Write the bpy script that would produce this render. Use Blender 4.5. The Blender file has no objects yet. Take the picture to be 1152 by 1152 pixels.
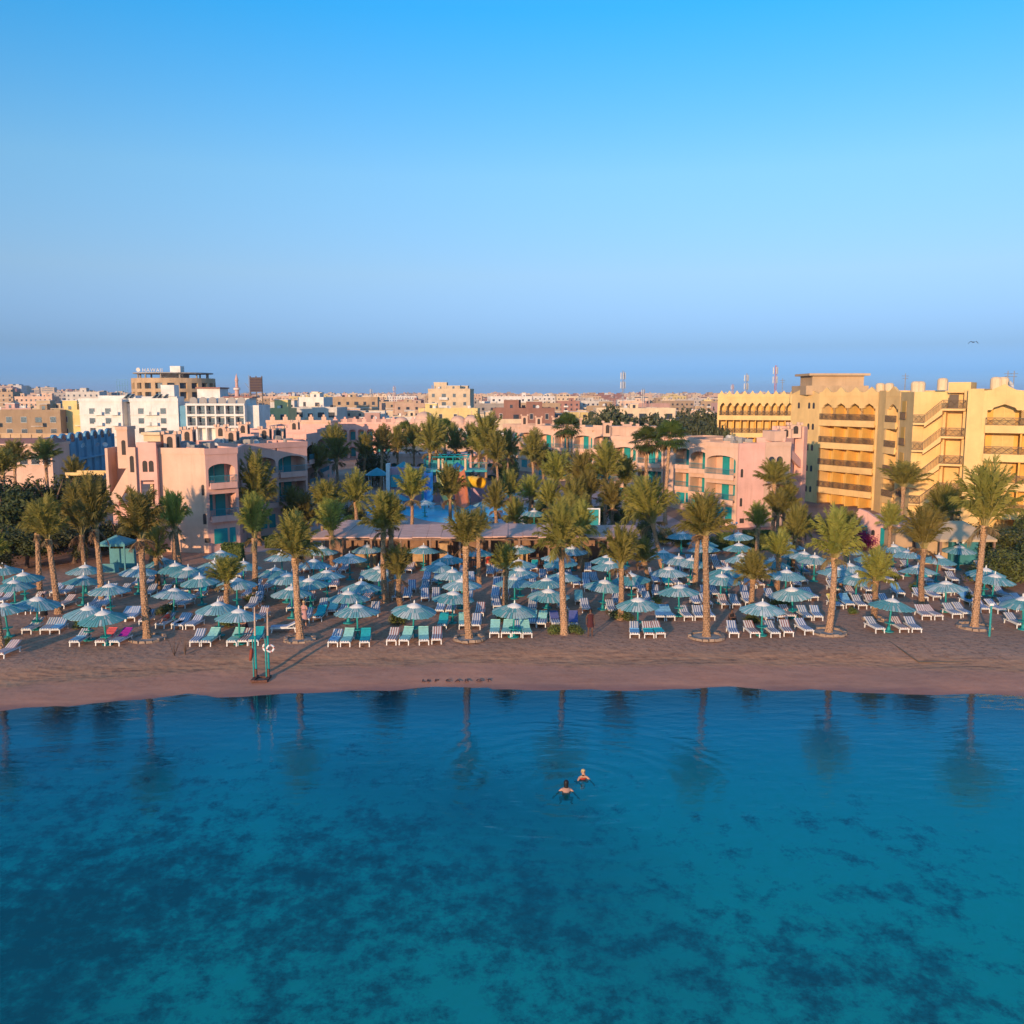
import bpy, math, random
from mathutils import Vector, Matrix
R = math.radians
sc = bpy.context.scene
COL = sc.collection
rnd = random.Random(7)

# ------------------------------------------------------------------ camera, sky, sun, exposure
CAM_H = 14.0; PITCH = R(7.33); FPX = 1018.0
cd = bpy.data.cameras.new('camera'); cam = bpy.data.objects.new('camera', cd); COL.objects.link(cam)
cam.location = (0, 0, CAM_H); cam.rotation_euler = (R(90) - PITCH, 0, 0)
cd.sensor_width = 36; cd.lens = 36 * FPX / 1152; cd.clip_start = 0.5; cd.clip_end = 30000
sc.camera = cam

SUN_EL = R(8.5); SUN_AZ = R(23)            # light travels towards +Y (inland) and +X
sd = bpy.data.lights.new('sun', 'SUN'); sun = bpy.data.objects.new('sun', sd); COL.objects.link(sun)
sd.energy = 3.0; sd.angle = R(0.6); sd.color = (1.0, 0.66, 0.38)
trav = Vector((math.sin(SUN_AZ) * math.cos(SUN_EL), math.cos(SUN_AZ) * math.cos(SUN_EL), -math.sin(SUN_EL)))
sun.rotation_euler = trav.to_track_quat('-Z', 'Y').to_euler()
sun.location = -trav * 200

world = bpy.data.worlds.new('World'); sc.world = world; world.use_nodes = True
nt = world.node_tree; nt.nodes.clear()
wo = nt.nodes.new('ShaderNodeOutputWorld'); bg = nt.nodes.new('ShaderNodeBackground')
sky = nt.nodes.new('ShaderNodeTexSky'); sky.sky_type = 'NISHITA'; sky.sun_disc = False
sky.sun_elevation = SUN_EL; sky.sun_rotation = SUN_AZ + math.pi
sky.altitude = 0; sky.air_density = 1.0; sky.dust_density = 0.6; sky.ozone_density = 3.0
bg.inputs['Strength'].default_value = 0.15
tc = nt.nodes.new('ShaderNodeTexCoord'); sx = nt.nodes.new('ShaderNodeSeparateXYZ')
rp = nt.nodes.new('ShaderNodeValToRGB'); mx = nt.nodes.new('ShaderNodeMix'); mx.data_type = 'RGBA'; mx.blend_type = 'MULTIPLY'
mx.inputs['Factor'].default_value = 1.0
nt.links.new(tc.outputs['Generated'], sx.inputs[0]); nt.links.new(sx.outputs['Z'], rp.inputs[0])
SKY_RAMP = [(0.0, (0.44, 0.80, 2.0)), (0.012, (0.34, 0.66, 1.72)), (0.024, (0.27, 0.54, 1.45)), (0.05, (0.335, 0.46, 0.90)), (0.127, (0.67, 0.67, 0.80)), (0.224, (0.70, 0.87, 0.92)), (0.37, (0.21, 0.96, 1.20)), (0.47, (0.30, 1.0, 1.30)), (0.62, (1.05, 1.45, 1.75)), (1.0, (1.3, 1.6, 1.8))]  # stops above the frame are raised to add fill light to shaded walls
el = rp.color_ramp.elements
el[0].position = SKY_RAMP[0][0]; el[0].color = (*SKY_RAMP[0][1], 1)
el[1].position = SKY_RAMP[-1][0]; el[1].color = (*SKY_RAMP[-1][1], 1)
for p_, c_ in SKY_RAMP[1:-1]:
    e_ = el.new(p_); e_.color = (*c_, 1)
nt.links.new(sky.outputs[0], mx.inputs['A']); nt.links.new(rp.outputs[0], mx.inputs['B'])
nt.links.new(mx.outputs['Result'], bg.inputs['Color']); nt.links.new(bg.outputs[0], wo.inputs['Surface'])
sc.view_settings.view_transform = 'Standard'; sc.view_settings.look = 'None'
sc.view_settings.exposure = 0.8; sc.view_settings.gamma = 1.0
sc.render.engine = 'CYCLES'; sc.cycles.max_bounces = 6; sc.cycles.transparent_max_bounces = 12
sc.cycles.use_denoising = True

# ------------------------------------------------------------------ pixel -> world helpers
_cp, _sp = math.cos(PITCH), math.sin(PITCH)
def ray(px, py):
    a = (px - 576) / FPX; b = (576 - py) / FPX
    return Vector((a, _cp + b * _sp, -_sp + b * _cp))
def G(px, py, z=0.0):
    d = ray(px, py); t = (z - CAM_H) / d.z
    return Vector((d.x * t, d.y * t, z))
def PY(px, py, Y):
    d = ray(px, py); t = Y / d.y
    return Vector((d.x * t, Y, CAM_H + d.z * t))
def XP(px, Y, z=0.0):
    return (px - 576) / FPX * (Y * _cp + (CAM_H - z) * _sp)

ONES = 'zeroth first second third fourth fifth sixth seventh eighth ninth tenth eleventh twelfth thirteenth fourteenth fifteenth sixteenth seventeenth eighteenth nineteenth'.split()
TENS = {2: 'twenty', 3: 'thirty', 4: 'forty', 5: 'fifty', 6: 'sixty', 7: 'seventy', 8: 'eighty', 9: 'ninety'}
TENTH = {2: 'twentieth', 3: 'thirtieth', 4: 'fortieth', 5: 'fiftieth', 6: 'sixtieth', 7: 'seventieth', 8: 'eightieth', 9: 'ninetieth'}
def ordn(i):
    if i < 20: return ONES[i]
    t, o = divmod(i, 10)
    return TENTH[t] if o == 0 else TENS[t] + '-' + ONES[o]
def order_phrase(i, n):
    """i counted from 1, from the left"""
    if i == 1: return 'leftmost'
    if i == n: return 'rightmost'
    if i <= (n + 1) // 2: return ordn(i) + ' from left'
    return ordn(n - i + 1) + ' from right'

# ------------------------------------------------------------------ mesh builder
class MB:
    def __init__(s): s.v = []; s.f = []; s.m = []; s.mi = 0
    def face(s, pts, mi=None):
        n = len(s.v); s.v.extend([tuple(p) for p in pts]); s.f.append(tuple(range(n, n + len(pts)))); s.m.append(s.mi if mi is None else mi)
    def box(s, x0, y0, z0, x1, y1, z1, mi=None):
        n = len(s.v); mi = s.mi if mi is None else mi
        s.v += [(x0,y0,z0),(x1,y0,z0),(x1,y1,z0),(x0,y1,z0),(x0,y0,z1),(x1,y0,z1),(x1,y1,z1),(x0,y1,z1)]
        for q in ((0,3,2,1),(4,5,6,7),(0,1,5,4),(1,2,6,5),(2,3,7,6),(3,0,4,7)):
            s.f.append(tuple(n + i for i in q)); s.m.append(mi)
    def hexa(s, b, t, mi=None):
        """8 corner solid: four bottom points, four top points, same winding (ccw from above)"""
        n = len(s.v); mi = s.mi if mi is None else mi
        s.v += [tuple(p) for p in b] + [tuple(p) for p in t]
        for q in ((0,3,2,1),(4,5,6,7),(0,1,5,4),(1,2,6,5),(2,3,7,6),(3,0,4,7)):
            s.f.append(tuple(n + i for i in q)); s.m.append(mi)
    def prism(s, pts, vec, mi=None):
        """extrude a planar polygon (3d pts) along vec"""
        n = len(s.v); k = len(pts); vec = Vector(vec); mi = s.mi if mi is None else mi
        s.v += [tuple(p) for p in pts] + [tuple(Vector(p) + vec) for p in pts]
        s.f.append(tuple(range(n, n + k))); s.m.append(mi)
        s.f.append(tuple(range(n + 2*k - 1, n + k - 1, -1))); s.m.append(mi)
        for i in range(k):
            j = (i + 1) % k
            s.f.append((n + j, n + i, n + k + i, n + k + j)); s.m.append(mi)
    def tube(s, pts, rad, n=6, mi=None, caps=True):
        pts = [Vector(p) for p in pts]; mi = s.mi if mi is None else mi
        if not hasattr(rad, '__len__'): rad = [rad] * len(pts)
        rings = []
        up = Vector((0, 0, 1))
        for i, p in enumerate(pts):
            t = (pts[min(i+1, len(pts)-1)] - pts[max(i-1, 0)]).normalized()
            a = t.cross(up)
            if a.length < 1e-3: a = t.cross(Vector((0, 1, 0)))
            a.normalize(); b = a.cross(t).normalized()
            st = len(s.v)
            for k in range(n):
                an = 2 * math.pi * k / n
                s.v.append(tuple(p + (a * math.cos(an) + b * math.sin(an)) * rad[i]))
            rings.append(st)
        for i in range(len(rings) - 1):
            for k in range(n):
                k2 = (k + 1) % n
                s.f.append((rings[i] + k, rings[i] + k2, rings[i+1] + k2, rings[i+1] + k)); s.m.append(mi)
        if caps:
            s.f.append(tuple(rings[0] + k for k in reversed(range(n)))); s.m.append(mi)
            s.f.append(tuple(rings[-1] + k for k in range(n))); s.m.append(mi)
    def lathe(s, prof, c=(0, 0, 0), n=16, mi=None, a0=0.0, a1=2 * math.pi):
        """prof: list of (r, z)"""
        mi = s.mi if mi is None else mi; full = abs(a1 - a0 - 2 * math.pi) < 1e-6
        m = n if full else n + 1; rings = []
        for r, z in prof:
            st = len(s.v); rings.append(st)
            for k in range(m):
                an = a0 + (a1 - a0) * k / n
                s.v.append((c[0] + r * math.cos(an), c[1] + r * math.sin(an), c[2] + z))
        for i in range(len(prof) - 1):
            for k in range(n):
                k2 = (k + 1) % m
                s.f.append((rings[i] + k, rings[i] + k2, rings[i+1] + k2, rings[i+1] + k)); s.m.append(mi)
    def mesh(s, name, mats, smooth=False):
        me = bpy.data.meshes.new(name); me.from_pydata(s.v, [], s.f)
        if not isinstance(mats, (list, tuple)): mats = [mats]
        for m in mats: me.materials.append(m)
        if any(s.m): me.polygons.foreach_set('material_index', s.m)
        if smooth: me.polygons.foreach_set('use_smooth', [True] * len(me.polygons))
        me.update(); return me
    def build(s, name, mats, parent=None, smooth=False):
        return obj(name, s.mesh(name, mats, smooth), parent)

def obj(name, data, parent=None, loc=None, rz=None, scale=None):
    o = bpy.data.objects.new(name, data); COL.objects.link(o)
    if parent: o.parent = parent
    if loc is not None: o.location = loc
    if rz is not None: o.rotation_euler = (0, 0, rz)
    if scale is not None: o.scale = scale
    return o
def tag(o, label=None, cat=None, group=None, kind=None):
    if label: o['label'] = label
    if cat: o['category'] = cat
    if group: o['group'] = group
    if kind: o['kind'] = kind
    return o
def empty(name, loc=(0, 0, 0), rz=0.0, label=None, cat=None, group=None):
    o = obj(name, None, None, loc, rz); o.empty_display_size = 0.3
    return tag(o, label, cat, group)
def copy_tree(o, parent=None):
    c = o.copy(); COL.objects.link(c); c.parent = parent
    for ch in list(o.children): copy_tree(ch, c)
    return c

# ------------------------------------------------------------------ materials
def new_mat(name):
    m = bpy.data.materials.new(name); m.use_nodes = True
    n = m.node_tree; b = n.nodes['Principled BSDF']
    return m, n, b
def N(n, t, **kw):
    x = n.nodes.new(t)
    for k, v in kw.items(): setattr(x, k, v)
    return x
def L(n, a, b): n.links.new(a, b)
def noise(n, scale, detail=4, rough=0.55, vec=None, dim='3D'):
    x = N(n, 'ShaderNodeTexNoise'); x.inputs['Scale'].default_value = scale; x.inputs['Detail'].default_value = detail; x.inputs['Roughness'].default_value = rough
    if vec is not None: L(n, vec, x.inputs['Vector'])
    return x
def ramp(n, fac, stops):
    r = N(n, 'ShaderNodeValToRGB'); e = r.color_ramp.elements
    e[0].position = stops[0][0]; e[0].color = (*stops[0][1], 1)
    e[1].position = stops[-1][0]; e[1].color = (*stops[-1][1], 1)
    for p, c in stops[1:-1]:
        k = e.new(p); k.color = (*c, 1)
    L(n, fac, r.inputs[0]); return r.outputs[0]
def mixc(n, fac, a, b, mode='MIX'):
    m = N(n, 'ShaderNodeMix', data_type='RGBA', blend_type=mode)
    for s_, v in (('Factor', fac), ('A', a), ('B', b)):
        if hasattr(v, 'is_output'): L(n, v, m.inputs[s_])
        elif s_ == 'Factor': m.inputs[s_].default_value = v
        else: m.inputs[s_].default_value = (*v, 1)
    return m.outputs['Result']
def mth(n, op, a, b=None, c=None):
    m = N(n, 'ShaderNodeMath', operation=op)
    for i, v in enumerate((a, b, c)):
        if v is None: continue
        if hasattr(v, 'is_output'): L(n, v, m.inputs[i])
        else: m.inputs[i].default_value = v
    return m.outputs[0]
def sc_(c, k): return tuple(min(1.0, x * k) for x in c)
def surf(name, col, rough=0.7, var=0.18, scale=1.2, bump=0.0, bscale=20.0, objvar=0.0, spec=0.3):
    """plain surface with blotchy weathering"""
    m, n, b = new_mat(name)
    tcn = N(n, 'ShaderNodeTexCoord')
    nz = noise(n, scale, 5, 0.6, tcn.outputs['Object'])
    c = ramp(n, nz.outputs[0], [(0.28, sc_(col, 1 - var)), (0.72, sc_(col, 1 + var))])
    if objvar:
        oi = N(n, 'ShaderNodeObjectInfo')
        hv = N(n, 'ShaderNodeHueSaturation'); L(n, c, hv.inputs['Color'])
        L(n, mth(n, 'MULTIPLY_ADD', oi.outputs['Random'], 2 * objvar, 1 - objvar), hv.inputs['Value'])
        c = hv.outputs[0]
    L(n, c, b.inputs['Base Color']); b.inputs['Roughness'].default_value = rough
    b.inputs['Specular IOR Level'].default_value = spec
    if bump:
        n2 = noise(n, bscale, 4, 0.6, tcn.outputs['Object'])
        bp = N(n, 'ShaderNodeBump'); bp.inputs['Strength'].default_value = bump; bp.inputs['Distance'].default_value = 0.03
        L(n, n2.outputs[0], bp.inputs['Height']); L(n, bp.outputs[0], b.inputs['Normal'])
    return m
def plaster(name, col, stain=(0.6, 0.55, 0.5), amt=0.5, objvar=0.0):
    """render coat: broad blotches, rain streaks down the wall, fine bump"""
    m, n, b = new_mat(name)
    tcn = N(n, 'ShaderNodeTexCoord'); mp = N(n, 'ShaderNodeMapping'); mp.inputs['Scale'].default_value = (1.6, 1.6, 0.12)
    L(n, tcn.outputs['Object'], mp.inputs['Vector'])
    nz = noise(n, 0.35, 5, 0.6, tcn.outputs['Object'])
    c = ramp(n, nz.outputs[0], [(0.3, sc_(col, 0.82)), (0.7, sc_(col, 1.12))])
    st = noise(n, 1.3, 6, 0.7, mp.outputs[0])
    f = ramp(n, st.outputs[0], [(0.52, (0, 0, 0)), (0.78, (amt, amt, amt))])
    sepf = N(n, 'ShaderNodeSeparateColor'); L(n, f, sepf.inputs[0])
    c = mixc(n, sepf.outputs[0], c, mixc(n, 1.0, c, stain, 'MULTIPLY'))
    if objvar:
        oi = N(n, 'ShaderNodeObjectInfo'); hv = N(n, 'ShaderNodeHueSaturation'); L(n, c, hv.inputs['Color'])
        L(n, mth(n, 'MULTIPLY_ADD', oi.outputs['Random'], 2 * objvar, 1 - objvar), hv.inputs['Value']); c = hv.outputs[0]
    L(n, c, b.inputs['Base Color']); b.inputs['Roughness'].default_value = 0.9; b.inputs['Specular IOR Level'].default_value = 0.15
    n2 = noise(n, 14, 5, 0.65, tcn.outputs['Object'])
    bp = N(n, 'ShaderNodeBump'); bp.inputs['Strength'].default_value = 0.25; bp.inputs['Distance'].default_value = 0.02
    L(n, n2.outputs[0], bp.inputs['Height']); L(n, bp.outputs[0], b.inputs['Normal'])
    return m
def leafmat(name, c1, c2, trans=0.25, scale=0.9, objvar=0.15):
    m, n, b = new_mat(name)
    tcn = N(n, 'ShaderNodeTexCoord'); nz = noise(n, scale, 4, 0.7, tcn.outputs['Object'])
    c = ramp(n, nz.outputs[0], [(0.32, c1), (0.68, c2)])
    oi = N(n, 'ShaderNodeObjectInfo'); hv = N(n, 'ShaderNodeHueSaturation'); L(n, c, hv.inputs['Color'])
    L(n, mth(n, 'MULTIPLY_ADD', oi.outputs['Random'], 2 * objvar, 1 - objvar), hv.inputs['Value'])
    L(n, mth(n, 'MULTIPLY_ADD', oi.outputs['Random'], 0.04, 0.48), hv.inputs['Hue'])
    c = hv.outputs[0]
    L(n, c, b.inputs['Base Color']); b.inputs['Roughness'].default_value = 0.55; b.inputs['Specular IOR Level'].default_value = 0.25
    t = N(n, 'ShaderNodeBsdfTranslucent'); L(n, c, t.inputs['Color'])
    ms = N(n, 'ShaderNodeMixShader'); ms.inputs[0].default_value = trans
    out = n.nodes['Material Output']
    L(n, b.outputs[0], ms.inputs[1]); L(n, t.outputs[0], ms.inputs[2]); L(n, ms.outputs[0], out.inputs['Surface'])
    return m

M = {}
M['peach'] = plaster('peach_render', (0.66, 0.42, 0.30))
M['pink'] = plaster('pink_render', (0.72, 0.40, 0.32))
M['cream'] = plaster('cream_render', (0.70, 0.52, 0.33))
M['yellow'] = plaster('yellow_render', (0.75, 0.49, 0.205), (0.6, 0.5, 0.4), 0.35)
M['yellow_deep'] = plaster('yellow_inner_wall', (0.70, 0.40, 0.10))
M['white'] = plaster('white_render', (0.72, 0.68, 0.62))
M['tan'] = plaster('tan_render', (0.50, 0.34, 0.20))
M['brick'] = plaster('red_brick', (0.34, 0.16, 0.12))
M['bluewall'] = plaster('blue_render', (0.15, 0.33, 0.44))
M['grey'] = plaster('grey_concrete', (0.34, 0.31, 0.28))
M['roofdirt'] = surf('dusty_roof', (0.42, 0.31, 0.23), 0.95, 0.3, 0.5)
M['teal'] = surf('teal_paint', (0.015, 0.26, 0.27), 0.5, 0.2, 1.0)
M['tealrail'] = surf('teal_railing_paint', (0.05, 0.22, 0.26), 0.5, 0.2, 1.0)
def bark_mat(name, col):
    m, n, b = new_mat(name)
    tcn = N(n, 'ShaderNodeTexCoord'); mp = N(n, 'ShaderNodeMapping'); mp.inputs['Scale'].default_value = (1, 1, 7); L(n, tcn.outputs['Object'], mp.inputs['Vector'])
    vo = N(n, 'ShaderNodeTexVoronoi'); vo.inputs['Scale'].default_value = 6.5; L(n, mp.outputs[0], vo.inputs['Vector'])
    nz = noise(n, 5, 5, .7, mp.outputs[0])
    c = ramp(n, vo.outputs['Distance'], [(.12, sc_(col, 1.35)), (.55, col), (.85, sc_(col, .42))])
    c = mixc(n, .45, c, ramp(n, nz.outputs[0], [(.3, sc_(col, .55)), (.7, sc_(col, 1.35))]))
    oi = N(n, 'ShaderNodeObjectInfo'); hv = N(n, 'ShaderNodeHueSaturation'); L(n, c, hv.inputs['Color']); L(n, mth(n, 'MULTIPLY_ADD', oi.outputs['Random'], .3, .85), hv.inputs['Value'])
    L(n, hv.outputs[0], b.inputs['Base Color']); b.inputs['Roughness'].default_value = .95; b.inputs['Specular IOR Level'].default_value = .15
    bp = N(n, 'ShaderNodeBump'); bp.inputs['Strength'].default_value = 1.0; bp.inputs['Distance'].default_value = .08; bp.invert = True
    L(n, vo.outputs['Distance'], bp.inputs['Height']); L(n, bp.outputs[0], b.inputs['Normal']); return m
M['window'] = surf('window_glass', (0.035, 0.04, 0.05), 0.12, 0.3, 2.0, spec=0.6)
M['dark'] = surf('dark_opening', (0.05, 0.04, 0.035), 0.8)
M['iron'] = surf('brown_iron', (0.13, 0.09, 0.06), 0.6)
M['whitepaint'] = surf('white_paint', (0.72, 0.70, 0.66), 0.5, 0.1, 3.0)
M['stone'] = surf('edging_stone', (0.30, 0.21, 0.15), 0.9, 0.35, 3.0, 0.6, 12)
M['wood'] = surf('weathered_wood', (0.24, 0.14, 0.09), 0.85, 0.3, 2.0, 0.4, 15)
M['metal'] = surf('grey_metal', (0.25, 0.25, 0.27), 0.45, 0.15, 2.0)
M['redwhite'] = surf('red_mast_paint', (0.45, 0.12, 0.08), 0.5)
# ------------------------------------------------------------------ the setting: beach, sea floor, water
WZ = -0.6
_sh = [G(px, py, WZ) for px, py in ((-60, 806), (0, 800), (100, 793), (200, 785.5), (300, 780.5), (400, 777), (576, 775.5), (700, 775.5), (900, 777), (1050, 780), (1152, 784), (1220, 788))]
def Ys(x):
    if x <= _sh[0].x: return _sh[0].y
    for a, b in zip(_sh, _sh[1:]):
        if x <= b.x: return a.y + (b.y - a.y) * (x - a.x) / (b.x - a.x)
    return _sh[-1].y
def zprof(d):
    P = [(-400, -9), (-60, -4.5), (-30, -3.2), (-12, -1.9), (-4, -1.05), (0, WZ), (1.2, -0.50), (3, -0.36), (4.2, -0.30), (5.2, -0.14), (7, -0.02), (9, 0), (1e9, 0)]
    for a, b in zip(P, P[1:]):
        if d <= b[0]: return a[1] + (b[1] - a[1]) * (d - a[0]) / (b[0] - a[0])
def sheet(name, xs, ds, mat):
    vs = []; fs = []; at = []
    for d in ds:
        for x in xs:
            u = 0.0
            if -0.5 < d < 60: u = 0.035 * math.sin(x * 1.3 + d * 0.6) * math.sin(d * 1.7 + x * 0.35) + 0.03 * math.sin(x * 0.41 - d * 0.9)
            if d > 9: u *= 0.4
            vs.append((x, Ys(x) + d, zprof(d) + u)); at.append(d)
    k = len(xs)
    for j in range(len(ds) - 1):
        for i in range(k - 1):
            fs.append((j*k + i, j*k + i + 1, (j+1)*k + i + 1, (j+1)*k + i))
    me = bpy.data.meshes.new(name); me.from_pydata(vs, [], fs); me.materials.append(mat)
    a = me.attributes.new('shore', 'FLOAT', 'POINT'); a.data.foreach_set('value', at)
    me.polygons.foreach_set('use_smooth', [True] * len(fs)); me.update()
    return tag(obj(name, me), kind='structure')
XS = [-6200, -3000, -1000, -400, -200, -120] + [x * 1.0 for x in range(-80, 81)] + [120, 200, 400, 1000, 3000, 6200]

def sand_mat():
    m, n, b = new_mat('beach_sand')
    at = N(n, 'ShaderNodeAttribute', attribute_name='shore'); tcn = N(n, 'ShaderNodeTexCoord'); P = tcn.outputs['Object']
    big = noise(n, 0.10, 5, 0.6, P); mid = noise(n, 0.9, 6, 0.65, P); fine = noise(n, 9, 4, 0.7, P)
    c = ramp(n, mid.outputs[0], [(0.3, (0.36, 0.175, 0.098)), (0.55, (0.49, 0.242, 0.135)), (0.75, (0.60, 0.31, 0.175))])
    c = mixc(n, 0.35, c, ramp(n, big.outputs[0], [(0.3, (0.33, 0.17, 0.115)), (0.7, (0.52, 0.28, 0.19))]))
    c = mixc(n, 0.35, c, ramp(n, fine.outputs[0], [(0.3, (0.30, 0.15, 0.09)), (0.7, (0.60, 0.34, 0.205))]))
    spots = noise(n, 3.2, 5, 0.8, P)
    ss = ramp(n, spots.outputs[0], [(0.36, (0.45, 0.40, 0.38)), (0.50, (1, 1, 1)), (1.0, (1, 1, 1))])
    c = mixc(n, 0.8, c, mixc(n, 1.0, c, ss, 'MULTIPLY'))
    # warped distance from the water's edge
    wv = noise(n, 0.25, 4, 0.6, P)
    d = mth(n, 'ADD', at.outputs['Fac'], mth(n, 'MULTIPLY_ADD', wv.outputs[0], 2.0, -1.0))
    # strand line: coarse ochre grit and weed
    band = ramp(n, mth(n, 'DIVIDE', d, 10.0), [(0.27, (0, 0, 0)), (0.36, (1, 1, 1)), (0.46, (1, 1, 1)), (0.62, (0, 0, 0))])
    sb = N(n, 'ShaderNodeSeparateColor'); L(n, band, sb.inputs[0])
    mpw = N(n, 'ShaderNodeMapping'); mpw.inputs['Scale'].default_value = (0.35, 1.6, 1); L(n, P, mpw.inputs['Vector'])
    grit = noise(n, 2.2, 7, 0.75, mpw.outputs[0])
    gcol = ramp(n, grit.outputs[0], [(0.36, (0.13, 0.065, 0.04)), (0.46, (0.40, 0.19, 0.10)), (0.7, (0.60, 0.31, 0.16))])
    c = mixc(n, mth(n, 'MULTIPLY', sb.outputs[0], 0.8), c, gcol)
    # wet sand close to the water
    wet = ramp(n, mth(n, 'DIVIDE', d, 10.0), [(0.05, (1, 1, 1)), (0.30, (0.7, 0.7, 0.7)), (0.36, (0, 0, 0))])
    sw = N(n, 'ShaderNodeSeparateColor'); L(n, wet, sw.inputs[0])
    mpz = N(n, 'ShaderNodeMapping'); mpz.inputs['Scale'].default_value = (0.25, 1.2, 1); L(n, P, mpz.inputs['Vector'])
    wz = noise(n, 1.6, 6, 0.7, mpz.outputs[0])
    c = mixc(n, mth(n, 'MULTIPLY', sw.outputs[0], 0.88), c, ramp(n, wz.outputs[0], [(0.32, (0.42, 0.17, 0.095)), (0.68, (0.58, 0.255, 0.15))]))
    edge = N(n, 'ShaderNodeMapRange'); edge.inputs['From Min'].default_value = 0.75; edge.inputs['From Max'].default_value = 0.1; L(n, d, edge.inputs['Value'])
    c = mixc(n, mth(n, 'MULTIPLY', edge.outputs[0], 0.6), c, (0.20, 0.10, 0.09))
    # soil and dusty ground inland, then the pale desert of the town
    inl = ramp(n, mth(n, 'DIVIDE', at.outputs['Fac'], 200.0), [(0.20, (0, 0, 0)), (0.26, (1, 1, 1))])
    si = N(n, 'ShaderNodeSeparateColor'); L(n, inl, si.inputs[0])
    c = mixc(n, si.outputs[0], c, ramp(n, big.outputs[0], [(0.35, (0.22, 0.13, 0.085)), (0.65, (0.40, 0.24, 0.16))]))
    uw = N(n, 'ShaderNodeMapRange'); uw.inputs['From Min'].default_value = -0.4; uw.inputs['From Max'].default_value = -3.6; L(n, at.outputs['Fac'], uw.inputs['Value'])
    c = mixc(n, uw.outputs[0], c, (0.66, 0.83, 0.65))      # pale coral sand under water
    L(n, c, b.inputs['Base Color'])
    L(n, mth(n, 'MULTIPLY_ADD', sw.outputs[0], -0.3, 0.95), b.inputs['Roughness'])
    b.inputs['Specular IOR Level'].default_value = 0.25
    # footprints and raking
    vo = N(n, 'ShaderNodeTexVoronoi'); vo.inputs['Scale'].default_value = 2.6; L(n, P, vo.inputs['Vector'])
    h = mth(n, 'ADD', mth(n, 'MULTIPLY', mid.outputs[0], 0.9), mth(n, 'MULTIPLY', vo.outputs['Distance'], 0.85))
    h = mth(n, 'ADD', h, mth(n, 'MULTIPLY', fine.outputs[0], 0.25))
    h = mth(n, 'MULTIPLY', h, mth(n, 'MULTIPLY_ADD', sw.outputs[0], -0.85, 1.0))
    bp = N(n, 'ShaderNodeBump'); bp.inputs['Strength'].default_value = 0.42; bp.inputs['Distance'].default_value = 0.07
    L(n, h, bp.inputs['Height']); L(n, bp.outputs[0], b.inputs['Normal'])
    return m
sheet('beach_ground', XS, [-4, -3, -2, -1.2, -0.6, 0, 0.4, 0.8, 1.2, 1.8, 2.4, 3, 3.6, 4.2, 4.7, 5.2, 6, 7, 8, 9, 10.5, 12, 14, 16, 18, 21, 24, 28, 32, 38, 45, 60, 90, 150, 300, 800, 2500, 6200], sand_mat())

def seabed_mat():
    m, n, b = new_mat('sea_floor_sand_and_weed')
    tcn = N(n, 'ShaderNodeTexCoord'); P = tcn.outputs['Object']; at = N(n, 'ShaderNodeAttribute', attribute_name='shore')
    a = noise(n, 0.13, 3, 0.55, P); p = noise(n, 0.95, 7, 0.75, P); q = noise(n, 3.0, 4, 0.6, P)
    f = mth(n, 'ADD', mth(n, 'MULTIPLY', a.outputs[0], 0.62), mth(n, 'MULTIPLY', p.outputs[0], 1.35))
    f = mth(n, 'ADD', f, mth(n, 'MULTIPLY', q.outputs[0], 0.22))
    # less weed in the shallows, thicker towards the left of the bay
    sxy = N(n, 'ShaderNodeSeparateXYZ'); L(n, P, sxy.inputs[0])
    f = mth(n, 'SUBTRACT', f, mth(n, 'MULTIPLY', mth(n, 'MAXIMUM', mth(n, 'ADD', at.outputs['Fac'], 16.0), 0.0), 0.022))
    f = mth(n, 'SUBTRACT', f, mth(n, 'MULTIPLY', sxy.outputs['X'], 0.0065))
    sand = ramp(n, q.outputs[0], [(0.3, (0.66, 0.92, 0.70)), (0.7, (0.80, 0.97, 0.80))])
    c = mixc(n, ramp_f(n, f, 0.98, 1.16), sand, (0.20, 0.40, 0.38))      # thin weed, then dense weed
    c = mixc(n, ramp_f(n, f, 1.12, 1.30), c, (0.012, 0.06, 0.09))
    deep = noise(n, 0.055, 2, 0.5, P); c = mixc(n, ramp_f(n, mth(n, 'SUBTRACT', deep.outputs[0], mth(n, 'MULTIPLY', sxy.outputs['X'], 0.004)), 0.48, 0.72), c, (0.05, 0.19, 0.25))
    L(n, c, b.inputs['Base Color']); b.inputs['Roughness'].default_value = 0.95
    return m
def ramp_f(n, f, a, b_):
    x = N(n, 'ShaderNodeMapRange'); x.inputs['From Min'].default_value = a; x.inputs['From Max'].default_value = b_
    L(n, f, x.inputs['Value']); return x.outputs[0]
sheet('sea_floor', XS, [-400, -200, -100, -60, -40, -30, -24, -20, -16, -12, -9, -6, -4], seabed_mat())

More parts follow.
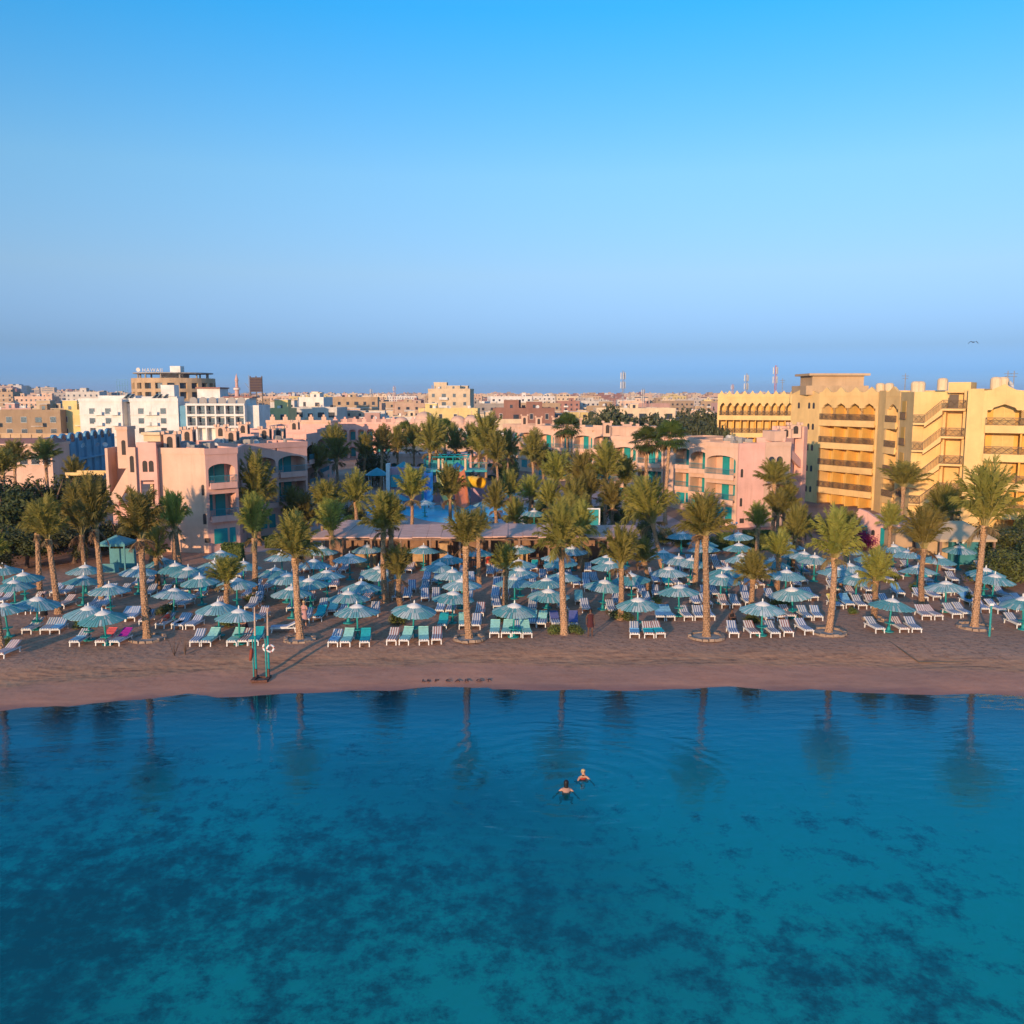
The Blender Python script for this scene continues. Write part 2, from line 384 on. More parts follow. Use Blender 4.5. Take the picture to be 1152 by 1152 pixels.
SWIM = [G(637, 889, WZ), G(656, 876, WZ)]
def water_mat():
    m, n, b = new_mat('sea_water'); n.nodes.remove(b)
    out = n.nodes['Material Output']
    tcn = N(n, 'ShaderNodeTexCoord'); P = tcn.outputs['Object']; at = N(n, 'ShaderNodeAttribute', attribute_name='shore')
    mp = N(n, 'ShaderNodeMapping'); mp.inputs['Scale'].default_value = (0.55, 1.5, 1); L(n, P, mp.inputs['Vector'])
    w1 = noise(n, 1.1, 3, 0.5, mp.outputs[0]); w2 = noise(n, 5.0, 2, 0.5, mp.outputs[0]); w3 = noise(n, 0.14, 2, 0.5, P)
    h = mth(n, 'ADD', mth(n, 'MULTIPLY', w1.outputs[0], 0.028), mth(n, 'MULTIPLY', w2.outputs[0], 0.005))
    h = mth(n, 'MULTIPLY', h, mth(n, 'MULTIPLY_ADD', w3.outputs[0], 1.6, 0.0))
    # rings spreading from the two swimmers
    for c, amp, lam in ((SWIM[0], 0.0055, 6.5), (SWIM[1], 0.0025, 9.0)):
        dv = N(n, 'ShaderNodeVectorMath', operation='DISTANCE'); L(n, P, dv.inputs[0]); dv.inputs[1].default_value = (c.x, c.y, WZ)
        r = dv.outputs['Value']
        warp = mth(n, 'MULTIPLY_ADD', w1.outputs[0], 0.9, mth(n, 'MULTIPLY_ADD', w3.outputs[0], 3.0, r))
        s = mth(n, 'SINE', mth(n, 'MULTIPLY', warp, lam))
        fall = N(n, 'ShaderNodeMapRange'); fall.inputs['From Min'].default_value = 0.5; fall.inputs['From Max'].default_value = 10.5
        fall.inputs['To Min'].default_value = 1.0; fall.inputs['To Max'].default_value = 0.0; L(n, r, fall.inputs['Value'])
        h = mth(n, 'ADD', h, mth(n, 'MULTIPLY', mth(n, 'MULTIPLY', s, fall.outputs[0]), amp))
    bp = N(n, 'ShaderNodeBump'); bp.inputs['Strength'].default_value = 1.0; bp.inputs['Distance'].default_value = 1.0
    L(n, h, bp.inputs['Height'])
    fr = N(n, 'ShaderNodeFresnel'); fr.inputs['IOR'].default_value = 1.33; L(n, bp.outputs[0], fr.inputs['Normal'])
    gl = N(n, 'ShaderNodeBsdfGlossy'); gl.inputs['Roughness'].default_value = 0.02; gl.inputs['Color'].default_value = (0.72, 0.95, 1.0, 1); L(n, bp.outputs[0], gl.inputs['Normal'])
    tr = N(n, 'ShaderNodeBsdfTransparent')
    depth = N(n, 'ShaderNodeMapRange'); depth.inputs['From Min'].default_value = 0.3; depth.inputs['From Max'].default_value = -20.0
    L(n, at.outputs['Fac'], depth.inputs['Value'])
    tint = ramp(n, depth.outputs[0], [(0.0, (0.85, 0.95, 0.97)), (0.025, (0.50, 0.80, 0.92)), (0.08, (0.10, 0.64, 0.84)), (0.28, (0.004, 0.60, 0.72)), (0.62, (0.003, 0.78, 0.79)), (1.0, (0.002, 0.91, 0.80))])
    L(n, tint, tr.inputs['Color'])
    df = N(n, 'ShaderNodeBsdfDiffuse'); df.inputs['Color'].default_value = (0.0, 0.34, 0.33, 1)      # light scattered back by the water itself
    body = N(n, 'ShaderNodeMixShader'); L(n, mth(n, 'MULTIPLY', depth.outputs[0], 0.17), body.inputs[0]); L(n, tr.outputs[0], body.inputs[1]); L(n, df.outputs[0], body.inputs[2])
    ms = N(n, 'ShaderNodeMixShader'); L(n, fr.outputs[0], ms.inputs[0]); L(n, body.outputs[0], ms.inputs[1]); L(n, gl.outputs[0], ms.inputs[2])
    L(n, ms.outputs[0], out.inputs['Surface'])
    return m
wvs = []; wfs = []; wat = []
_ds = [-400, -150, -60, -30, -15, -8, -5, -3, -1.5, 0.0, 1.2]
for d in _ds:
    for x in XS: wvs.append((x, Ys(x) + d, WZ)); wat.append(d)
for j in range(len(_ds) - 1):
    for i in range(len(XS) - 1):
        k = len(XS); wfs.append((j*k+i, j*k+i+1, (j+1)*k+i+1, (j+1)*k+i))
me = bpy.data.meshes.new('sea_water'); me.from_pydata(wvs, [], wfs); me.materials.append(water_mat())
a_ = me.attributes.new('shore', 'FLOAT', 'POINT'); a_.data.foreach_set('value', wat); me.update()
tag(obj('sea_water', me), kind='structure')

# levelled sand panel on the right of the beach, garden ground, pool terrace, lawns, pool water
def flat(name, pts, z, mat):
    mb = MB(); mb.face([(p[0], p[1], z) for p in pts]); return tag(mb.build(name, mat), kind='structure')
M['paving'] = surf('pink_paving', (0.46, 0.30, 0.25), 0.85, 0.2, 0.6, 0.3, 6)
M['lawn'] = surf('short_lawn', (0.085, 0.115, 0.03), 0.95, 0.4, 0.5, 0.6, 25)
M['poolwater'] = surf('pool_water', (0.05, 0.66, 0.86), 0.25, 0.15, 0.5, 0.15, 3, spec=0.5)
flat('pool_terrace', [(-22, 86), (20, 86), (16, 134), (-22, 134)], 0.012, M['paving'])
flat('garden_lawn', [(-34, 87), (-22.2, 87), (-22.2, 130), (-46, 130)], 0.012, M['lawn'])
flat('garden_path', [(-28, 80.5), (22, 80.5), (22, 85.8), (-28, 85.8)], 0.012, M['paving'])
def ell(cx, cy, rx, ry, n=40, wob=0.12, ph=0):
    return [(cx + rx * (1 + wob * math.sin(3 * a + ph)) * math.cos(a), cy + ry * (1 + wob * math.sin(3 * a + ph)) * math.sin(a)) for a in [2 * math.pi * k / n for k in range(n)]]
pc = G(523, 576, 0)
flat('swimming_pool_water', ell(pc.x + 0.2, pc.y - 0.5, 8.2, 8.5), 0.024, M['poolwater'])
flat('children_pool_water', ell(pc.x - 9.5, pc.y + 2, 3.4, 5.0, ph=2), 0.033, M['poolwater'])
# ------------------------------------------------------------------ helpers for standing things on the beach
def gz(x, y): return zprof(y - Ys(x))
def Gs(px, py):
    p = G(px, py, 0)
    for _ in range(3): p = G(px, py, gz(p.x, p.y))
    return p
def Yd(by): return by[1] if isinstance(by, tuple) else None

# ------------------------------------------------------------------ parasols
def slat_mat(name, a, bcol):
    m, n, b = new_mat(name)
    tcn = N(n, 'ShaderNodeTexCoord'); nz = noise(n, 2.5, 5, 0.65, tcn.outputs['Object'])
    c = ramp(n, nz.outputs[0], [(0.3, a), (0.7, bcol)])
    oi = N(n, 'ShaderNodeObjectInfo'); hv = N(n, 'ShaderNodeHueSaturation'); L(n, c, hv.inputs['Color'])
    L(n, mth(n, 'MULTIPLY_ADD', oi.outputs['Random'], 0.5, 0.72), hv.inputs['Saturation'])
    L(n, mth(n, 'MULTIPLY_ADD', oi.outputs['Random'], -0.35, 1.15), hv.inputs['Value'])
    L(n, hv.outputs[0], b.inputs['Base Color']); b.inputs['Roughness'].default_value = 0.8; b.inputs['Specular IOR Level'].default_value = 0.2
    return m
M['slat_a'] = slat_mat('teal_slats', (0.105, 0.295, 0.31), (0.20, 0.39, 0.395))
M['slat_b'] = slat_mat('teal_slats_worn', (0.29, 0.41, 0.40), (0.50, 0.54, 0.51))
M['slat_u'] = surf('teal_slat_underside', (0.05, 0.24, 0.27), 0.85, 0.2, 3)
M['cap'] = surf('white_parasol_cap', (0.66, 0.62, 0.56), 0.7, 0.12, 4)
M['polet'] = surf('teal_pole_paint', (0.012, 0.25, 0.24), 0.55, 0.25, 3)
UZ = 2.25
def canopy_mesh(seed, worn):
    rr = random.Random(seed); mb = MB(); ns = 44; Rr = 1.33
    for k in range(ns):
        a0 = 2 * math.pi * (k + 0.09) / ns; a1 = 2 * math.pi * (k + 0.91) / ns
        L_ = Rr * (1 + rr.uniform(-0.03, 0.02) - (0.035 if k % 2 else 0)); dz = rr.uniform(-0.008, 0.012) + (0.012 if k % 2 else 0)
        prev = None
        for r, z in ((0.34, 1.885), (0.8, 1.715), (L_, 1.50)):
            p = [(r * math.cos(a0), r * math.sin(a0), z + dz), (r * math.cos(a1), r * math.sin(a1), z + dz)]
            q = [(r * math.cos(a0), r * math.sin(a0), z + dz - 0.025), (r * math.cos(a1), r * math.sin(a1), z + dz - 0.025)]
            if prev:
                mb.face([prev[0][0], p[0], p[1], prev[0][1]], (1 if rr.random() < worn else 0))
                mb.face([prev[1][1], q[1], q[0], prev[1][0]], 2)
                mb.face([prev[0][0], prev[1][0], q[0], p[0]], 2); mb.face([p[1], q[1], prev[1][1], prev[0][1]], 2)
            prev = (p, q)
        mb.face([prev[0][0], prev[1][0], prev[1][1], prev[0][1]], 0)
    for k in range(8):                      # rafters below the slats
        a = 2 * math.pi * k / 8
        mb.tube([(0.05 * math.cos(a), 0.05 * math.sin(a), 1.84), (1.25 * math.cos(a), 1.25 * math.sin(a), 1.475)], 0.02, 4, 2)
    return mb.mesh('parasol_canopy', [M['slat_a'], M['slat_b'], M['slat_u']])
CANOPY = [canopy_mesh(i, w) for i, w in enumerate((0.25, 0.45, 0.6, 0.4))]
mb = MB(); mb.lathe([(0.44, 1.845), (0.43, 1.87), (0.20, 1.99), (0.06, 2.04), (0.0, 2.045)], n=24); mb.lathe([(0.43, 1.85), (0.05, 1.90)], n=24); CAP = mb.mesh('parasol_cap', M['cap'], True)
mb = MB(); mb.lathe([(0.055, 2.03), (0.035, 2.08), (0.05, 2.13), (0.03, 2.2), (0.0, 2.25)], n=8); FIN = mb.mesh('parasol_finial', M['cap'], True)
mb = MB(); mb.tube([(0, 0, 0), (0, 0, 1.9)], 0.055, 8); POLE = mb.mesh('parasol_pole', M['polet'], True)
mb = MB(); mb.lathe([(0.34, 0.0), (0.33, 0.05), (0.12, 0.09), (0.09, 0.30), (0.05, 0.32)], n=14); BASE = mb.mesh('parasol_base', M['polet'])
mb = MB(); mb.lathe([(0.06, 0.50), (0.30, 0.52), (0.30, 0.555), (0.06, 0.56)], n=16); TABLE = mb.mesh('parasol_table', M['polet'])
UMB_PX = [(3,632),(26.5,640),(15,649),(39,667),(91,644),(95,632),(123,653),(98,677),(154,633),(184,624),(193,658),(7,674),(118,682),
 (247,616),(241,627),(272.5,628),(226,643.5),(265.5,646),(245,673),(317,618),(308.6,635),(362,611),(351.5,625.6),(367.5,638),(349,646.5),(327.7,656),(268,681),(198,630),(212,634),(322,641),
 (414,609),(393,619.5),(476,610.5),(426,633),(430.7,636.5),(406,650),(391,661),(401.7,675.5),(464,673.5),(506,621),(493,629),(509,637),(520,647),(508.5,661),(537,613.5),(579,645),(577.5,674),
 (585.6,609.5),(584,625.6),(585,635),(615.5,646.5),(616.5,658),(627,618.6),(632,624),(633,639.5),(644,611),(678,648),(684,621),(686.7,627.5),(711.5,641),(718.5,668),(706,606.5),(746,616),(752.6,634),(765,654),(767,595),
 (789.5,603),(832,596),(793,609),(832,608),(837,619.6),(777,624),(818.7,634),(811,642),(858,672.5),(893.7,656),(884.6,637),(869,625),(887.6,606.5),(889,614),(916.8,621),(955,611.7),(956,630),(902,617),(763,622),
 (1006,609),(980.6,620),(964,642),(1054.4,621),(1079,610),(1033.6,632.5),(1066,650),(1001.5,669),(1108.6,635),(1117.8,642),(1154,667),(940,634),(1022,616),
 (571.7,549.7),(613,556),(478,560),(545.5,561),(601,571),(590,566)]
UMB = []
proto_u = None
for i, (px, py) in enumerate(UMB_PX):
    p = G(px, py, UZ); z = gz(p.x, p.y); p = G(px, py, UZ + z)
    if proto_u is None:
        r = empty('parasol'); obj('canopy', CANOPY[0], r); c = obj('cap', CAP, r); obj('finial', FIN, c); obj('pole', POLE, r); obj('base', BASE, r); obj('table', TABLE, r)
        proto_u = r; u = r
    else:
        u = copy_tree(proto_u)
        for ch in u.children:
            if ch.name.startswith('canopy'): ch.data = CANOPY[rnd.randrange(4)]; ch.rotation_euler.z = rnd.uniform(0, 6.28)
    u.location = (p.x, p.y, z); u.rotation_euler = (R(rnd.gauss(0, 2.2)), R(rnd.gauss(0, 2.2)), rnd.uniform(0, 6.28))
    UMB.append((u, p.x, p.y))
def row_labels(items, bins, fmt, cat, group):
    """items: (object, x, y, extra); bins: upper Y limits of the rows; fmt(extra, order words, row words)"""
    rows = {}
    for it in items:
        k = next(i for i, b in enumerate(bins) if it[2] <= b); rows.setdefault(k, []).append(it)
    keys = sorted(rows)
    for ri, k in enumerate(keys):
        its = sorted(rows[k], key=lambda t: t[1] / t[2])
        for j, it in enumerate(its):
            rw = 'front row' if ri == 0 else ('backmost row' if ri == len(keys) - 1 else ordn(ri + 1) + ' row back')
            tag(it[0], fmt(it[3] if len(it) > 3 else None, order_phrase(j + 1, len(its)), rw), cat, group)
row_labels([u for u in UMB if u[2] < 84], [53.5, 57, 61, 65, 69.5, 75, 84], lambda e, o, r: f'teal slatted parasol with white cap, {o} in the {r} of parasols', 'parasol', 'teal parasols on the beach')
row_labels([u for u in UMB if u[2] >= 84], [400], lambda e, o, r: f'teal parasol beside the hotel pool, {o} of the poolside parasols', 'parasol', 'teal parasols by the pool')

# ------------------------------------------------------------------ sun loungers and towels
def stripe_mats(n_, c): return surf(n_, c, 0.9, 0.12, 5)
M['st_white'] = surf('mattress_white', (0.62, 0.60, 0.58), 0.9, 0.1, 5)
M['st_blue'] = stripe_mats('mattress_blue', (0.11, 0.17, 0.30)); M['st_red'] = stripe_mats('mattress_rust', (0.30, 0.13, 0.12)); M['st_sky'] = stripe_mats('mattress_light_blue', (0.12, 0.25, 0.42))
LP = [(0.06, 0.36), (0.95, 0.36), (1.02, 0.37), (1.62, 0.66)]     # profile of the lying surface (y, z)
def lounger_frame(legs, raise_=1.0):
    mb = MB()
    for x in (-0.29, 0.25): mb.box(x, 0.03, 0.24, x + 0.04, 1.60, 0.30)
    mb.box(-0.25, 0.03, 0.25, 0.25, 0.07, 0.29)
    y = 0.10
    while y < 0.98: mb.box(-0.25, y, 0.285, 0.25, y + 0.07, 0.303); y += 0.10
    for k in range(7):
        t = k / 6; yy = 1.0 + 0.62 * t; zz = 0.30 + 0.30 * t * raise_
        mb.box(-0.28, yy, zz, 0.28, yy + 0.06, zz + 0.02)
    for x in (-0.27, 0.24): mb.hexa([(x, 1.0, .29), (x + .03, 1.0, .29), (x + .03, 1.66, .29 + .31 * raise_), (x, 1.66, .29 + .31 * raise_)], [(x, 1.0, .31), (x + .03, 1.0, .31), (x + .03, 1.66, .32 + .31 * raise_), (x, 1.66, .32 + .31 * raise_)])
    if raise_ > 0.3: mb.tube([(-0.2, 1.45, 0.27), (-0.2, 1.3, 0.42)], 0.012, 4); mb.tube([(0.2, 1.45, 0.27), (0.2, 1.3, 0.42)], 0.012, 4)
    if legs:
        for x in (-0.28, 0.23):
            for y in (0.12, 1.42): mb.box(x, y, 0, x + 0.05, y + 0.06, 0.24)
    return mb.mesh('lounger_frame', M['whitepaint'])
mb = MB(); mb.hexa([(-.025, -.07, 0), (.025, -.07, 0), (.025, -.01, 0), (-.025, -.01, 0)], [(-.025, -.03, .24), (.025, -.03, .24), (.025, .03, .24), (-.025, .03, .24)]); LEG = mb.mesh('lounger_leg', M['whitepaint'])
def mattress_mesh(mat, wid=0.27, n=8, off=0.0, th=0.055, full=True):
    mb = MB(); P = [(y, z + off) for y, z in LP]
    for k in range(n):
        x0 = -wid + 2 * wid * k / n; x1 = -wid + 2 * wid * (k + 1) / n; mi = k % 2
        for (ya, za), (yb, zb) in zip(P, P[1:]):
            mb.face([(x0, ya, za), (x1, ya, za), (x1, yb, zb), (x0, yb, zb)], mi)
        ya, za = P[0]; mb.face([(x0, ya, za - th), (x1, ya, za - th), (x1, ya, za), (x0, ya, za)], mi)
        yb, zb = P[-1]; mb.face([(x1, yb, zb - th), (x0, yb, zb - th), (x0, yb, zb), (x1, yb, zb)], mi)
    for s in (-wid, wid):
        for (ya, za), (yb, zb) in zip(P, P[1:]):
            q = [(s, ya, za - th), (s, yb, zb - th), (s, yb, zb), (s, ya, za)]
            mb.face(q if s > 0 else q[::-1], 0)
    for (ya, za), (yb, zb) in zip(P, P[1:]): mb.face([(-wid, yb, zb - th), (wid, yb, zb - th), (wid, ya, za - th), (-wid, ya, za - th)], 0)
    return mb.mesh('lounger_mattress', [M['st_white'], mat])
FR_F = lounger_frame(False); FR_B = lounger_frame(True)
MAT = {'b': mattress_mesh(M['st_blue']), 'r': mattress_mesh(M['st_red']), 'u': mattress_mesh(M['st_sky'])}
TOW = {'m': ('mint', (0.30, 0.62, 0.55)), 't': ('teal', (0.02, 0.38, 0.42)), 'u': ('light blue', (0.16, 0.38, 0.58)), 'p': ('coral pink', (0.65, 0.12, 0.13)), 'g': ('magenta', (0.35, 0.02, 0.30)), 'y': ('yellow', (0.62, 0.50, 0.12)), 'n': ('navy patterned', (0.10, 0.12, 0.30))}
def towel_mesh(mat, seed, y0, y1, wid):
    rr = random.Random(seed); mb = MB(); n = 12; P = []
    for i in range(n + 1):
        y = y0 + (y1 - y0) * i / n
        z = LP[1][1] if y < 0.98 else LP[2][1] + (y - 1.02) * 0.29 / 0.60
        P.append((y, max(z, LP[1][1]) + 0.012 + rr.uniform(0, 0.014)))
    xs = [-wid - 0.015, -wid, -wid * 0.4, 0.1 * wid, wid * 0.6, wid, wid + 0.015]
    g = [[(x + rr.uniform(-.008, .008), y, z + rr.uniform(-.004, .012) - (0.10 if abs(x) > wid else 0)) for x in xs] for y, z in P]
    for a, b in zip(g, g[1:]):
        for i in range(len(xs) - 1): mb.face([a[i], a[i+1], b[i+1], b[i]])
    a = [(x, y + 0.012, z + 0.03) for x, y, z in g[-1]]; d = [(x, y + 0.04, z - 0.16) for x, y, z in g[-1]]
    for i in range(len(xs) - 1): mb.face([g[-1][i], g[-1][i+1], a[i+1], a[i]]); mb.face([a[i], a[i+1], d[i+1], d[i]])
    return mb.mesh('towel', mat, True)
TOWM = {}
for k, (nm, c) in TOW.items():
    mt = surf(nm.replace(' ', '_') + '_towel', c, 0.95, 0.18, 6)
    TOWM[k] = [towel_mesh(mt, ord(k), 0.05, 1.63, 0.275), towel_mesh(mt, ord(k) + 1, 0.85, 1.63, 0.26), towel_mesh(mt, ord(k) + 2, 0.05, 0.9, 0.27)]
# feet position in the photo, mattress, towel (0 whole, 1 on the back, 2 on the seat)
LNG = [(83,728,'b','u2'),(112,728,'r','p1'),(128,728,'u','g1'),(29,714,'u',''),(50,714,'u',''),(61,714,'u','u2'),(135,700,'u',''),(146,700,'u',''),(161,704,'b',''),(179,708,'b',''),(197,708,'b',''),
 (218.6,728,'b',''),(231,728,'b','m0'),(260,728,'b','m0'),(272.5,727.5,'r',''),(284.6,727,'u','t0'),(200,709,'b',''),(213,709,'b',''),(374,729,'b','u2'),(388,729,'b','m0'),(410,729,'b','t0'),
 (440,727,'r',''),(454,727,'b','m0'),(477,727,'b','m0'),(491,726,'r',''),(497,709,'b','t0'),(521.5,709,'b','m0'),(535,709,'b',''),(556,718,'b','m0'),(569,718,'b','m0'),(494,692,'u',''),(506,692,'b',''),(539,695,'r',''),
 (581,718,'u','t2'),(593.5,718.5,'b','m0'),(598,706,'u','m1'),(608.5,707,'u','m1'),(626,707,'b','n1'),(645,707,'b','n0'),(714,719,'b','u2'),(730.6,719,'r','t2'),(743.6,718.5,'r','t2'),(743,699,'u','u0'),(755,699,'u','u0'),(690,692,'b',''),
 (775,699,'b',''),(787,699,'b',''),(826,718,'b',''),(850,718,'r',''),(873,718,'b',''),(887.6,717,'r',''),(911,715,'b',''),(817,685,'r',''),(829,685,'b',''),(880,699,'r',''),(891,698,'r',''),(909,699,'u',''),(921,699,'u',''),(945,686,'b','y1'),(957,685,'b','u0'),
 (991,713,'b',''),(1018,713,'r',''),(1032,713,'b',''),(1043,698,'r',''),(1057,698,'r',''),(1077,696,'b',''),(1089,695,'b',''),(1109,690,'b',''),(1128,691,'b',''),(1140,689,'b',''),(1151,688,'u',''),(1150,708,'b',''),(-2,742,'r',''),
 (971,686,'b',''),(985,685,'r',''),(1040,677,'b',''),(1055,676,'b',''),(660,690,'b','')]
LOC = []      # taken spots
ITEMS = []; TITEMS = []
PROTO_L = {}
def make_lounger(front, m):
    if (front, m) not in PROTO_L:
        r = empty('sun_lounger'); obj('frame', FR_F if front else FR_B, r)
        obj('mattress', MAT[m], r)
        if front:
            for x in (-0.265, 0.265):
                for y, s in ((0.14, 1), (1.46, -1)):
                    g = obj('leg', LEG, r, (x, y, 0)); g.rotation_euler.z = 0 if s > 0 else math.pi
        PROTO_L[(front, m)] = r; return r
    return copy_tree(PROTO_L[(front, m)])
MD = {'b': 'blue striped', 'r': 'rust striped', 'u': 'light blue striped'}
def place_lounger(x, y, rz, m, tw, front):
    z = gz(x, y + 0.4); l = make_lounger(front, m); l.location = (x, y, z); l.rotation_euler.z = rz
    LOC.append((x, y + 0.8)); d = MD[m]
    if tw:
        nm = TOW[tw[0]][0]; t = obj('towel', TOWM[tw[0]][int(tw[1])], None, (x, y, z), rz)
        TITEMS.append((t, x, y, nm)); d += f' {nm}-towelled'
    ITEMS.append((l, x, y, d))
for px, py, m, tw in LNG:
    p = Gs(px, py); place_lounger(p.x, p.y, R(rnd.uniform(-7, 7)), m, tw, True)
def clear(x, y, r=0.66, ry=1.7):
    return all(abs(a - x) > r or abs(b - 0.8 - y) > ry for a, b in LOC)
for u, ux, uy in sorted(UMB, key=lambda t: t[2]):
    if uy < 55.5 or uy > 76.5: continue
    for dx in (-1.05, -1.72, 1.05, 1.72):
        x = ux + dx + rnd.uniform(-0.08, 0.08); y = uy - 1.25 + rnd.uniform(-0.25, 0.25)
        if len(ITEMS) > 292 or rnd.random() < 0.10 or not clear(x, y): continue
        k = rnd.random()
        tw = rnd.choice(['t0', 'm0', 'u0', 'u1', 'u2', 't1']) if k < 0.13 else ''
        place_lounger(x, y, R(rnd.uniform(-8, 8)), rnd.choice('bbbbuur'), tw, uy < 60)
# one lounger stands side on, left of the third big palm
p = Gs(304, 711); place_lounger(p.x, p.y, R(-82), 'b', '', True)
LB = [51.2, 53.2, 55.5, 58, 60.5, 63, 66, 69, 72, 90]
row_labels(ITEMS, LB, lambda e, o, r: f'white {e} lounger, {o} of loungers, {r}', 'sun lounger', 'sun loungers under the parasols')
row_labels(TITEMS, LB, lambda e, o, r: f'{e} towel on a lounger, {o} of towels, {r}', 'towel', 'towels laid over the loungers')

# ------------------------------------------------------------------ palms
M['frond'] = leafmat('date_palm_frond', (0.175, 0.175, 0.032), (0.39, 0.325, 0.08), 0.45, 1.1, 0.25)
M['rachis'] = surf('frond_rib', (0.30, 0.24, 0.09), 0.6)
M['trunk'] = bark_mat('palm_trunk_bark', (0.40, 0.235, 0.135))
M['boot'] = bark_mat('palm_leaf_bases', (0.46, 0.27, 0.14))
M['deadleaf'] = leafmat('dry_palm_leaves', (0.15, 0.09, 0.04), (0.26, 0.17, 0.08), 0.15)
M['fan'] = leafmat('fan_palm_leaf', (0.045, 0.085, 0.02), (0.12, 0.15, 0.035), 0.3, 0.9, 0.2)
def frond(mb, az, el0, Lf, droop, rr, nl=30, ll=0.46, mi=0):
    d = Vector((math.cos(az), math.sin(az), 0)); up = Vector((0, 0, 1)); side = Vector((-math.sin(az), math.cos(az), 0))
    pts = []; tans = []; p = d * 0.10; n = 8; tw = rr.uniform(-0.35, 0.35)
    for i in range(n + 1):
        s = i / n; e = el0 - droop * s ** 1.6; t = d * math.cos(e) + up * math.sin(e) + side * tw * s * 0.3
        t.normalize(); pts.append(p.copy()); tans.append(t); p = p + t * (Lf / n)
    for i in range(n):                                  # rib
        w0 = 0.028 * (1 - 0.8 * i / n); w1 = 0.028 * (1 - 0.8 * (i + 1) / n)
        nn = side.cross(tans[i]).normalized()
        mb.face([pts[i] - side * w0, pts[i+1] - side * w1, pts[i+1] + side * w1, pts[i] + side * w0], 1)
        mb.face([pts[i] - side * w0, pts[i] + nn * w0, pts[i+1] + nn * w1, pts[i+1] - side * w1], 1)
    for k in range(nl):
        s = 0.16 + 0.84 * (k + 0.5) / nl; f = s * n; i = min(int(f), n - 1); a = f - i
        q = pts[i].lerp(pts[i+1], a); t = tans[i].lerp(tans[min(i+1, n)], a).normalized(); nn = side.cross(t).normalized()
        l_ = ll * (0.55 + 0.75 * math.sin(math.pi * min(1, s * 0.85 + 0.08))) * rr.uniform(0.8, 1.15)
        if s > 0.9: l_ *= 0.75
        for sg in (-1, 1):
            dv = (side * sg * rr.uniform(0.45, 0.75) + t * rr.uniform(0.6, 0.9) - nn * rr.uniform(-0.45, 0.12)).normalized()
            wv = (t - dv * t.dot(dv)).normalized() * 0.017
            mid = q + dv * l_ * 0.55 - up * 0.01; tip = q + dv * l_ - up * l_ * rr.uniform(0.02, 0.22)
            mb.face([q - wv, q + wv, mid + wv * 1.1, tip, mid - wv * 1.1], mi)
def date_crown(seed, nf=44, spread=1.0):
    rr = random.Random(seed); mb = MB()
    for k in range(nf):
        az = k * 2.39996 + rr.uniform(-0.3, 0.3); f = (k + 0.5) / nf
        e0 = R(88 - 50 * f ** 1.1 * spread + rr.uniform(-7, 7))
        frond(mb, az, e0, rr.uniform(1.75, 2.25) * (1 - 0.12 * (1 - f)), R(rr.uniform(28, 75)) * (0.35 + 0.75 * f), rr)
    for k in range(5): frond(mb, rr.uniform(0, 6.28), R(rr.uniform(-20, 10)), rr.uniform(0.7, 1.05), R(rr.uniform(20, 40)), rr, 16, 0.30, 2)      # dry fronds hanging under the crown
    xs = sorted(math.hypot(v[0], v[1]) for v in mb.v); zs = sorted(v[2] for v in mb.v); k = 1 / xs[int(len(xs) * .96)]; kz = 1 / zs[int(len(zs) * .985)]
    mb.v = [(v[0] * k, v[1] * k, v[2] * kz) for v in mb.v]      # normalised: reach 1, height 1
    return mb.mesh('date_palm_crown', [M['frond'], M['rachis'], M['deadleaf']])
def fan_crown(seed):
    rr = random.Random(seed); mb = MB()
    for k in range(46):
        az = k * 2.39996 + rr.uniform(-0.3, 0.3); f = (k + 0.5) / 46; e = R(86 - 115 * f + rr.uniform(-14, 14))
        d = Vector((math.cos(az) * math.cos(e), math.sin(az) * math.cos(e), math.sin(e))); side = Vector((-math.sin(az), math.cos(az), 0)); nn = side.cross(d).normalized()
        pl = rr.uniform(0.7, 1.0); c = d * pl
        mb.face([-side * 0.02, c - side * 0.015, c + side * 0.015, side * 0.02], 1)
        m = 15; rad = rr.uniform(0.75, 0.95)
        for j in range(m):
            a = R(-105 + 210 * j / (m - 1)); v = d * math.cos(a) + side * math.sin(a); w = (side * math.cos(a) - d * math.sin(a)) * 0.055
            mid = c + v * rad * 0.6; tip = c + v * rad - Vector((0, 0, 1)) * rad * rr.uniform(0.15, 0.4)
            mb.face([c, mid - w, tip, mid + w], 0)
    for k in range(18):                                 # skirt of hanging dry leaves
        az = rr.uniform(0, 6.28); d = Vector((math.cos(az), math.sin(az), 0)); side = Vector((-math.sin(az), math.cos(az), 0))
        a = d * 0.2 + Vector((0, 0, -0.05)); b = d * rr.uniform(0.45, 0.7) + Vector((0, 0, -rr.uniform(0.5, 0.9))); w = side * 0.16
        mb.face([a - w * 0.2, b - w, b + Vector((0, 0, -0.35)), b + w, a + w * 0.2], 2)
    return mb.mesh('fan_palm_crown', [M['fan'], M['rachis'], M['deadleaf']])
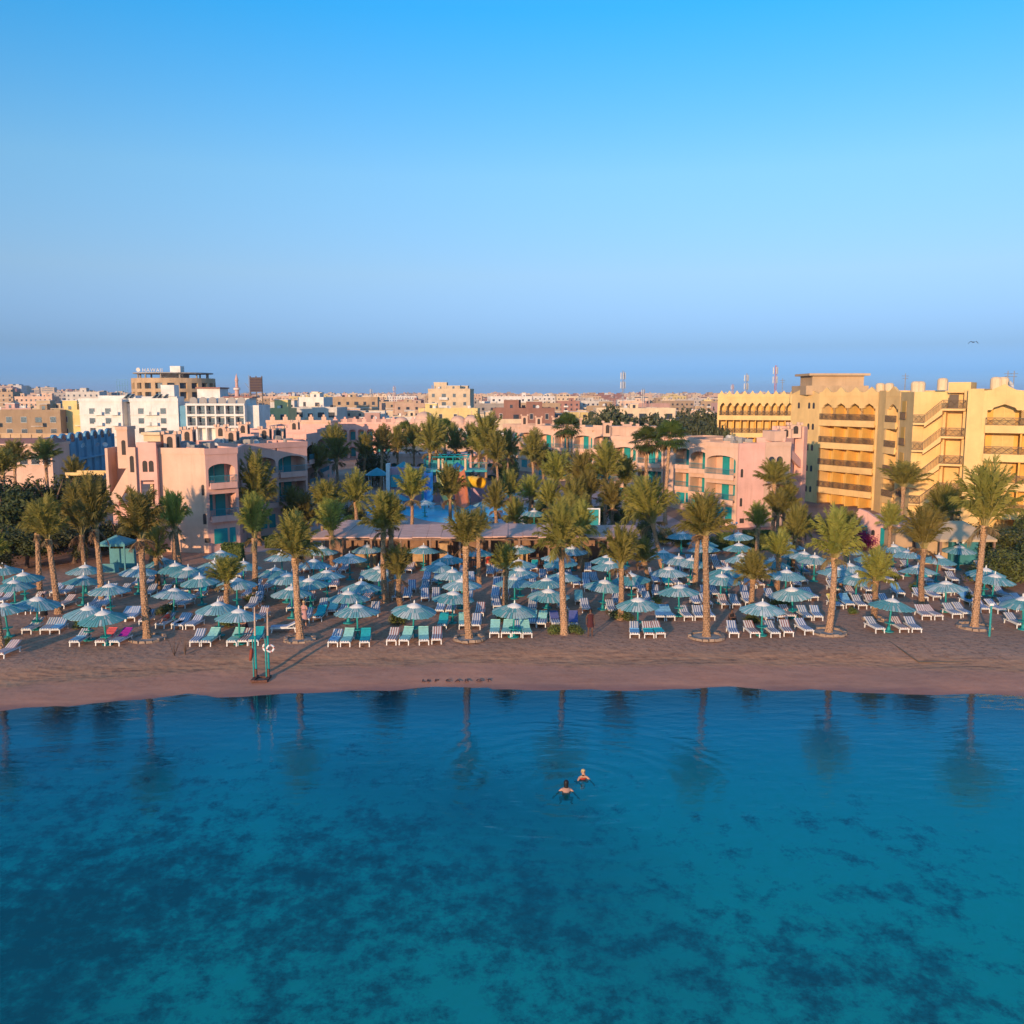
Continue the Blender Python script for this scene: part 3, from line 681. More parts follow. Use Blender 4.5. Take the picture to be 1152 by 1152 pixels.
def trunk_mesh(seed, rings=44, fat=1.0):
    """height 1; sideways bow in metres; scaled in z when placed"""
    rr = random.Random(seed); mb = MB(); n = 12; ph = rr.uniform(0, 6.28); bow = rr.uniform(0.02, 0.16); st = []
    for i in range(rings + 1):
        t = i / rings; r = (0.30 - 0.08 * min(1, t * 1.3) + 0.10 * max(0, 1 - t * 14)) * fat
        if t > 0.86: r += 0.06 * min(1, (t - 0.86) / 0.06)
        b = bow * math.sin(math.pi * t)
        for half in (0, 1):
            rad = r * (1.07 if half == 0 else 0.93); zt = t + half * 0.55 / rings
            if zt > 1: continue
            st.append(len(mb.v))
            for k in range(n):
                a = 2 * math.pi * (k + 0.5 * (i % 2)) / n
                q = rad * (1 + rr.uniform(-0.05, 0.05))
                mb.v.append((q * math.cos(a) + b * math.cos(ph), q * math.sin(a) + b * math.sin(ph), zt))
    for a, b in zip(st, st[1:]):
        mi = 1 if mb.v[a][2] > 0.86 else 0
        for k in range(n):
            k2 = (k + 1) % n; mb.f.append((a + k, a + k2, b + k2, b + k)); mb.m.append(mi)
    mb.f.append(tuple(st[-1] + k for k in range(n))); mb.m.append(1)
    return mb.mesh('palm_trunk', [M['trunk'], M['boot']])
DCROWN = [date_crown(i, 31 + i * 2, 0.8 + 0.10 * i) for i in range(7)]
FCROWN = [fan_crown(i) for i in range(2)]
TRUNK = [trunk_mesh(i) for i in range(5)]
PALMS = []
def palm(px, by, tt, ct, hw, pxc=None, fan=False, zone='garden', label=None):
    """pixel of the foot (or ('D', distance)), of the trunk top and of the crown top; half width of the crown"""
    if isinstance(by, tuple): Y = by[1]; x = XP(px, Y); z = 0.0
    else: p = Gs(px, by); Y = p.y; x = p.x; z = p.z
    ztop = PY(px, tt, Y).z; h = max(1.0, ztop - z); hc = PY(px, ct, Y).z - ztop
    dep = Y * _cp + (CAM_H - ztop) * _sp; w = hw * dep / FPX
    if fan: h = max(1.0, h + hc - 1.5 * (w / 1.5))
    r = empty('fan_palm' if fan else 'date_palm', (x, Y, z), 0)
    if pxc is not None: r.rotation_euler.y = math.atan2((pxc - px) * dep / FPX, h)
    else: r.rotation_euler.y = R(rnd.gauss(0, 1.6)); r.rotation_euler.x = R(rnd.gauss(0, 1.6))
    t = obj('trunk', TRUNK[rnd.randrange(5)], r, (0, 0, -0.1), rnd.uniform(0, 6.28)); f = 0.62 + 0.02 * h + rnd.uniform(-0.05, 0.05)
    if h < 3: f = 0.72
    t.scale = (f, f, h + 0.15)
    if fan:
        s = w / 1.5; c = obj('crown', FCROWN[rnd.randrange(2)], r, (0, 0, h), rnd.uniform(0, 6.28)); c.scale = (s, s, s)
    else:
        s = w * (1.12 if zone == 'front' else 1.0); c = obj('crown', DCROWN[rnd.randrange(7)], r, (0, 0, h), rnd.uniform(0, 6.28)); c.scale = (s, s, hc)
    PALMS.append((r, px, Y, zone, label, fan)); return r
# first line at the edge of the sand
for a in ((2,735,632,596,16), (166,719,607,552,25), (338,720,628,578,25,335), (528,719,615,574,22,525), (635,714,618,566,27), (795,717,603,556,28,790), (932,712,628,573,26,935), (1096,706,592,524,32,1100)):
    palm(*a, zone='front')
# palms standing among the parasols
for a in ((66,690,607,560,25,60), (98,652,602,543,22,95), (114,681,596,538,23), (258,697,657,626,21), (287,673,606,556,20), (204,656,596,553,17,200), (178,662,628,592,15), (375,642,603,562,20), (434,678,598,555,25), (441,675,592,553,16), (451,682,652,614,18),
          (570,692,642,612,18), (539,657,603,573,15), (652,643,603,566,18), (698,697,640,592,23), (731,669,632,605,19,724), (782,661,602,566,19), (845,693,652,620,22), (874,665,628,598,18), (851,640,594,566,15), (891,645,607,570,17), (947,660,612,575,16),
          (983,697,654,617,23), (999,640,592,566,15), (1037,679,618,571,26),  (745,640,588,535,30,733), (45,668,600,566,17)):
    palm(*a, zone='beach')
# garden and pool palms, by distance
for a in ((292,('D',84),570,510,23), (368,('D',88),580,540,20), (400,('D',86),565,530,18), (345,('D',90),590,555,18), (664,('D',92),560,530,17), (690,('D',88),572,540,17), (560,('D',118),520,485,14), (617,('D',94),572,540,15), (703,('D',99),548,512,15), (538,('D',126),512,480,13), (574,('D',104),560,530,13), (462,('D',88),562,525,20), (507,('D',92),562,523,19), (557,('D',90),575,540,15), (580,('D',84),588,560,15), (597,('D',98),562,535,17), 
          (381,('D',120),520,478,18), (428,('D',130),508,479,15), (447,('D',140),508,480,14), (466,('D',138),505,478,14), (482,('D',128),510,468,18), (490,('D',135),505,474,16), (515,('D',142),508,478,14), (532,('D',136),505,476,13), (547,('D',120),510,466,20), (572,('D',126),515,484,15), (598,('D',112),520,484,16), (612,('D',118),530,500,15),
          (628,('D',104),545,508,19), (655,('D',96),550,508,20), (680,('D',95),538,498,22), (640,('D',90),575,538,20), (712,('D',86),578,548,16), (645,('D',84),598,556,22),
          (410,('D',135),515,488,13), (355,('D',112),530,500,15), (330,('D',92),580,548,16)):
    palm(*a, zone='garden')
for a in ((868,('D',86),545,518,23), (880,('D',88),575,543,20), (872,('D',83),580,552,17), (1012,('D',84),548,520,26), (1054,('D',83),582,545,20), (900,('D',82),600,568,15), (1070,('D',86),575,548,16)):
    palm(*a, zone='right')
for a in ((640,('D',125),500,463,18), (748,('D',98),500,472,22), (728,('D',100),502,478,20), (500,('D',150),490,470,12), (457,('D',152),492,473,12)):
    palm(*a, fan=True, zone='fan')
for a in ((20,('D',100),520,496,20), (58,('D',104),518,494,18), (8,('D',92),535,505,20), (90,('D',96),545,515,16), (170,('D',76),610,572,18), (196,('D',75),590,556,14)):
    palm(*a, zone='left')
ZL = {'front': ('tall date palm at the sand edge, {o} of the front palm line', 'date palms along the sand edge'),
      'beach': ('date palm among the teal parasols, {o} of palms between the parasols', 'date palms among the parasols'),
      'garden': ('date palm in the hotel garden around the pool, {o} of garden palms', 'date palms in the pool garden'),
      'right': ('date palm below the yellow hotel, {o} of palms near its foot', 'date palms below the yellow hotel'),
      'fan': ('fan palm with drooping round leaves and dry skirt, {o} of fan palms', 'fan palms in the garden'),
      'left': ('date palm beside the dark trees on the left, {o} of that clump', 'date palms by the dark trees')}
for z, (fm, gr) in ZL.items():
    ps = sorted([p for p in PALMS if p[3] == z], key=lambda p: p[1])
    for i, p in enumerate(ps): tag(p[0], fm.format(o=order_phrase(i + 1, len(ps))), 'palm', gr)
# stone rings round the feet of the first palms
def stone_ring(px, py, rad, who, seed):
    p = Gs(px, py); rr = random.Random(seed); r = empty('palm_planter', (p.x, p.y, p.z), 0, f'low stone ring at the foot of the {who}', 'planter', 'stone rings round palm feet')
    mb = MB(); k = int(rad * 18)
    for i in range(k):
        a = 2 * math.pi * i / k; q = rad + rr.uniform(-.04, .04); w = 0.15 + rr.uniform(0, .06); hgt = rr.uniform(.09, .17)
        c = Vector((math.cos(a) * q, math.sin(a) * q, 0)); t = Vector((-math.sin(a), math.cos(a), 0)) * w; n_ = Vector((math.cos(a), math.sin(a), 0)) * .11
        b = [c - t - n_, c - t + n_, c + t + n_, c + t - n_]; b = b[::-1]
        mb.hexa(b, [x * 1 + Vector((0, 0, hgt)) + (c - x) * rr.uniform(.1, .3) for x in b])
    mb.build('stone_edging', M['stone'], r)
    mb = MB(); mb.lathe([(rad, 0.02), (rad * .5, .07), (0, .10)], n=16); mb.build('soil', M['roofdirt'], r)
for i, (px, py, rad, who) in enumerate(((166,719,.95,'front palm with pink towels to its left'), (338,720,.85,'front palm right of the teal lifebuoy posts'), (528,719,.8,'fourth front palm'), (795,717,.95,'front palm before the cream stepped facade'), (932,712,.95,'front palm before the yellow hotel stair'), (1096,706,.9,'tallest front palm on the right'), (983,697,.6,'short palm behind the right front parasol'))):
    stone_ring(px, py, rad, who, i)

# ------------------------------------------------------------------ bushes and trees
M['leaf_dark'] = leafmat('dark_tree_leaves', (0.022, 0.036, 0.012), (0.10, 0.10, 0.028), 0.15, 0.5, 0.2)
M['leaf_mid'] = leafmat('bush_leaves', (0.06, 0.085, 0.02), (0.18, 0.19, 0.045), 0.25, 0.9, 0.2)
M['leaf_grey'] = leafmat('grey_green_leaves', (0.05, 0.065, 0.03), (0.13, 0.13, 0.06), 0.2, 0.6, 0.2)
M['bough'] = leafmat('bougainvillea_flowers', (0.16, 0.008, 0.07), (0.30, 0.02, 0.12), 0.2, 2.0, 0.1)
M['bark'] = surf('tree_bark', (0.16, 0.10, 0.07), 0.95, 0.3, 3, 0.6, 15)
def leafcloud(seed, clumps, nleaf, size, mats, flat_=0.0):
    rr = random.Random(seed); mb = MB(); tot = sum(c[3] ** 2 for c in clumps)
    for cx, cy, cz, cr in clumps:
        for _ in range(int(nleaf * cr * cr / tot)):
            u = Vector((rr.gauss(0, 1), rr.gauss(0, 1), rr.gauss(0, 0.85))).normalized(); r = cr * (0.45 + 0.6 * rr.random() ** 0.6) * (1 + 0.2 * math.sin(5 * u.x + 3 * u.z + cx))
            p = Vector((cx, cy, cz)) + u * r
            if p.z < 0.02: continue
            nrm = (u * 0.7 + Vector((rr.gauss(0, 1), rr.gauss(0, 1), rr.gauss(0, 1))) * 0.55).normalized(); a = nrm.orthogonal().normalized(); b = nrm.cross(a)
            an = rr.uniform(0, 6.28); a, b = a * math.cos(an) + b * math.sin(an), b * math.cos(an) - a * math.sin(an)
            s = size * rr.uniform(0.6, 1.35)
            mb.face([p - a * s, p - b * s * 0.45, p + a * s, p + b * s * 0.45], (rr.randrange(len(mats)) if len(mats) > 1 and rr.random() < .5 else 0))
    return mb.mesh('leaf_crown', mats)
def rclumps(seed, w, h, n, zb):
    rr = random.Random(seed); o = []
    for i in range(n):
        a = rr.uniform(0, 6.28); q = rr.random() ** 0.5 * w * 0.72; t = rr.random()
        o.append((q * math.cos(a), q * math.sin(a), zb + (h - zb) * (0.2 + 0.62 * t) * (1 - 0.35 * q / w), w * rr.uniform(0.26, 0.42)))
    return o
TREE_D = [leafcloud(i, rclumps(i, 3.6, 8.0, 16, 1.0), 6500, 0.20, [M['leaf_dark']]) for i in range(3)]
TREE_F = [leafcloud(10 + i, rclumps(10 + i, 4.2, 7.0, 15, 2.0), 3600, 0.30, [M['leaf_grey'], M['leaf_dark']]) for i in range(2)]
BUSH = [leafcloud(20 + i, [(rnd.uniform(-.5, .5), rnd.uniform(-.5, .5), rnd.uniform(.25, .6), rnd.uniform(.35, .55)) for _ in range(7)], 1500, 0.075, [M['leaf_mid']]) for i in range(3)]
SHRUB = [leafcloud(30 + i, rclumps(30 + i, 2.2, 3.6, 22, 0.1), 5200, 0.12, [M['leaf_mid'], M['leaf_grey']]) for i in range(3)]
BOUG = leafcloud(41, rclumps(41, 2.6, 2.4, 13, 0.4), 3600, 0.12, [M['bough']])
def tree_trunk(seed, h, w):
    rr = random.Random(seed); mb = MB(); mb.tube([(0, 0, -.1), (rr.uniform(-.2, .2), rr.uniform(-.2, .2), h * .25), (rr.uniform(-.3, .3), rr.uniform(-.3, .3), h * .5)], [w, w * .8, w * .55], 8)
    for k in range(6):
        a = k * 1.05 + rr.uniform(-.3, .3); q = h * .28
        mb.tube([(0, 0, h * rr.uniform(.25, .45)), (q * .5 * math.cos(a), q * .5 * math.sin(a), h * .6), (q * math.cos(a), q * math.sin(a), h * .78)], [w * .5, w * .32, w * .1], 6)
    return mb.mesh('tree_trunk', M['bark'])
TT = [tree_trunk(0, 8, .32), tree_trunk(1, 7, .3)]
def tree(px, Y, top, hw, meshes, H0, W0, tt, label, group, name='leafy_tree', z=0.0):
    x = XP(px, Y); zt = PY(px, top, Y).z; w = hw * Y / FPX
    r = empty(name, (x, Y, z), 0, label, 'tree', group); s = w / W0; sz = (zt - z) / H0
    c = obj('crown', rnd.choice(meshes), r, (0, 0, 0), rnd.uniform(0, 6.28), (s, s, sz)); obj('trunk', tt, r, (0, 0, 0), rnd.uniform(0, 6), (s, s, sz))
    return r
DL = ((10,80,522,46,'big dark leafy tree at the left edge behind the parasols'), (62,82,515,40,'dark leafy tree behind the second parasol row on the left'), (100,88,520,34,'dark tree between the blue apartments and pink outdoor stair'), (-30,84,510,50,'dark tree cut by the left picture edge'), (30,73,585,40,'low dark tree under the leaning left palm'), (84,75,575,38,'low dark tree right behind two close left palms'), (-8,72,580,34,'low dark tree behind the leftmost front palm'), (134,77,572,26,'small dark round tree in front of the pink stair tower'))
for px, Y, top, hw, lb in DL: tree(px, Y, top, hw, TREE_D, 8.0, 3.6, TT[0], lb, 'dark trees on the left')
for i, (px, Y, top, hw) in enumerate(((-10,70,612,24),(25,77,590,30),(52,79,592,28),(78,80,588,28),(105,80,592,26),(128,79,600,20),(5,84,560,36),(60,90,545,40))):
    x = XP(px, Y); s = hw * Y / FPX / 2.2; zt = PY(px, top, Y).z
    r = empty('garden_shrub', (x, Y, 0), 0, f'dark shrub below the left trees, {order_phrase([2, 3, 5, 6, 7, 8, 1, 4].index(i + 1) + 1, 8)} of that dark undergrowth', 'shrub', 'dark shrubs on the left'); obj('leaves', TREE_D[i % 3], r, (0, 0, 0), rnd.uniform(0, 6), (s * .62, s * .62, max(.2, zt / 8)))
FL = ((690,175,455,34,'broad grey-green tree behind the cream stepped hotel wing'), (730,180,462,34,'wide tree right of the broadest ficus'), (665,165,468,26,'tree behind the fan palm of the cream wing'), (765,185,466,30,'tree left of the dark hedge trees near yellow hotel'), (790,150,472,20,'dark green tree at the corner of the yellow hotel'), (806,148,474,18,'dark green tree against the yellow hotel end'), (780,200,455,26,'far tree behind the roof with satellite dishes'), (830,210,462,22,'far tree hidden behind yellow hotel end'), (618,175,478,18,'small tree behind the garden palms'))
for px, Y, top, hw, lb in FL: tree(px, Y, top, hw, TREE_F, 7.0, 4.2, TT[1], lb, 'trees between hotel and town')
PB = ((98,705,.95,.7,'round bush in the stone bed beside front parasol with pink towels'), (186,690,.8,.6,'dark bush beneath the parasol left of the second front palm'), (258,704,.75,.6,'yellow-green bush at the foot of the short left palm'), (445,702,.85,.9,'dark bush left of the middle front parasol'), (624,712,.62,.5,'bright low bush left at the foot of the middle front palm'), (647,713,.62,.5,'bright low bush right at the foot of the middle front palm'), (699,697,.95,.55,'yellow-green bush ring at the foot of the leaning front palm'), (848,700,.8,.5,'bush behind the front parasol right of centre'), (878,685,.9,.7,'dark bush between two parasols before the yellow hotel'), (287,676,.8,.5,'dark low bush at the foot of the palm behind striped loungers'), (8,728,.6,.5,'grassy bush at the foot of the leftmost front palm'), (1006,652,.7,.5,'bush behind the right-hand parasols'), (1027,664,.5,.6,'small bush before the leaning right palm'), (1090,680,.4,.8,'slim bush left of the tallest right palm'), (571,700,.8,.5,'brownish bush at the foot of a short middle palm'), (410,660,.8,.55,'bush between parasols left of the twin palms'), (960,690,.5,.4,'small bush left of the short right palm'), (736,680,.6,.5,'bush at the foot of the leaning palm right of centre'))
for px, py, s, sz, lb in PB:
    p = Gs(px, py); r = empty('bush', (p.x, p.y, p.z), 0, lb, 'bush', 'bushes on the beach'); obj('leaves', rnd.choice(BUSH), r, (0, 0, 0), rnd.uniform(0, 6), (s, s, sz * 1.1))
RS = ((1130,74,590,46,'large green shrub mass at the right edge under yellow hotel'), (1090,80,588,34,'green shrub left of the right edge shrub mass'), (1160,78,566,40,'tall shrub cut by the right picture edge'), (1075,86,580,30,'shrub behind the small beige tent roof'), (1025,84,600,24,'shrub below the yellow hotel outdoor stair'), (930,92,580,22,'yellow-green shrub left of the bougainvillea'), (955,95,583,20,'shrub behind the bougainvillea'), (1130,66,612,40,'low shrub in front of the right edge mass'), (1165,68,610,36,'low shrub at the very right edge behind the last parasol'), (905,96,590,20,'dark shrub in the gap between pink and yellow hotels'), (885,92,600,14,'shrub under the end wall of the pink hotel'))
for px, Y, top, hw, lb in RS:
    x = XP(px, Y); s = hw * Y / FPX / 2.2; zt = PY(px, top, Y).z
    r = empty('garden_shrub', (x, Y, 0), 0, lb, 'shrub', 'shrubs on the right'); obj('leaves', rnd.choice(SHRUB), r, (0, 0, 0), rnd.uniform(0, 6), (s, s, max(.25, zt / 3.6)))
GS = [(600,98,577,15),(622,93,580,16),(643,95,573,16),(668,96,566,17),(700,97,566,16),(612,106,556,14),(560,100,583,12),(725,90,582,13),(650,108,552,15),(685,106,550,14),(380,84,594,22),(420,92,583,18),(445,86,588,20),(398,96,560,16),(660,88,580,16),(690,86,585,20),(720,84,590,16),(750,84,592,16),(640,100,560,18),(510,135,502,22),(370,100,560,14),(770,83,598,12),(840,80,602,16),(803,80,600,14),(420,140,498,20),(570,140,498,18)]
for i, (px, Y, top, hw) in enumerate(sorted(GS)):
    x = XP(px, Y); s = hw * Y / FPX / 2.2; zt = PY(px, top, Y).z
    r = empty('garden_shrub', (x, Y, 0), 0, f'garden shrub between pool palms, {order_phrase(i + 1, len(GS))} of the pool garden shrubs', 'shrub', 'shrubs in the pool garden'); obj('leaves', rnd.choice(SHRUB), r, (0, 0, 0), rnd.uniform(0, 6), (s, s, max(.2, zt / 3.6)))
for px, Y, top, hw, lb in ((962,82.5,594,25,'crimson bougainvillea over the small pink house'), (986,83,600,14,'crimson bougainvillea drooping right of the first')):
    x = XP(px, Y); zt = PY(px, top, Y).z; r = empty('bougainvillea', (x, Y, 0), 0, lb, 'flowering shrub', 'bougainvillea'); obj('flowers', BOUG, r, (0, 0, zt - 2.4 * hw * Y / FPX / 2.6), 0, (hw * Y / FPX / 2.6,) * 3)
    mb = MB(); mb.tube([(0, 0, 0), (.1, 0, zt * .5), (0, .1, zt - .5)], [.12, .09, .05], 6); mb.build('stem', M['bark'], r)
def hedge(px0, px1, Y, h, th, lb, seed):
    x0 = XP(px0, Y); x1 = XP(px1, Y); rr = random.Random(seed); mb = MB(); Lx = x1 - x0
    for _ in range(int(260 * (Lx * h + Lx * th))):
        f = rr.random(); x = rr.uniform(-Lx/2, Lx/2); s = .07 * rr.uniform(.7, 1.3)
        p = Vector((x, -th/2 + rr.uniform(-.05, .05), rr.uniform(0, h))) if f < .55 else (Vector((x, rr.uniform(-th/2, th/2), h + rr.uniform(-.06, .05))) if f < .85 else Vector((rr.choice((-1, 1)) * Lx/2, rr.uniform(-th/2, th/2), rr.uniform(0, h))))
        u = Vector((rr.gauss(0, 1), rr.gauss(0, 1), rr.gauss(0, 1))).normalized(); a = u.orthogonal().normalized(); b = u.cross(a)
        mb.face([p - a*s, p - b*s*.6, p + a*s, p + b*s*.6])
    mb.box(-Lx/2 + .06, -th/2 + .06, 0, Lx/2 - .06, th/2 - .06, h - .06)
    r = empty('clipped_hedge', ((x0 + x1)/2, Y, 0), 0, lb, 'hedge', 'clipped hedges'); mb.build('leaves', M['leaf_mid'], r)
hedge(251, 274, 76, 1.5, 1.2, 'clipped square hedge below the pink balconies on the left', 1)
hedge(806, 826, 82, 1.5, 1.0, 'clipped hedge below the cream hotel corner', 2)
hedge(836, 868, 82, 1.7, 1.2, 'clipped hedge at the foot of the pink end wall', 3)
hedge(303, 345, 84, 0.9, 3.0, 'low wide hedge left of the mat-roofed bar', 4)
# ------------------------------------------------------------------ hotel wings
class Sec:
    """a stretch of facade: local x runs from A to B (left to right seen from outside), local y goes inwards"""
    def __init__(s, root, A, B, z0=0.0):
        s.root = root; s.L = math.hypot(B[0] - A[0], B[1] - A[1]); s.rz = math.atan2(B[1] - A[1], B[0] - A[0]); s.A = (A[0] - root.location.x, A[1] - root.location.y, z0)
    def add(s, name, mesh_or_mb, mats=None, x=0.0, y=0.0, z=0.0, parent=None, smooth=False):
        me = mesh_or_mb.mesh(name, mats, smooth) if isinstance(mesh_or_mb, MB) else mesh_or_mb
        if parent is not None: return obj(name, me, parent)
        c, sn = math.cos(s.rz), math.sin(s.rz)
        return obj(name, me, s.root, (s.A[0] + x * c - y * sn, s.A[1] + x * sn + y * c, s.A[2] + z), s.rz)
_rail = {}
def railing(Lr, h, mat, sp=0.13, key='r', th=0.02):
    k = (round(Lr, 2), h, mat.name, sp)
    if k not in _rail:
        mb = MB(); mb.box(0, -.025, h - .05, Lr, .025, h); mb.box(0, -.02, 0.04, Lr, .02, 0.08)
        n = max(2, int(Lr / sp))
        for i in range(n + 1):
            x = Lr * i / n; mb.box(x - th / 2, -th / 2, .06, x + th / 2, th / 2, h - .03)
        if sp < 0.12:                      # ornate panel: crossed bars
            m2 = max(2, int(Lr / .7))
            for i in range(m2):
                x0 = Lr * i / m2; x1 = Lr * (i + 1) / m2
                mb.tube([(x0, -.025, .1), (x1, -.025, h - .08)], .018, 4); mb.tube([(x0, -.025, h - .08), (x1, -.025, .1)], .018, 4)
        _rail[k] = mb.mesh('railing', mat)
    return _rail[k]
_cache = {}
def cached(key, fn):
    if key not in _cache: _cache[key] = fn()
    return _cache[key]
def door_mesh(w, h, mat):
    def f():
        mb = MB(); mb.box(0, -.05, 0, w, 0, h)
        for a, b in ((.12, .46), (.54, .9)):
            mb.box(.1, -.065, h * a, w - .1, -.05, h * b)
        for i in range(10): mb.box(.13, -.075, h * .56 + i * h * .032, w - .13, -.065, h * .575 + i * h * .032)
        return mb.mesh('door', mat)
    return cached(('door', w, h, mat.name), f)
def arch_pts(w, hs, rise, n=10):
    return [(w / 2 - w / 2 * math.cos(math.pi * i / n), hs + rise * math.sin(math.pi * i / n)) for i in range(n + 1)]
def shutter_mesh(w, h, rise, mat):
    def f():
        mb = MB(); p = [(0, 0), *arch_pts(w, h - rise, rise)] if rise else [(0, 0), (0, h), (w, h)]
        p = p + [(w, 0)]
        mb.prism([(x, -.05, z) for x, z in p], (0, .05, 0))
        k = int(h * .8 / .09)
        for i in range(k): mb.box(.08, -.065, .1 + i * .09, w / 2 - .03, -.05, .14 + i * .09); mb.box(w / 2 + .03, -.065, .1 + i * .09, w - .08, -.05, .14 + i * .09)
        return mb.mesh('shutter', mat)
    return cached(('sh', w, h, rise, mat.name), f)
def niche_mesh(w, h, mat):
    def f():
        mb = MB(); p = [(0, 0), *arch_pts(w, h - w * .5, w * .5, 8), (w, 0)]
        mb.prism([(x, -.02, z) for x, z in p], (0, .05, 0)); return mb.mesh('window', mat)
    return cached(('ni', w, h, mat.name), f)
def turret(root, x, y, z, w=1.3, h=1.9, mat='peach', rz=0):
    mb = MB(); mb.box(-w/2, -w/2, 0, w/2, w/2, h)
    for a in (-1, 1):
        for b in (-1, 1): mb.box(a * w/2 - .14, b * w/2 - .14, h, a * w/2 + .14, b * w/2 + .14, h + .28)
    t = obj('roof_turret', cached(('tu', w, h, mat), lambda: mb.mesh('roof_turret', M[mat])), root, (x - root.location.x, y - root.location.y, z), rz)
    for a in (0, 1):
        n = obj('niche', niche_mesh(.5, h * .62, M['dark']), t); n.location = (-.25, -w/2 - .01, .45) if a == 0 else (w/2 + .01, -.25, .45); n.rotation_euler.z = 0 if a == 0 else math.pi / 2
    return t
def pink_section(root, A, B, ztop, nb, depth=9.0, wall='peach', z2=3.0, z3=6.0, balc=True, seed=0, flip=False):
    rr = random.Random(seed); s = Sec(root, A, B); Lx = s.L; w = Lx / nb; rec = 1.6; th = .25; mb = MB(); W = M[wall]
    zr = ztop - .55
    mb.box(0, rec, 0, Lx, depth, zr)
    mb.box(0, 0, 0, th, rec - .002, zr); mb.box(Lx - th, 0, 0, Lx, rec - .002, zr)
    mb.box(th, th + .002, zr - .25, Lx - th, rec - .002, zr)                     # balcony ceiling
    for b in range(nb):
        u0 = b * w + (th if b == 0 else .16); u1 = (b + 1) * w - (th if b == nb - 1 else .16)
        if b: mb.box(b * w - .158, 0, 0, b * w + .158, rec - .002, zr - .252)
        ap = arch_pts(u1 - u0, ztop - 1.95, .55)
        mb.prism([(u0, 0, zr - .003), *[(u0 + x, 0, z) for x, z in ap], (u1, 0, zr - .003)], (0, th, 0))
        mb.box(u0, 0, z3 - .75, u1, th, z3 - .252)                               # lintel of the middle storey
        mb.box(u0, 0, 0, u1, th, z2 - .252)                                      # ground storey wall
        for z in (z2, z3): mb.box(u0, .002, z - .25, u1, rec - .002, z)          # balcony slabs
    # parapet
    mb.box(-.06, -.06, zr + .002, Lx + .06, .16, ztop); mb.box(-.06, depth - .2, zr + .002, Lx + .06, depth + .06, ztop - .003)
    mb.box(-.06, .162, zr + .002, .16, depth - .202, ztop - .006); mb.box(Lx - .16, .162, zr + .002, Lx + .06, depth - .202, ztop - .006)
    wl = s.add('wall', mb, W)
    r = MB(); r.box(.17, .17, zr + .004, Lx - .17, depth - .21, zr + .05); rf = s.add('roof', r, M['roofdirt'])
    for k in range(int(Lx * .5) + 2):                                            # clutter on the roof
        pass
    for b in range(nb):
        u0 = b * w + (th if b == 0 else .16); u1 = (b + 1) * w - (th if b == nb - 1 else .16); ww = u1 - u0
        for z in (z2, z3):
            bb = MB(); bb.box(0, -.36, -.27, ww, -.24, .28); bb.box(0, -.24, -.27, ww, 0, -.12)
            s.add('balcony_front', bb, M['pink'] if wall == 'pink' else W, u0, 0, z)
            s.add('railing', railing(ww, .62, M['tealrail']), None, u0, -.30, z + .30)
            dx = .25 * ww if not flip else .55 * ww
            s.add('door', door_mesh(.95, 2.15, M['teal']), None, u0 + dx - .1, rec, z)
            dx2 = .62 * ww if not flip else .12 * ww
            if z == z3: s.add('shutter', shutter_mesh(round(min(1.5, ww * .36), 2), 1.9, .4, M['teal']), None, u0 + dx2, rec, z + .35)
            else: s.add('shutter', shutter_mesh(round(min(1.1, ww * .28), 2), 1.5, 0, M['teal']), None, u0 + dx2, rec, z + .6)
        s.add('shutter', shutter_mesh(round(min(2.0, ww * .5), 2), 1.35, 0, M['teal']), None, u0 + ww * .12, 0, .75)
        s.add('shutter', shutter_mesh(round(min(.9, ww * .22), 2), 1.35, 0, M['teal']), None, u0 + ww * .70, 0, .75)
    return s
def dish_mesh():
    mb = MB(); mb.lathe([(0, 0), (.25, .04), (.45, .14), (.55, .22)], n=12); mb.lathe([(.56, .22), (.45, .16), (.25, .06), (0, .02)], n=12)
    mb.tube([(0, 0, 0), (0, .15, -.6)], .03, 5); mb.tube([(0, 0, 0), (.0, 0.0, .45)], .015, 4); return mb.mesh('satellite_dish', M['metal'])
DISH = dish_mesh()
M['dishw'] = surf('dish_white', (0.55, 0.52, 0.48), 0.5)
DISHW = DISH.copy(); DISHW.materials[0] = M['dishw']
def dish(root, x, y, z, s=1.0, white=True):
    d = obj('satellite_dish', DISHW if white else DISH, root, (x - root.location.x, y - root.location.y, z + .6 * s), rnd.uniform(-.6, .9), (s, s, s)); d.rotation_euler.x = R(62)
def ac_mesh():
    mb = MB(); mb.box(-.45, -.2, .1, .45, .2, .75); mb.lathe([(.22, 0), (.2, .02), (0, .02)], (-.1, 0, .75), 10); mb.box(-.4, -.18, 0, -.34, .18, .1); mb.box(.34, -.18, 0, .4, .18, .1); return mb.mesh('air_conditioner', M['grey'])
AC = ac_mesh()
def roof_kit(root, P0, P1, z, n, seed, dishes=0.4):
    rr = random.Random(seed)
    for _ in range(n):
        x = rr.uniform(P0[0], P1[0]); y = rr.uniform(P0[1], P1[1])
        if rr.random() < dishes: dish(root, x, y, z, rr.uniform(.55, .85), rr.random() < .6)
        else: obj('air_conditioner', AC, root, (x - root.location.x, y - root.location.y, z), rr.uniform(0, 3), (rr.uniform(.8, 1.2),) * 3)

# ---- left pink wing
e = empty('pink_hotel_wing', (-28, 82, 0), 0, 'pink hotel wing with teal balconies and outdoor stair, left of the palms', 'hotel', 'pink hotel wings')
def A2(px, Y): return (XP(px, Y, 6), Y)
c1 = A2(232, 80.0); c2 = A2(268, 82.1)
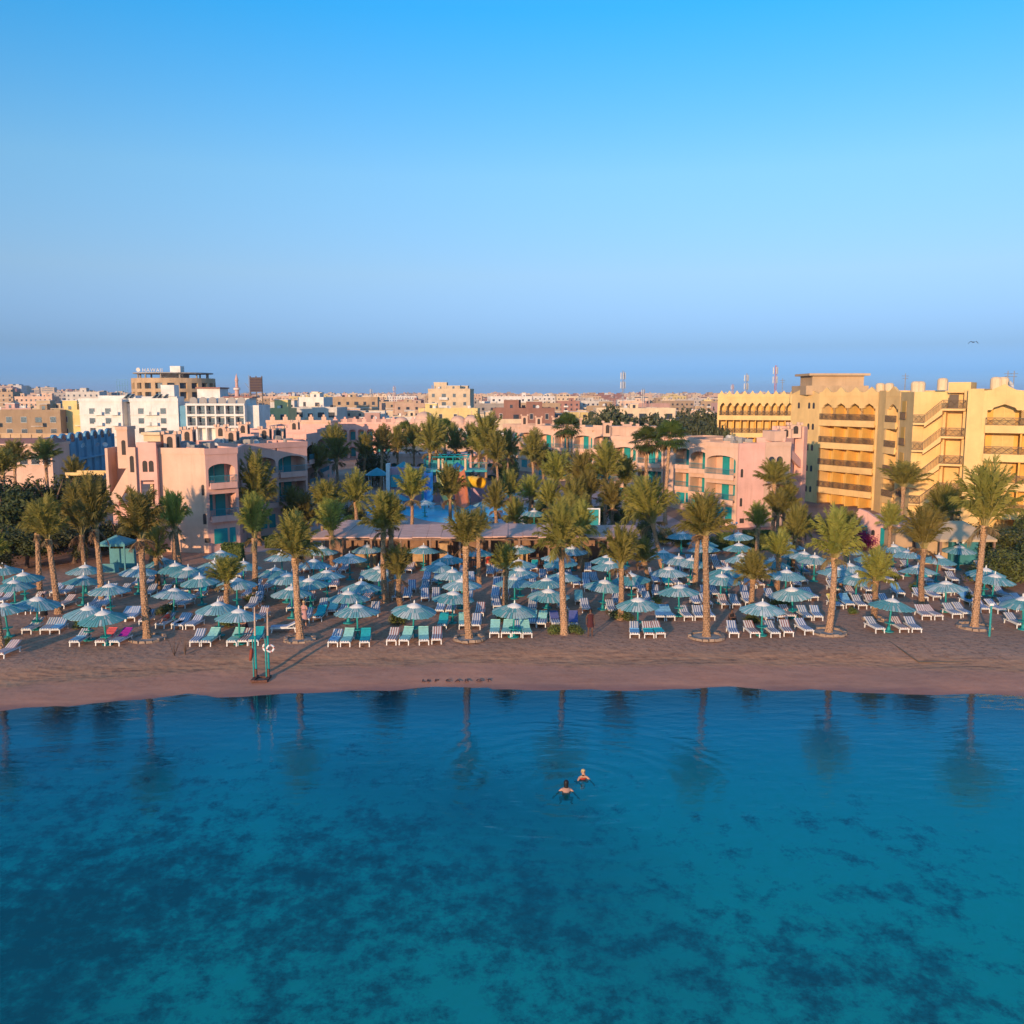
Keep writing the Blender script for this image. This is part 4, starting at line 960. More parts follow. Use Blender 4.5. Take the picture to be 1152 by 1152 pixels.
# plain end wall towards the sea
s0 = Sec(e, A2(180, 80.6), c1); mb = MB(); mb.box(0, 0, 0, s0.L, .3, 8.85); mb.prism([(0.02, .302, 0), (s0.L - .05, .302, 0), (s0.L - 5.2, 4.6, 0), (.02, 4.6, 0)][::-1], (0, 0, 8.8)); mb.box(-.05, -.05, 8.852, s0.L, .2, 9.4); mb.box(-.05, .202, 8.852, .2, 4.6, 9.397); s0.add('end_wall', mb, M['peach'])
for u, z, w, h in ((s0.L - .45, 5.2, .26, .95), (s0.L - .42, 2.6, .30, .95)): s0.add('window', niche_mesh(w, h, M['dark']), None, u, 0, z)
mb = MB(); mb.box(0, -.03, 0, .42, .02, .4); s0.add('vent', mb, M['dark'], None and 0 or s0.L - .34, 0, .95)
pink_section(e, c1, c2, 9.35, 1, 7, 'pink', seed=1, flip=True)
d1 = A2(276, 88.5); d2 = A2(346, 94.2)
pink_section(e, d1, d2, 9.3, 2, 8, 'pink', seed=2, flip=True)
mb = MB(); sl = Sec(e, c2, d1); mb.box(0, 0, 0, sl.L, .25, 8.9); mb.box(0, -.06, 8.902, sl.L, .22, 9.3); sl.add('link_wall', mb, M['pink'])
for z in (1.0, 4.0, 7.0): sl.add('window', niche_mesh(.5, 1.0, M['dark']), None, sl.L * .45, 0, z)
f1 = A2(345, 109); f2 = A2(357, 114); pink_section(e, f1, f2, 9.4, 1, 9, 'pink', seed=3)
g1 = A2(357, 124); g2 = A2(368, 132); pink_section(e, g1, g2, 9.4, 1, 9, 'pink', seed=4)
h1 = A2(366, 145); h2 = A2(376, 156); pink_section(e, h1, h2, 9.2, 1, 9, 'pink', seed=5)
for (pa, ya), (pb, yb) in (((300, 97), (344, 109)), ((330, 114.5), (356, 124)), ((340, 133), (366, 145))):   # roofs behind, joining the steps
    a = A2(pa, ya); b = A2(pb, yb); mb = MB(); x0, x1 = sorted((a[0], b[0])); mb.box(x0 - 9, ya, 0, x1 - .3, yb + 2, 8.8); mb.box(x0 - 9, ya - .1, 8.802, x1 - .3, ya + .2, 9.25); obj('wall', mb.mesh('rear_wall', M['pink']), e, (-e.location.x, -e.location.y, 0))
# stair tower block
st = Sec(e, A2(122, 80.3), A2(180, 80.6)); q = st.L; k = q / 58.0
mb = MB(); mb.box(36*k, -.6, 0, 58*k, -.35, 4.2); mb.box(36*k, -.6, 6.55, 58*k, -.35, 9.9)           # front frame of the stairwell
mb.box(36*k, -.6, 4.202, 39*k, -.35, 6.548); mb.box(54*k, -.6, 4.202, 58*k, -.35, 6.548)
mb.box(36*k, 2.5, 0, 58*k, 2.8, 9.9); mb.box(57*k, -.348, 0, 58*k, 2.498, 9.88); mb.box(36*k, -.348, 9.3, 58*k, 2.5, 9.7); mb.box(39.002*k, -.348, 6.2, 56.99*k, 2.49, 6.4)
st.add('stairwell', mb, M['pink'])
mb = MB(); mb.prism([(36.5*k, 0, 4.3), (50*k, 0, 6.2), (50*k, 0, 5.7), (36.5*k, 0, 3.8)], (0, 1.2, 0)); mb.box(46*k, .2, 4.2, 48*k, .5, 6.2); st.add('stair_flight', mb, M['cream'])
for u in (42, 49): st.add('window', niche_mesh(.42, 1.0, M['dark']), None, u * k, -.6, 7.3)
mb = MB(); mb.box(26*k, -.9, 0, 36*k - .004, -.6, 9.5); mb.box(26*k, -.598, 0, 27*k, 2, 9.5); mb.box(14*k, -.4, 7.6, 26*k - .004, 1.6, 11.0); mb.box(13.2*k, -.5, 11.002, 26.6*k, 1.7, 11.3); st.add('stair_tower', mb, M['peach'])
for u, z, h in ((29.5, 7.3, 1.45), (30, 3.9, 1.5), (19, 8.8, 1.3)): st.add('window', niche_mesh(.34, h, M['dark']), None, u * k, -.9 if u > 26 else -.4, z)
mb = MB(); mb.box(0, -.4, 5.2, 3*k, 2.0, 9.4); mb.box(3*k + .002, 1.6, 5.2, 14*k, 2, 9.0); mb.prism([(2*k, -.4, 5.0), (26*k, -.4, 8.0), (26*k, -.4, 6.3), (9*k, -.4, 4.2), (2*k, -.4, 5.0)][:4], (0, .25, 0)); mb.prism([(2*k, .2, 4.9), (26*k, .2, 7.4), (26*k, .2, 6.9), (2*k, .2, 4.5)], (0, 1.2, 0)); st.add('outer_stair', mb, M['peach'])
mb = MB(); mb.box(2*k, .3, 0, 26*k, 2.2, 4.3); mb.box(8*k, -.4, 4.2, 12*k, .2, 4.6); st.add('lower_wall', mb, M['pink'])
mb = MB(); mb.box(38*k, 1, 9.9, 57*k, 4.5, 10.5); mb.box(37*k, .6, 10.502, 58*k, 4.9, 10.75); st.add('roof_room', mb, M['cream'])
for px, Y, z in ((194, 82, 8.85), (213, 92, 8.9), (250, 103, 9), (275, 112, 9), (299, 99, 8.9), (315, 101, 8.9), (332, 125, 8.9), (262, 93, 8.9)):
    turret(e, XP(px, Y, 9), Y, z, 1.1, 1.7 if px < 215 else 1.5)
roof_kit(e, (-31, 82), (-28, 86.5), 8.87, 16, 3, .35); roof_kit(e, (-30, 92), (-23.5, 99), 8.8, 22, 4, .3)

# ---- right cream wing, three stepped blocks
e2 = empty('cream_hotel_wing', (14, 112, 0), 0, 'cream stepped hotel wing with arched teal balconies right of the pool palms', 'hotel', 'pink hotel wings')
a1 = A2(761, 111.3); a2 = A2(829.5, 95.8)
for pa_, ya_, pb_, yb_, dp_ in ((793, 99.4, 829.5, 95.8, 3.0), (775, 106.3, 798, 104.0, 5.0), (758, 112.6, 780, 110.4, 6.0)): pink_section(e2, A2(pa_, ya_), A2(pb_, yb_), 9.0 if pa_ > 780 else 8.97, 1, dp_, 'peach', z2=2.6, z3=5.3, seed=6)
b1 = A2(688, 118.5); b2 = A2(746, 114); pink_section(e2, b1, b2, 8.8, 2, 8, 'peach', z2=2.6, z3=5.2, seed=7)
k1 = A2(603, 153); k2 = A2(690, 143); pink_section(e2, k1, k2, 9.0, 4, 8, 'peach', z2=2.6, z3=5.2, seed=8)
l1 = A2(566, 176); l2 = A2(604, 165); pink_section(e2, l1, l2, 8.6, 2, 8, 'peach', z2=2.6, z3=5.2, seed=9)
lk = Sec(e2, b2, A2(758, 112.7)); mb = MB(); mb.box(0, .3, 0, lk.L, .6, 8.6); lk.add('link_wall', mb, M['peach'])
# its end wall facing right, a darker pink, and the lit stair end beyond
ew = Sec(e2, (a2[0] + .06, a2[1] - .27), (a2[0] + 3.0, a2[1] + .45)); mb = MB(); mb.box(0, 0, 0, ew.L, .25, 8.5); mb.box(0, -.05, 8.502, ew.L, .2, 9.0); ew.add('end_wall', mb, M['pink'])
for z in (5.4, 2.3): ew.add('window', niche_mesh(.28, .9, M['dark']), None, .25, 0, z)
mb = MB(); mb.box(0, -.03, 0, .5, .02, .5); ew.add('vent', mb, M['dark'], .35 * ew.L * 0 + .3, 0, .5)
ee = Sec(e2, (a2[0] + 3.03, a2[1] + .5), A2(889, 97.2)); mb = MB(); mb.box(0, 0, 0, ee.L, 3.4, 8.6); mb.box(0, -.05, 8.602, ee.L, .2, 9.1); mb.box(ee.L * .55, 1, 9.102, ee.L, 3.4, 10.2); ee.add('stair_block', mb, M['peach'])
for u in (.14, .45): ee.add('window', niche_mesh(.75, 1.35, M['window']), None, ee.L * u, 0, 6.2)
sh = Sec(e2, (ee.A[0] + e2.location.x + ee.L * math.cos(ee.rz) + .01, 97.5), A2(907, 100.5)); mb = MB(); mb.box(0, .6, 0, sh.L * .5, 4, 9.4); mb.box(sh.L * .78, 0, 0, sh.L, 3.8, 10.6); mb.prism([(0, .2, 5.2), (sh.L * .8, .2, 3.4), (sh.L * .8, .2, 4.3), (0, .2, 6.2)], (0, .3, 0)); mb.prism([(0, .2, 7.6), (sh.L * .8, .2, 6.0), (sh.L * .8, .2, 6.9), (0, .2, 8.6)], (0, .3, 0)); mb.box(sh.L * .2, 1.0, 0, sh.L * .78, 4, 5.0); sh.add('outer_stair', mb, M['pink'])
for px, Y, z, hh in ((705, 122, 8.3, 1.9), (722, 121, 8.3, 1.7), (683, 128, 8.3, 1.9), (757, 114, 8.3, 1.8), (625, 160, 8.4, 1.8), (650, 150, 8.4, 1.7), (590, 172, 8.2, 2.0), (606, 172, 8.2, 1.7), (882, 99.5, 9.1, 1.3), (893, 100, 9.4, 1.4)):
    turret(e2, XP(px, Y, 9), Y, z, 1.2, hh)
roof_kit(e2, (24, 99), (26, 107), 8.5, 14, 5, .15)
mb = MB(); mb.box(-3, -1.2, 0, 3, 1.2, 1.5); mb.box(-3.1, -1.3, 1.502, 3.1, 1.3, 1.7); obj('roof_room', mb.mesh('roof_room', M['peach']), e2, (XP(715, 119, 8) - 14, 121 - 112, 8.3))

# ---- far pink wings with domes, scalloped parapet and arcade, behind the palm grove
def arcade(name, px0, px1, Y, top, lb, nb, domes, teeth, mat='peach', seed=0, gr='pink hotel wings'):
    x0 = XP(px0, Y, 6); x1 = XP(px1, Y, 6); zt = PY(px0, top, Y).z; r = empty(name, ((x0 + x1) / 2, Y, 0), 0, lb, 'hotel', gr)
    s = Sec(r, (x0, Y), (x1, Y)); Lx = s.L; w = Lx / nb; mb = MB(); mb.box(0, 1.2, 0, Lx, 9, zt)
    for b in range(nb + 1): mb.box(max(0, b * w - .3), 0, 0, min(Lx, b * w + .3), 1.198, zt - .3)
    for b in range(nb):
        u0 = b * w + .3 * (b > 0) + (.3 if b == 0 else 0); u1 = (b + 1) * w - .3
        for zb, ztp in ((0, zt * .47), (zt * .5, zt - .3)):
            ap = arch_pts(u1 - u0, ztp - 1.2 - .35, min(1.0, (u1 - u0) * .3))
            mb.prism([(u0, 0.02, ztp), *[(u0 + x, 0.02, z) for x, z in ap], (u1, 0.02, ztp)], (0, .3, 0))
        mb.box(u0, -.2, zt * .47, u1, 1.198, zt * .5)
    mb.box(-.1, -.1, zt - .298, Lx + .1, .4, zt + .25)
    for t in range(teeth):
        u = (t + .5) * Lx / teeth; mb.box(u - .5, -.08, zt + .252, u + .5, .35, zt + .95); mb.box(u - .22, -.06, zt + .952, u + .22, .33, zt + 1.4)
    s.add('wall', mb, M[mat])
    for b in range(nb):
        for z in (.3, zt * .5 + .1): s.add('shutter', shutter_mesh(1.2, 1.9, .3, M['teal']), None, b * w + w / 2 - .6, 1.2, z)
    for u, rad, base in domes:
        mb = MB(); mb.lathe([(rad * 1.15, 0), (rad * 1.15, base), (rad, base)] + [(rad * math.cos(R(a)), base + rad * .8 * math.sin(R(a))) for a in range(0, 91, 10)], n=24); mb.tube([(0, 0, base + rad * .78), (0, 0, base + rad * .78 + .9)], .07, 6)
        s.add('dome', mb, M['pink'] if rad > 3 else M['peach'], u * Lx, 3.5, zt, smooth=True)
    return r, s
arcade('pink_hotel_wing', 372, 470, 205, 476, 'long pink arcaded hotel wing with toothed parapet behind the palm grove', 10, [], 9, 'pink')
arcade('pink_hotel_wing', 440, 560, 190, 479, 'peach domed hotel centre in the middle behind the palm grove', 9, [(.30, 2.0, 1.3), (.62, 1.6, .8), (.75, 1.7, .8), (.08, 1.5, .6)], 0, 'peach')
arcade('pink_hotel_wing', 420, 560, 150, 512, 'low pink garden pavilion with arches behind the teal pool frame', 9, [(.9, 1.5, .6)], 0, 'pink')
arcade('pink_hotel_wing', 300, 372, 190, 474, 'peach upper hotel wing with small roof turrets left of the palm grove', 6, [], 5, 'peach')
for i, (px, Y, z, hh) in enumerate(((250, 200, 8, 2), (318, 186, 8, 2.2), (345, 189, 8, 2.2))): pass

# ---- yellow hotel on the right
e3 = empty('yellow_hotel', (44, 100, 0), 0, 'five-storey yellow hotel with pointed arches, dark balcony rails and outdoor stairs', 'hotel')
M['rail'] = M['iron']
FH = 2.9
def yellow_section(A, B, nb, ztop, seed, side=(.5, .5), pitch=None, first=0, top='zig', flat_top=False):
    s = Sec(e3, A, B); Lx = s.L; rec = 1.9; w = Lx / nb; mb = MB(); inner = MB(); dep = 9
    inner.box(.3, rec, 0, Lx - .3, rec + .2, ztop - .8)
    mb.box(0, rec + .202, 0, Lx, dep, ztop - .6); mb.box(0, 0, 0, .3, rec + .2, ztop - .6); mb.box(Lx - .3, 0, 0, Lx, rec + .2, ztop - .6)
    for f in range(5):
        z = .4 + f * FH + (ztop - .4 - 5 * FH - .9); zb = z
        if f > 0:
            mb.box(.3, -.3, z - .55, Lx - .3, -.08, z + .22); mb.box(.3, -.08, z - .3, Lx - .3, rec - .002, z)
        for b in range(nb):
            u0 = .3 + b * (Lx - .6) / nb; u1 = .3 + (b + 1) * (Lx - .6) / nb; ww = u1 - u0
            if b: inner.box(u0 - .09, .25, z + .002, u0 + .09, rec - .002, z + FH - .302)
            if f > 0: s.add('railing', railing(round(ww - .06, 2), .78, M['rail'], .10, th=.03), None, u0 + .03, -.2, z + .22)
            dm = cached(('bd', round(ww, 1)), lambda: _bdoor(round(ww, 1)))
            s.add('balcony_door', dm, None, u0 + ww * .18, rec, z)
            if f == 4:
                zt = ztop - .6; zs = z + 1.75; pk = z + 2.35; m_ = .16 * ww if ww < 3.5 else .08 * ww
                if ww < 3.5:
                    pts = [(u0, 0, zs - .0), (u0, 0, zt), (u1, 0, zt), (u1, 0, zs), (u1 - m_, 0, zs), (u1 - m_ * 1.3, 0, zs + .25), ((u0 + u1) / 2, 0, pk), (u0 + m_ * 1.3, 0, zs + .25), (u0 + m_, 0, zs)]
                else:
                    pts = [(u0, 0, zs), (u0, 0, zt), (u1, 0, zt), (u1, 0, zs), (u1 - m_, 0, zs), (u1 - m_ - .25, 0, zs + .25), ((u0 + u1) / 2, 0, pk), (u0 + m_ + .25, 0, zs + .25), (u0 + m_, 0, zs)]
                mb.prism(pts[::-1], (0, .3, 0))
                if ww < 3.5:
                    for ux in (u0, u1): mb.box(max(.302, ux - .12), 0.01, z, min(Lx - .302, ux + .12), .22, zs + .01)
    # parapet with peaks
    mb.box(0, -.04, ztop - .598, Lx, .28, ztop - .1)
    for b in range(nb):
        u0 = b * w; n = 1
        pts = [(u0, -.04, ztop - .098), (u0 + w * .2, -.04, ztop - .02), (u0 + w * .5, -.04, ztop + .55), (u0 + w * .8, -.04, ztop - .02), (u0 + w, -.04, ztop - .098)]
        mb.prism(pts[::-1], (0, .3, 0))
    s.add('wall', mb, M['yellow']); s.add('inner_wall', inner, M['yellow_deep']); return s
def _bdoor(w):
    mb = MB(); mb.mi = 0; mb.box(0, -.04, 0, w * .6, 0, 2.1); mb.mi = 1; mb.box(.08, -.055, .08, w * .3 - .04, -.04, 2.02); mb.box(w * .3 + .04, -.055, .08, w * .6 - .08, -.04, 2.02)
    return mb.mesh('balcony_door', [M['yellow'], M['curtain']])
M['curtain'] = surf('yellow_curtain', (0.60, 0.40, 0.14), 0.6, 0.12, 2)
yellow_section(A2(806, 153), A2(893, 150), 10, 14.3, 1)
yc1 = A2(919, 118.5); yc2 = A2(985, 110.3)
yellow_section(yc1, yc2, 4, 14.5, 2)
yl = Sec(e3, A2(888, 124), yc1); mb = MB(); mb.box(0, 0, 0, yl.L, 8, 14.2); pts = [(0, -.02, 14.202), (yl.L * .5, -.02, 15.1), (yl.L, -.02, 14.202)]; mb.prism(pts[::-1], (0, .3, 0)); yl.add('tower_wall', mb, M['yellow'])
for f in range(5):
    for u in (.25, .62, .78): yl.add('window', niche_mesh(.42, .8, M['window']), None, yl.L * u, 0, 1.3 + f * 2.75)
mb = MB(); yk = Sec(e3, A2(985.4, 110), A2(993, 107.6)); mb.box(0, 0, 0, yk.L, 8, 14.6); yk.add('pier_wall', mb, M['yellow'])
yellow_section(A2(993.2, 107.4), A2(1009, 104.2), 1, 14.5, 3)
# stairs
ys = Sec(e3, A2(1009.4, 104), A2(1024, 98.5)); mb = MB(); mb.box(0, 0, 0, ys.L, 6, 14.4); ys.add('pier_wall', mb, M['yellow'])
for f in range(4):
    z = 2.6 + f * FH; mb = MB(); mb.box(0, 0, 0, 1.7, .06, 1.9); ys.add('opening', mb, M['yellow_deep'], ys.L * .15, -.03, z + .2); ys.add('railing', railing(2.4, .85, M['rail'], .10, th=.03), None, ys.L * .08, -.12, z)
sx = Sec(e3, A2(1024, 97.5), A2(1083, 94.5)); q = sx.L; mb = MB(); mb.box(0, 2.2, 0, q, 2.5, 14.3); mb.box(q - .4, .6, 0, q, 2.198, 14.6); mb.box(q * .52, 1.2, 0, q * .58, 2.198, 13.2)
mb.box(q * .6, 1.0, 14.302, q * 1.02, 4.5, 15.4); sx.add('stair_wall', mb, M['yellow'])
for f in range(5):
    z = -.5 + f * FH; s_ = MB()
    if f > 0:
        s_.box(0, 0, z - .2, q * .22, 2.19, z); s_.box(q * .22 + .002, 0, z + 1.65 - .22, q * .002 + q * .22, .001, z) if False else None
        s_.box(q * .55, 0, z + 1.55 - .22, q * .98, 2.18, z + 1.55)
        s_.prism([(q * .22, 0, z), (q * .55, 0, z + 1.55), (q * .55, 0, z + .95), (q * .22, 0, z - .45)][::-1], (0, 1.15, 0))
        sx.add('stair_flight', s_, M['yellow'])
        sx.add('railing', railing(round(q * .42, 2), .9, M['rail'], .10, th=.03), None, q * .56, .05, z + 1.55)
        sx.add('railing', railing(round(q * .21, 2), .9, M['rail'], .10, th=.03), None, 0.02, .05, z)
        rl = MB(); n = 12
        for i in range(n + 1):
            t = i / n; u = q * (.22 + .33 * t); zz = z + 1.55 * t; rl.box(u - .015, .03, zz, u + .015, .06, zz + .9)
        rl.tube([(q * .22, .045, z + .9), (q * .55, .045, z + 2.45)], .03, 5); sx.add('railing', rl, M['rail'])
    d_ = MB(); d_.box(0, -.05, 0, q * .17, .02, 2.1); sx.add('doorway', d_, M['dark'], q * .03, 2.2, max(0, z))
mb = MB(); mb.box(0, 0, 0, .9, .12, 1.4); [mb.box(.05 + i * .17, -.02, .06, .09 + i * .17, 0, 1.34) for i in range(5)]; sx.add('screen', mb, M['iron'], q * .66, .1, 4 * FH - .5 + 1.6)
# right wing
ry = 92.5; yr1 = A2(1083.5, 93.5); yr1b = A2(1101, 92.6)
sp = Sec(e3, yr1, yr1b); mb = MB(); mb.box(0, 0, 0, sp.L, 8, 14.7); sp.add('pier_wall', mb, M['yellow'])
yellow_section(yr1b, A2(1192, 89), 2, 14.6, 4)
# roof kit
mb = MB(); mb.box(-3.4, -2.5, 0, 3.4, 2.5, 1.3); mb.box(-4.4, -3.2, -1.2, 3.8, 3, -.002); obj('roof_tank', mb.mesh('roof_tank', M['tan']), e3, (XP(941, 121, 15) - 44, 123 - 100, 15.3))
mb = MB(); mb.box(-4, -3.1, 1.302, 4, 3.1, 1.6); obj('roof_slab', mb.mesh('roof_slab', M['tan']), e3, (XP(941, 121, 15) - 44, 123 - 100, 15.3))
mb = MB(); mb.lathe([(.55, 0), (.55, .9), (.4, 1.05), (0, 1.1)], n=12); TANK = mb.mesh('water_tank', M['cream'])
for px, Y, z in ((1000, 112, 14.2), (1030, 106, 14.3), (1035, 106, 14.3), (1060, 102, 14.6), (1120, 96, 14.6), (1128, 96, 14.6), (990, 113, 14.2)):
    obj('water_tank', TANK, e3, (XP(px, Y, z) - 44, Y - 100, z), 0, (1, 1, 1.25))
for px, Y in ((1018, 108), (1133, 97), (1140, 97), (880, 140)):
    mb = MB(); mb.tube([(0, 0, 0), (0, 0, 2.2)], .05, 5); mb.tube([(-.4, 0, 1.9), (.4, 0, 1.9)], .03, 4); mb.tube([(-.3, 0, 1.6), (.3, 0, 1.6)], .03, 4); obj('aerial', mb.mesh('aerial', M['metal']), e3, (XP(px, Y, 15) - 44, Y - 100, 14.4))
dish(e3, XP(1136, 95, 15), 95, 14.6, .8)
# ---- small pink house below the bougainvillea
e4 = empty('pink_beach_house', (XP(985, 82), 82, 0), 0, 'small pink house with teal door below the crimson bougainvillea', 'house')
s = Sec(e4, A2(962, 84.5), A2(1014, 80.5)); mb = MB(); mb.box(0, 0, 0, s.L, 4, 2.7); mb.prism([(0, 0, 2.702), (s.L * .12, 0, 3.5), (s.L * .3, 0, 3.3), (s.L * .45, 0, 2.9), (s.L, 0, 2.702)][::-1], (0, .3, 0)); s.add('wall', mb, M['pink'])
s.add('door', door_mesh(.9, 2.0, M['teal']), None, s.L * .62, 0, 0); s.add('shutter', shutter_mesh(.9, 1.2, 0, M['teal']), None, s.L * .14, 0, .8); s.add('window', niche_mesh(.35, .5, M['dark']), None, s.L * .42, 0, 1.2); s.add('shutter', shutter_mesh(.8, 1.0, 0, M['tealrail']), None, s.L * .8, 0, .9)
e5 = empty('orange_kiosk', (XP(1023, 79), 79, 0), 0, 'low orange lit kiosk wall between the pink beach house and the tent', 'kiosk')
mb = MB(); mb.box(-1.3, 0, 0, 1.3, 2.4, 2.1); mb.box(-1.4, -.15, 2.102, 1.4, 2.5, 2.3); obj('wall', mb.mesh('wall', M['tan']), e5); mb = MB(); mb.box(.2, -.04, .7, 1.0, 0, 1.5); obj('window', mb.mesh('window', M['dark']), e5)
# beige tent-roofed hut and teal lifeguard hut
e6 = empty('beach_hut', (XP(1072, 74), 74, 0), 0, 'hut with beige four-sided tent roof before the shrubs on the right', 'hut')
mb = MB(); W_ = 2.3; mb.face([(-W_, -W_, 2.55), (W_, -W_, 2.55), (.6, 0, 3.75), (-.6, 0, 3.75)]); mb.face([(W_, W_, 2.55), (-W_, W_, 2.55), (-.6, 0, 3.75), (.6, 0, 3.75)]); mb.face([(W_, -W_, 2.55), (W_, W_, 2.55), (.6, 0, 3.75)]); mb.face([(-W_, W_, 2.55), (-W_, -W_, 2.55), (-.6, 0, 3.75)])
mb.box(-W_, -W_, 2.35, W_, -W_ + .08, 2.548); mb.box(-W_, W_ - .08, 2.35, W_, W_, 2.548); mb.box(W_ - .08, -W_ + .082, 2.35, W_, W_ - .082, 2.546); mb.box(-W_, -W_ + .082, 2.35, -W_ + .08, W_ - .082, 2.546)
M['canvas'] = surf('beige_canvas', (0.48, 0.34, 0.20), 0.85, 0.12, 1.5); obj('tent_roof', mb.mesh('tent_roof', M['canvas']), e6)
for a in (-1, 1):
    for b in (-1, 1):
        mb = MB(); mb.box(a * 2.15 - .08, b * 2.15 - .08, 0, a * 2.15 + .08, b * 2.15 + .08, 2.35); obj('post', mb.mesh('post', M['wood']), e6)
mb = MB(); mb.box(-2.2, .6, 0, -.2, 2.2, 2.3); mb.box(-2.25, .5, 1.0, -.15, .58, 1.1); obj('counter_wall', mb.mesh('counter_wall', M['canvas']), e6); mb = MB(); mb.box(0, .4, 0, 2.2, 2.2, 2.2); obj('back_panel', mb.mesh('back_panel', M['tealrail']), e6)
e7 = empty('beach_pavilion', (XP(133, 72), 72, 0), 0, 'teal square pavilion with slatted roof and corner posts at the left, before the dark trees', 'pavilion')
mb = MB(); Q = 1.12; mb.face([(-Q, -Q, 2.3), (Q, -Q, 2.3), (0, 0, 2.9)]); mb.face([(Q, -Q, 2.3), (Q, Q, 2.3), (0, 0, 2.9)]); mb.face([(Q, Q, 2.3), (-Q, Q, 2.3), (0, 0, 2.9)]); mb.face([(-Q, Q, 2.3), (-Q, -Q, 2.3), (0, 0, 2.9)])
mb.box(-Q, -Q, 2.12, Q, -Q + .06, 2.298); mb.box(-Q, Q - .06, 2.12, Q, Q, 2.298); mb.box(-Q, -Q + .062, 2.12, -Q + .06, Q - .062, 2.296); mb.box(Q - .06, -Q + .062, 2.12, Q, Q - .062, 2.296); obj('roof', mb.mesh('roof', M['slat_a']), e7)
for a in (-1, 1):
    for b in (-1, 1):
        mb = MB(); mb.box(a * 1.02 - .05, b * 1.02 - .05, 0, a * 1.02 + .05, b * 1.02 + .05, 2.12); obj('post', mb.mesh('post', M['tealrail']), e7)
mb = MB(); mb.box(-.96, .95, 0, .96, 1.0, 1.6); mb.box(-.96, -1.0, 0, .5, -.96, .7); obj('side_panel', mb.mesh('side_panel', M['tealrail']), e7)

# ------------------------------------------------------------------ mat-roofed beach bar
def mat_m():
    m, n, b = new_mat('woven_roof_mat'); tcn = N(n, 'ShaderNodeTexCoord'); mp = N(n, 'ShaderNodeMapping'); mp.inputs['Scale'].default_value = (.5, 6, 1); L(n, tcn.outputs['Object'], mp.inputs['Vector'])
    nz = noise(n, 1.6, 6, .7, mp.outputs[0]); c = ramp(n, nz.outputs[0], [(.3, (.36, .20, .15)), (.55, (.60, .36, .28)), (.75, (.70, .46, .36))]); L(n, c, b.inputs['Base Color']); b.inputs['Roughness'].default_value = .95
    bp = N(n, 'ShaderNodeBump'); bp.inputs['Strength'].default_value = .6; bp.inputs['Distance'].default_value = .05; L(n, nz.outputs[0], bp.inputs['Height']); L(n, bp.outputs[0], b.inputs['Normal']); return m
M['mat'] = mat_m()
ba = empty('beach_bar', (-3.5, 72, 0), 0, 'long low beach bar under a woven mat roof behind the parasols', 'beach bar')
def bar_x(px, Y=72, z=2.7): return XP(px, Y, z) + 3.5
for px0, px1, zf, zb in ((384, 560, 2.60, 3.15), (520, 640, 2.68, 3.22), (632, 722, 2.62, 3.10)):
    x0 = bar_x(px0); x1 = bar_x(px1); mb = MB(); k = max(2, int((x1 - x0) / 1.1)); rr = random.Random(px0)
    for i in range(k):
        a = x0 + (x1 - x0) * i / k; b = x0 + (x1 - x0) * (i + 1) / k - .02; j0 = rr.uniform(-.05, .05); j1 = rr.uniform(-.05, .05); ov = rr.uniform(-.12, .1)
        mb.hexa([(a, -.1 + ov, zf + j0), (b, -.1 + ov, zf + j0), (b, 3.8, zb + j1 - .06), (a, 3.8, zb + j1 - .06)], [(a, -.1 + ov, zf + j0 + .1), (b, -.1 + ov, zf + j0 + .1), (b, 3.8, zb + j1 + .04), (a, 3.8, zb + j1 + .04)])
    obj('roof', mb.mesh('roof', M['mat']), ba)
mb = MB(); x0 = bar_x(345); x1 = bar_x(384); mb.hexa([(x0, -.1, 2.55), (x1 - .03, -.1, 2.6), (x1 + .9, 5.0, 3.3), (x0 + 2.3, 5.0, 3.3)], [(x0, -.1, 2.66), (x1 - .03, -.1, 2.71), (x1 + .9, 5.0, 3.41), (x0 + 2.3, 5.0, 3.41)]); obj('roof', mb.mesh('roof', M['mat']), ba)
for i in range(12):
    x = bar_x(350) + (bar_x(718) - bar_x(350)) * i / 11
    for y in (.15, 4.2):
        mb = MB(); mb.box(-.09, -.09, 0, .09, .09, 2.56 if y < 1 else 3.0); obj('post', cached(('bp', y), lambda: mb.mesh('post', M['wood'])), ba, (x, y, 0))
mb = MB(); mb.box(bar_x(350), .1, 2.42, bar_x(718), .2, 2.54); obj('beam', mb.mesh('beam', M['wood']), ba)
mb = MB(); mb.box(bar_x(352), 4.5, 0, bar_x(716), 4.6, 2.3); obj('back_screen', mb.mesh('back_screen', M['wood']), ba)
M['stonewall'] = surf('tawny_stone', (.46, .29, .15), .9, .3, 2, .6, 10)
for px0, px1, h in ((396, 420, 1.0), (462, 476, 1.3), (493, 502, 1.9), (585, 594, 1.5), (650, 664, 1.0)):
    mb = MB(); mb.box(bar_x(px0), 1.2, 0, bar_x(px1), 2.4, h); mb.box(bar_x(px0) - .08, 1.1, h + .002, bar_x(px1) + .08, 2.5, h + .1); obj('counter', mb.mesh('counter', M['stonewall']), ba)
def bchair():
    mb = MB(); mb.box(-.22, -.22, .42, .22, .22, .47); mb.box(-.22, .18, .47, .22, .22, .95)
    for a in (-.2, .17):
        for b in (-.2, .17): mb.box(a, b, 0, a + .03, b + .03, .42)
    return mb.mesh('bar_chair', M['wood'])
def btable():
    mb = MB(); mb.lathe([(.0, .74), (.42, .74), (.42, .70), (.0, .70)], n=14); mb.tube([(0, 0, 0), (0, 0, .7)], .05, 6); mb.lathe([(.28, 0), (.26, .04), (.05, .06)], n=10); return mb.mesh('bar_table', M['wood'])
BC = bchair(); BT = btable(); bx = []
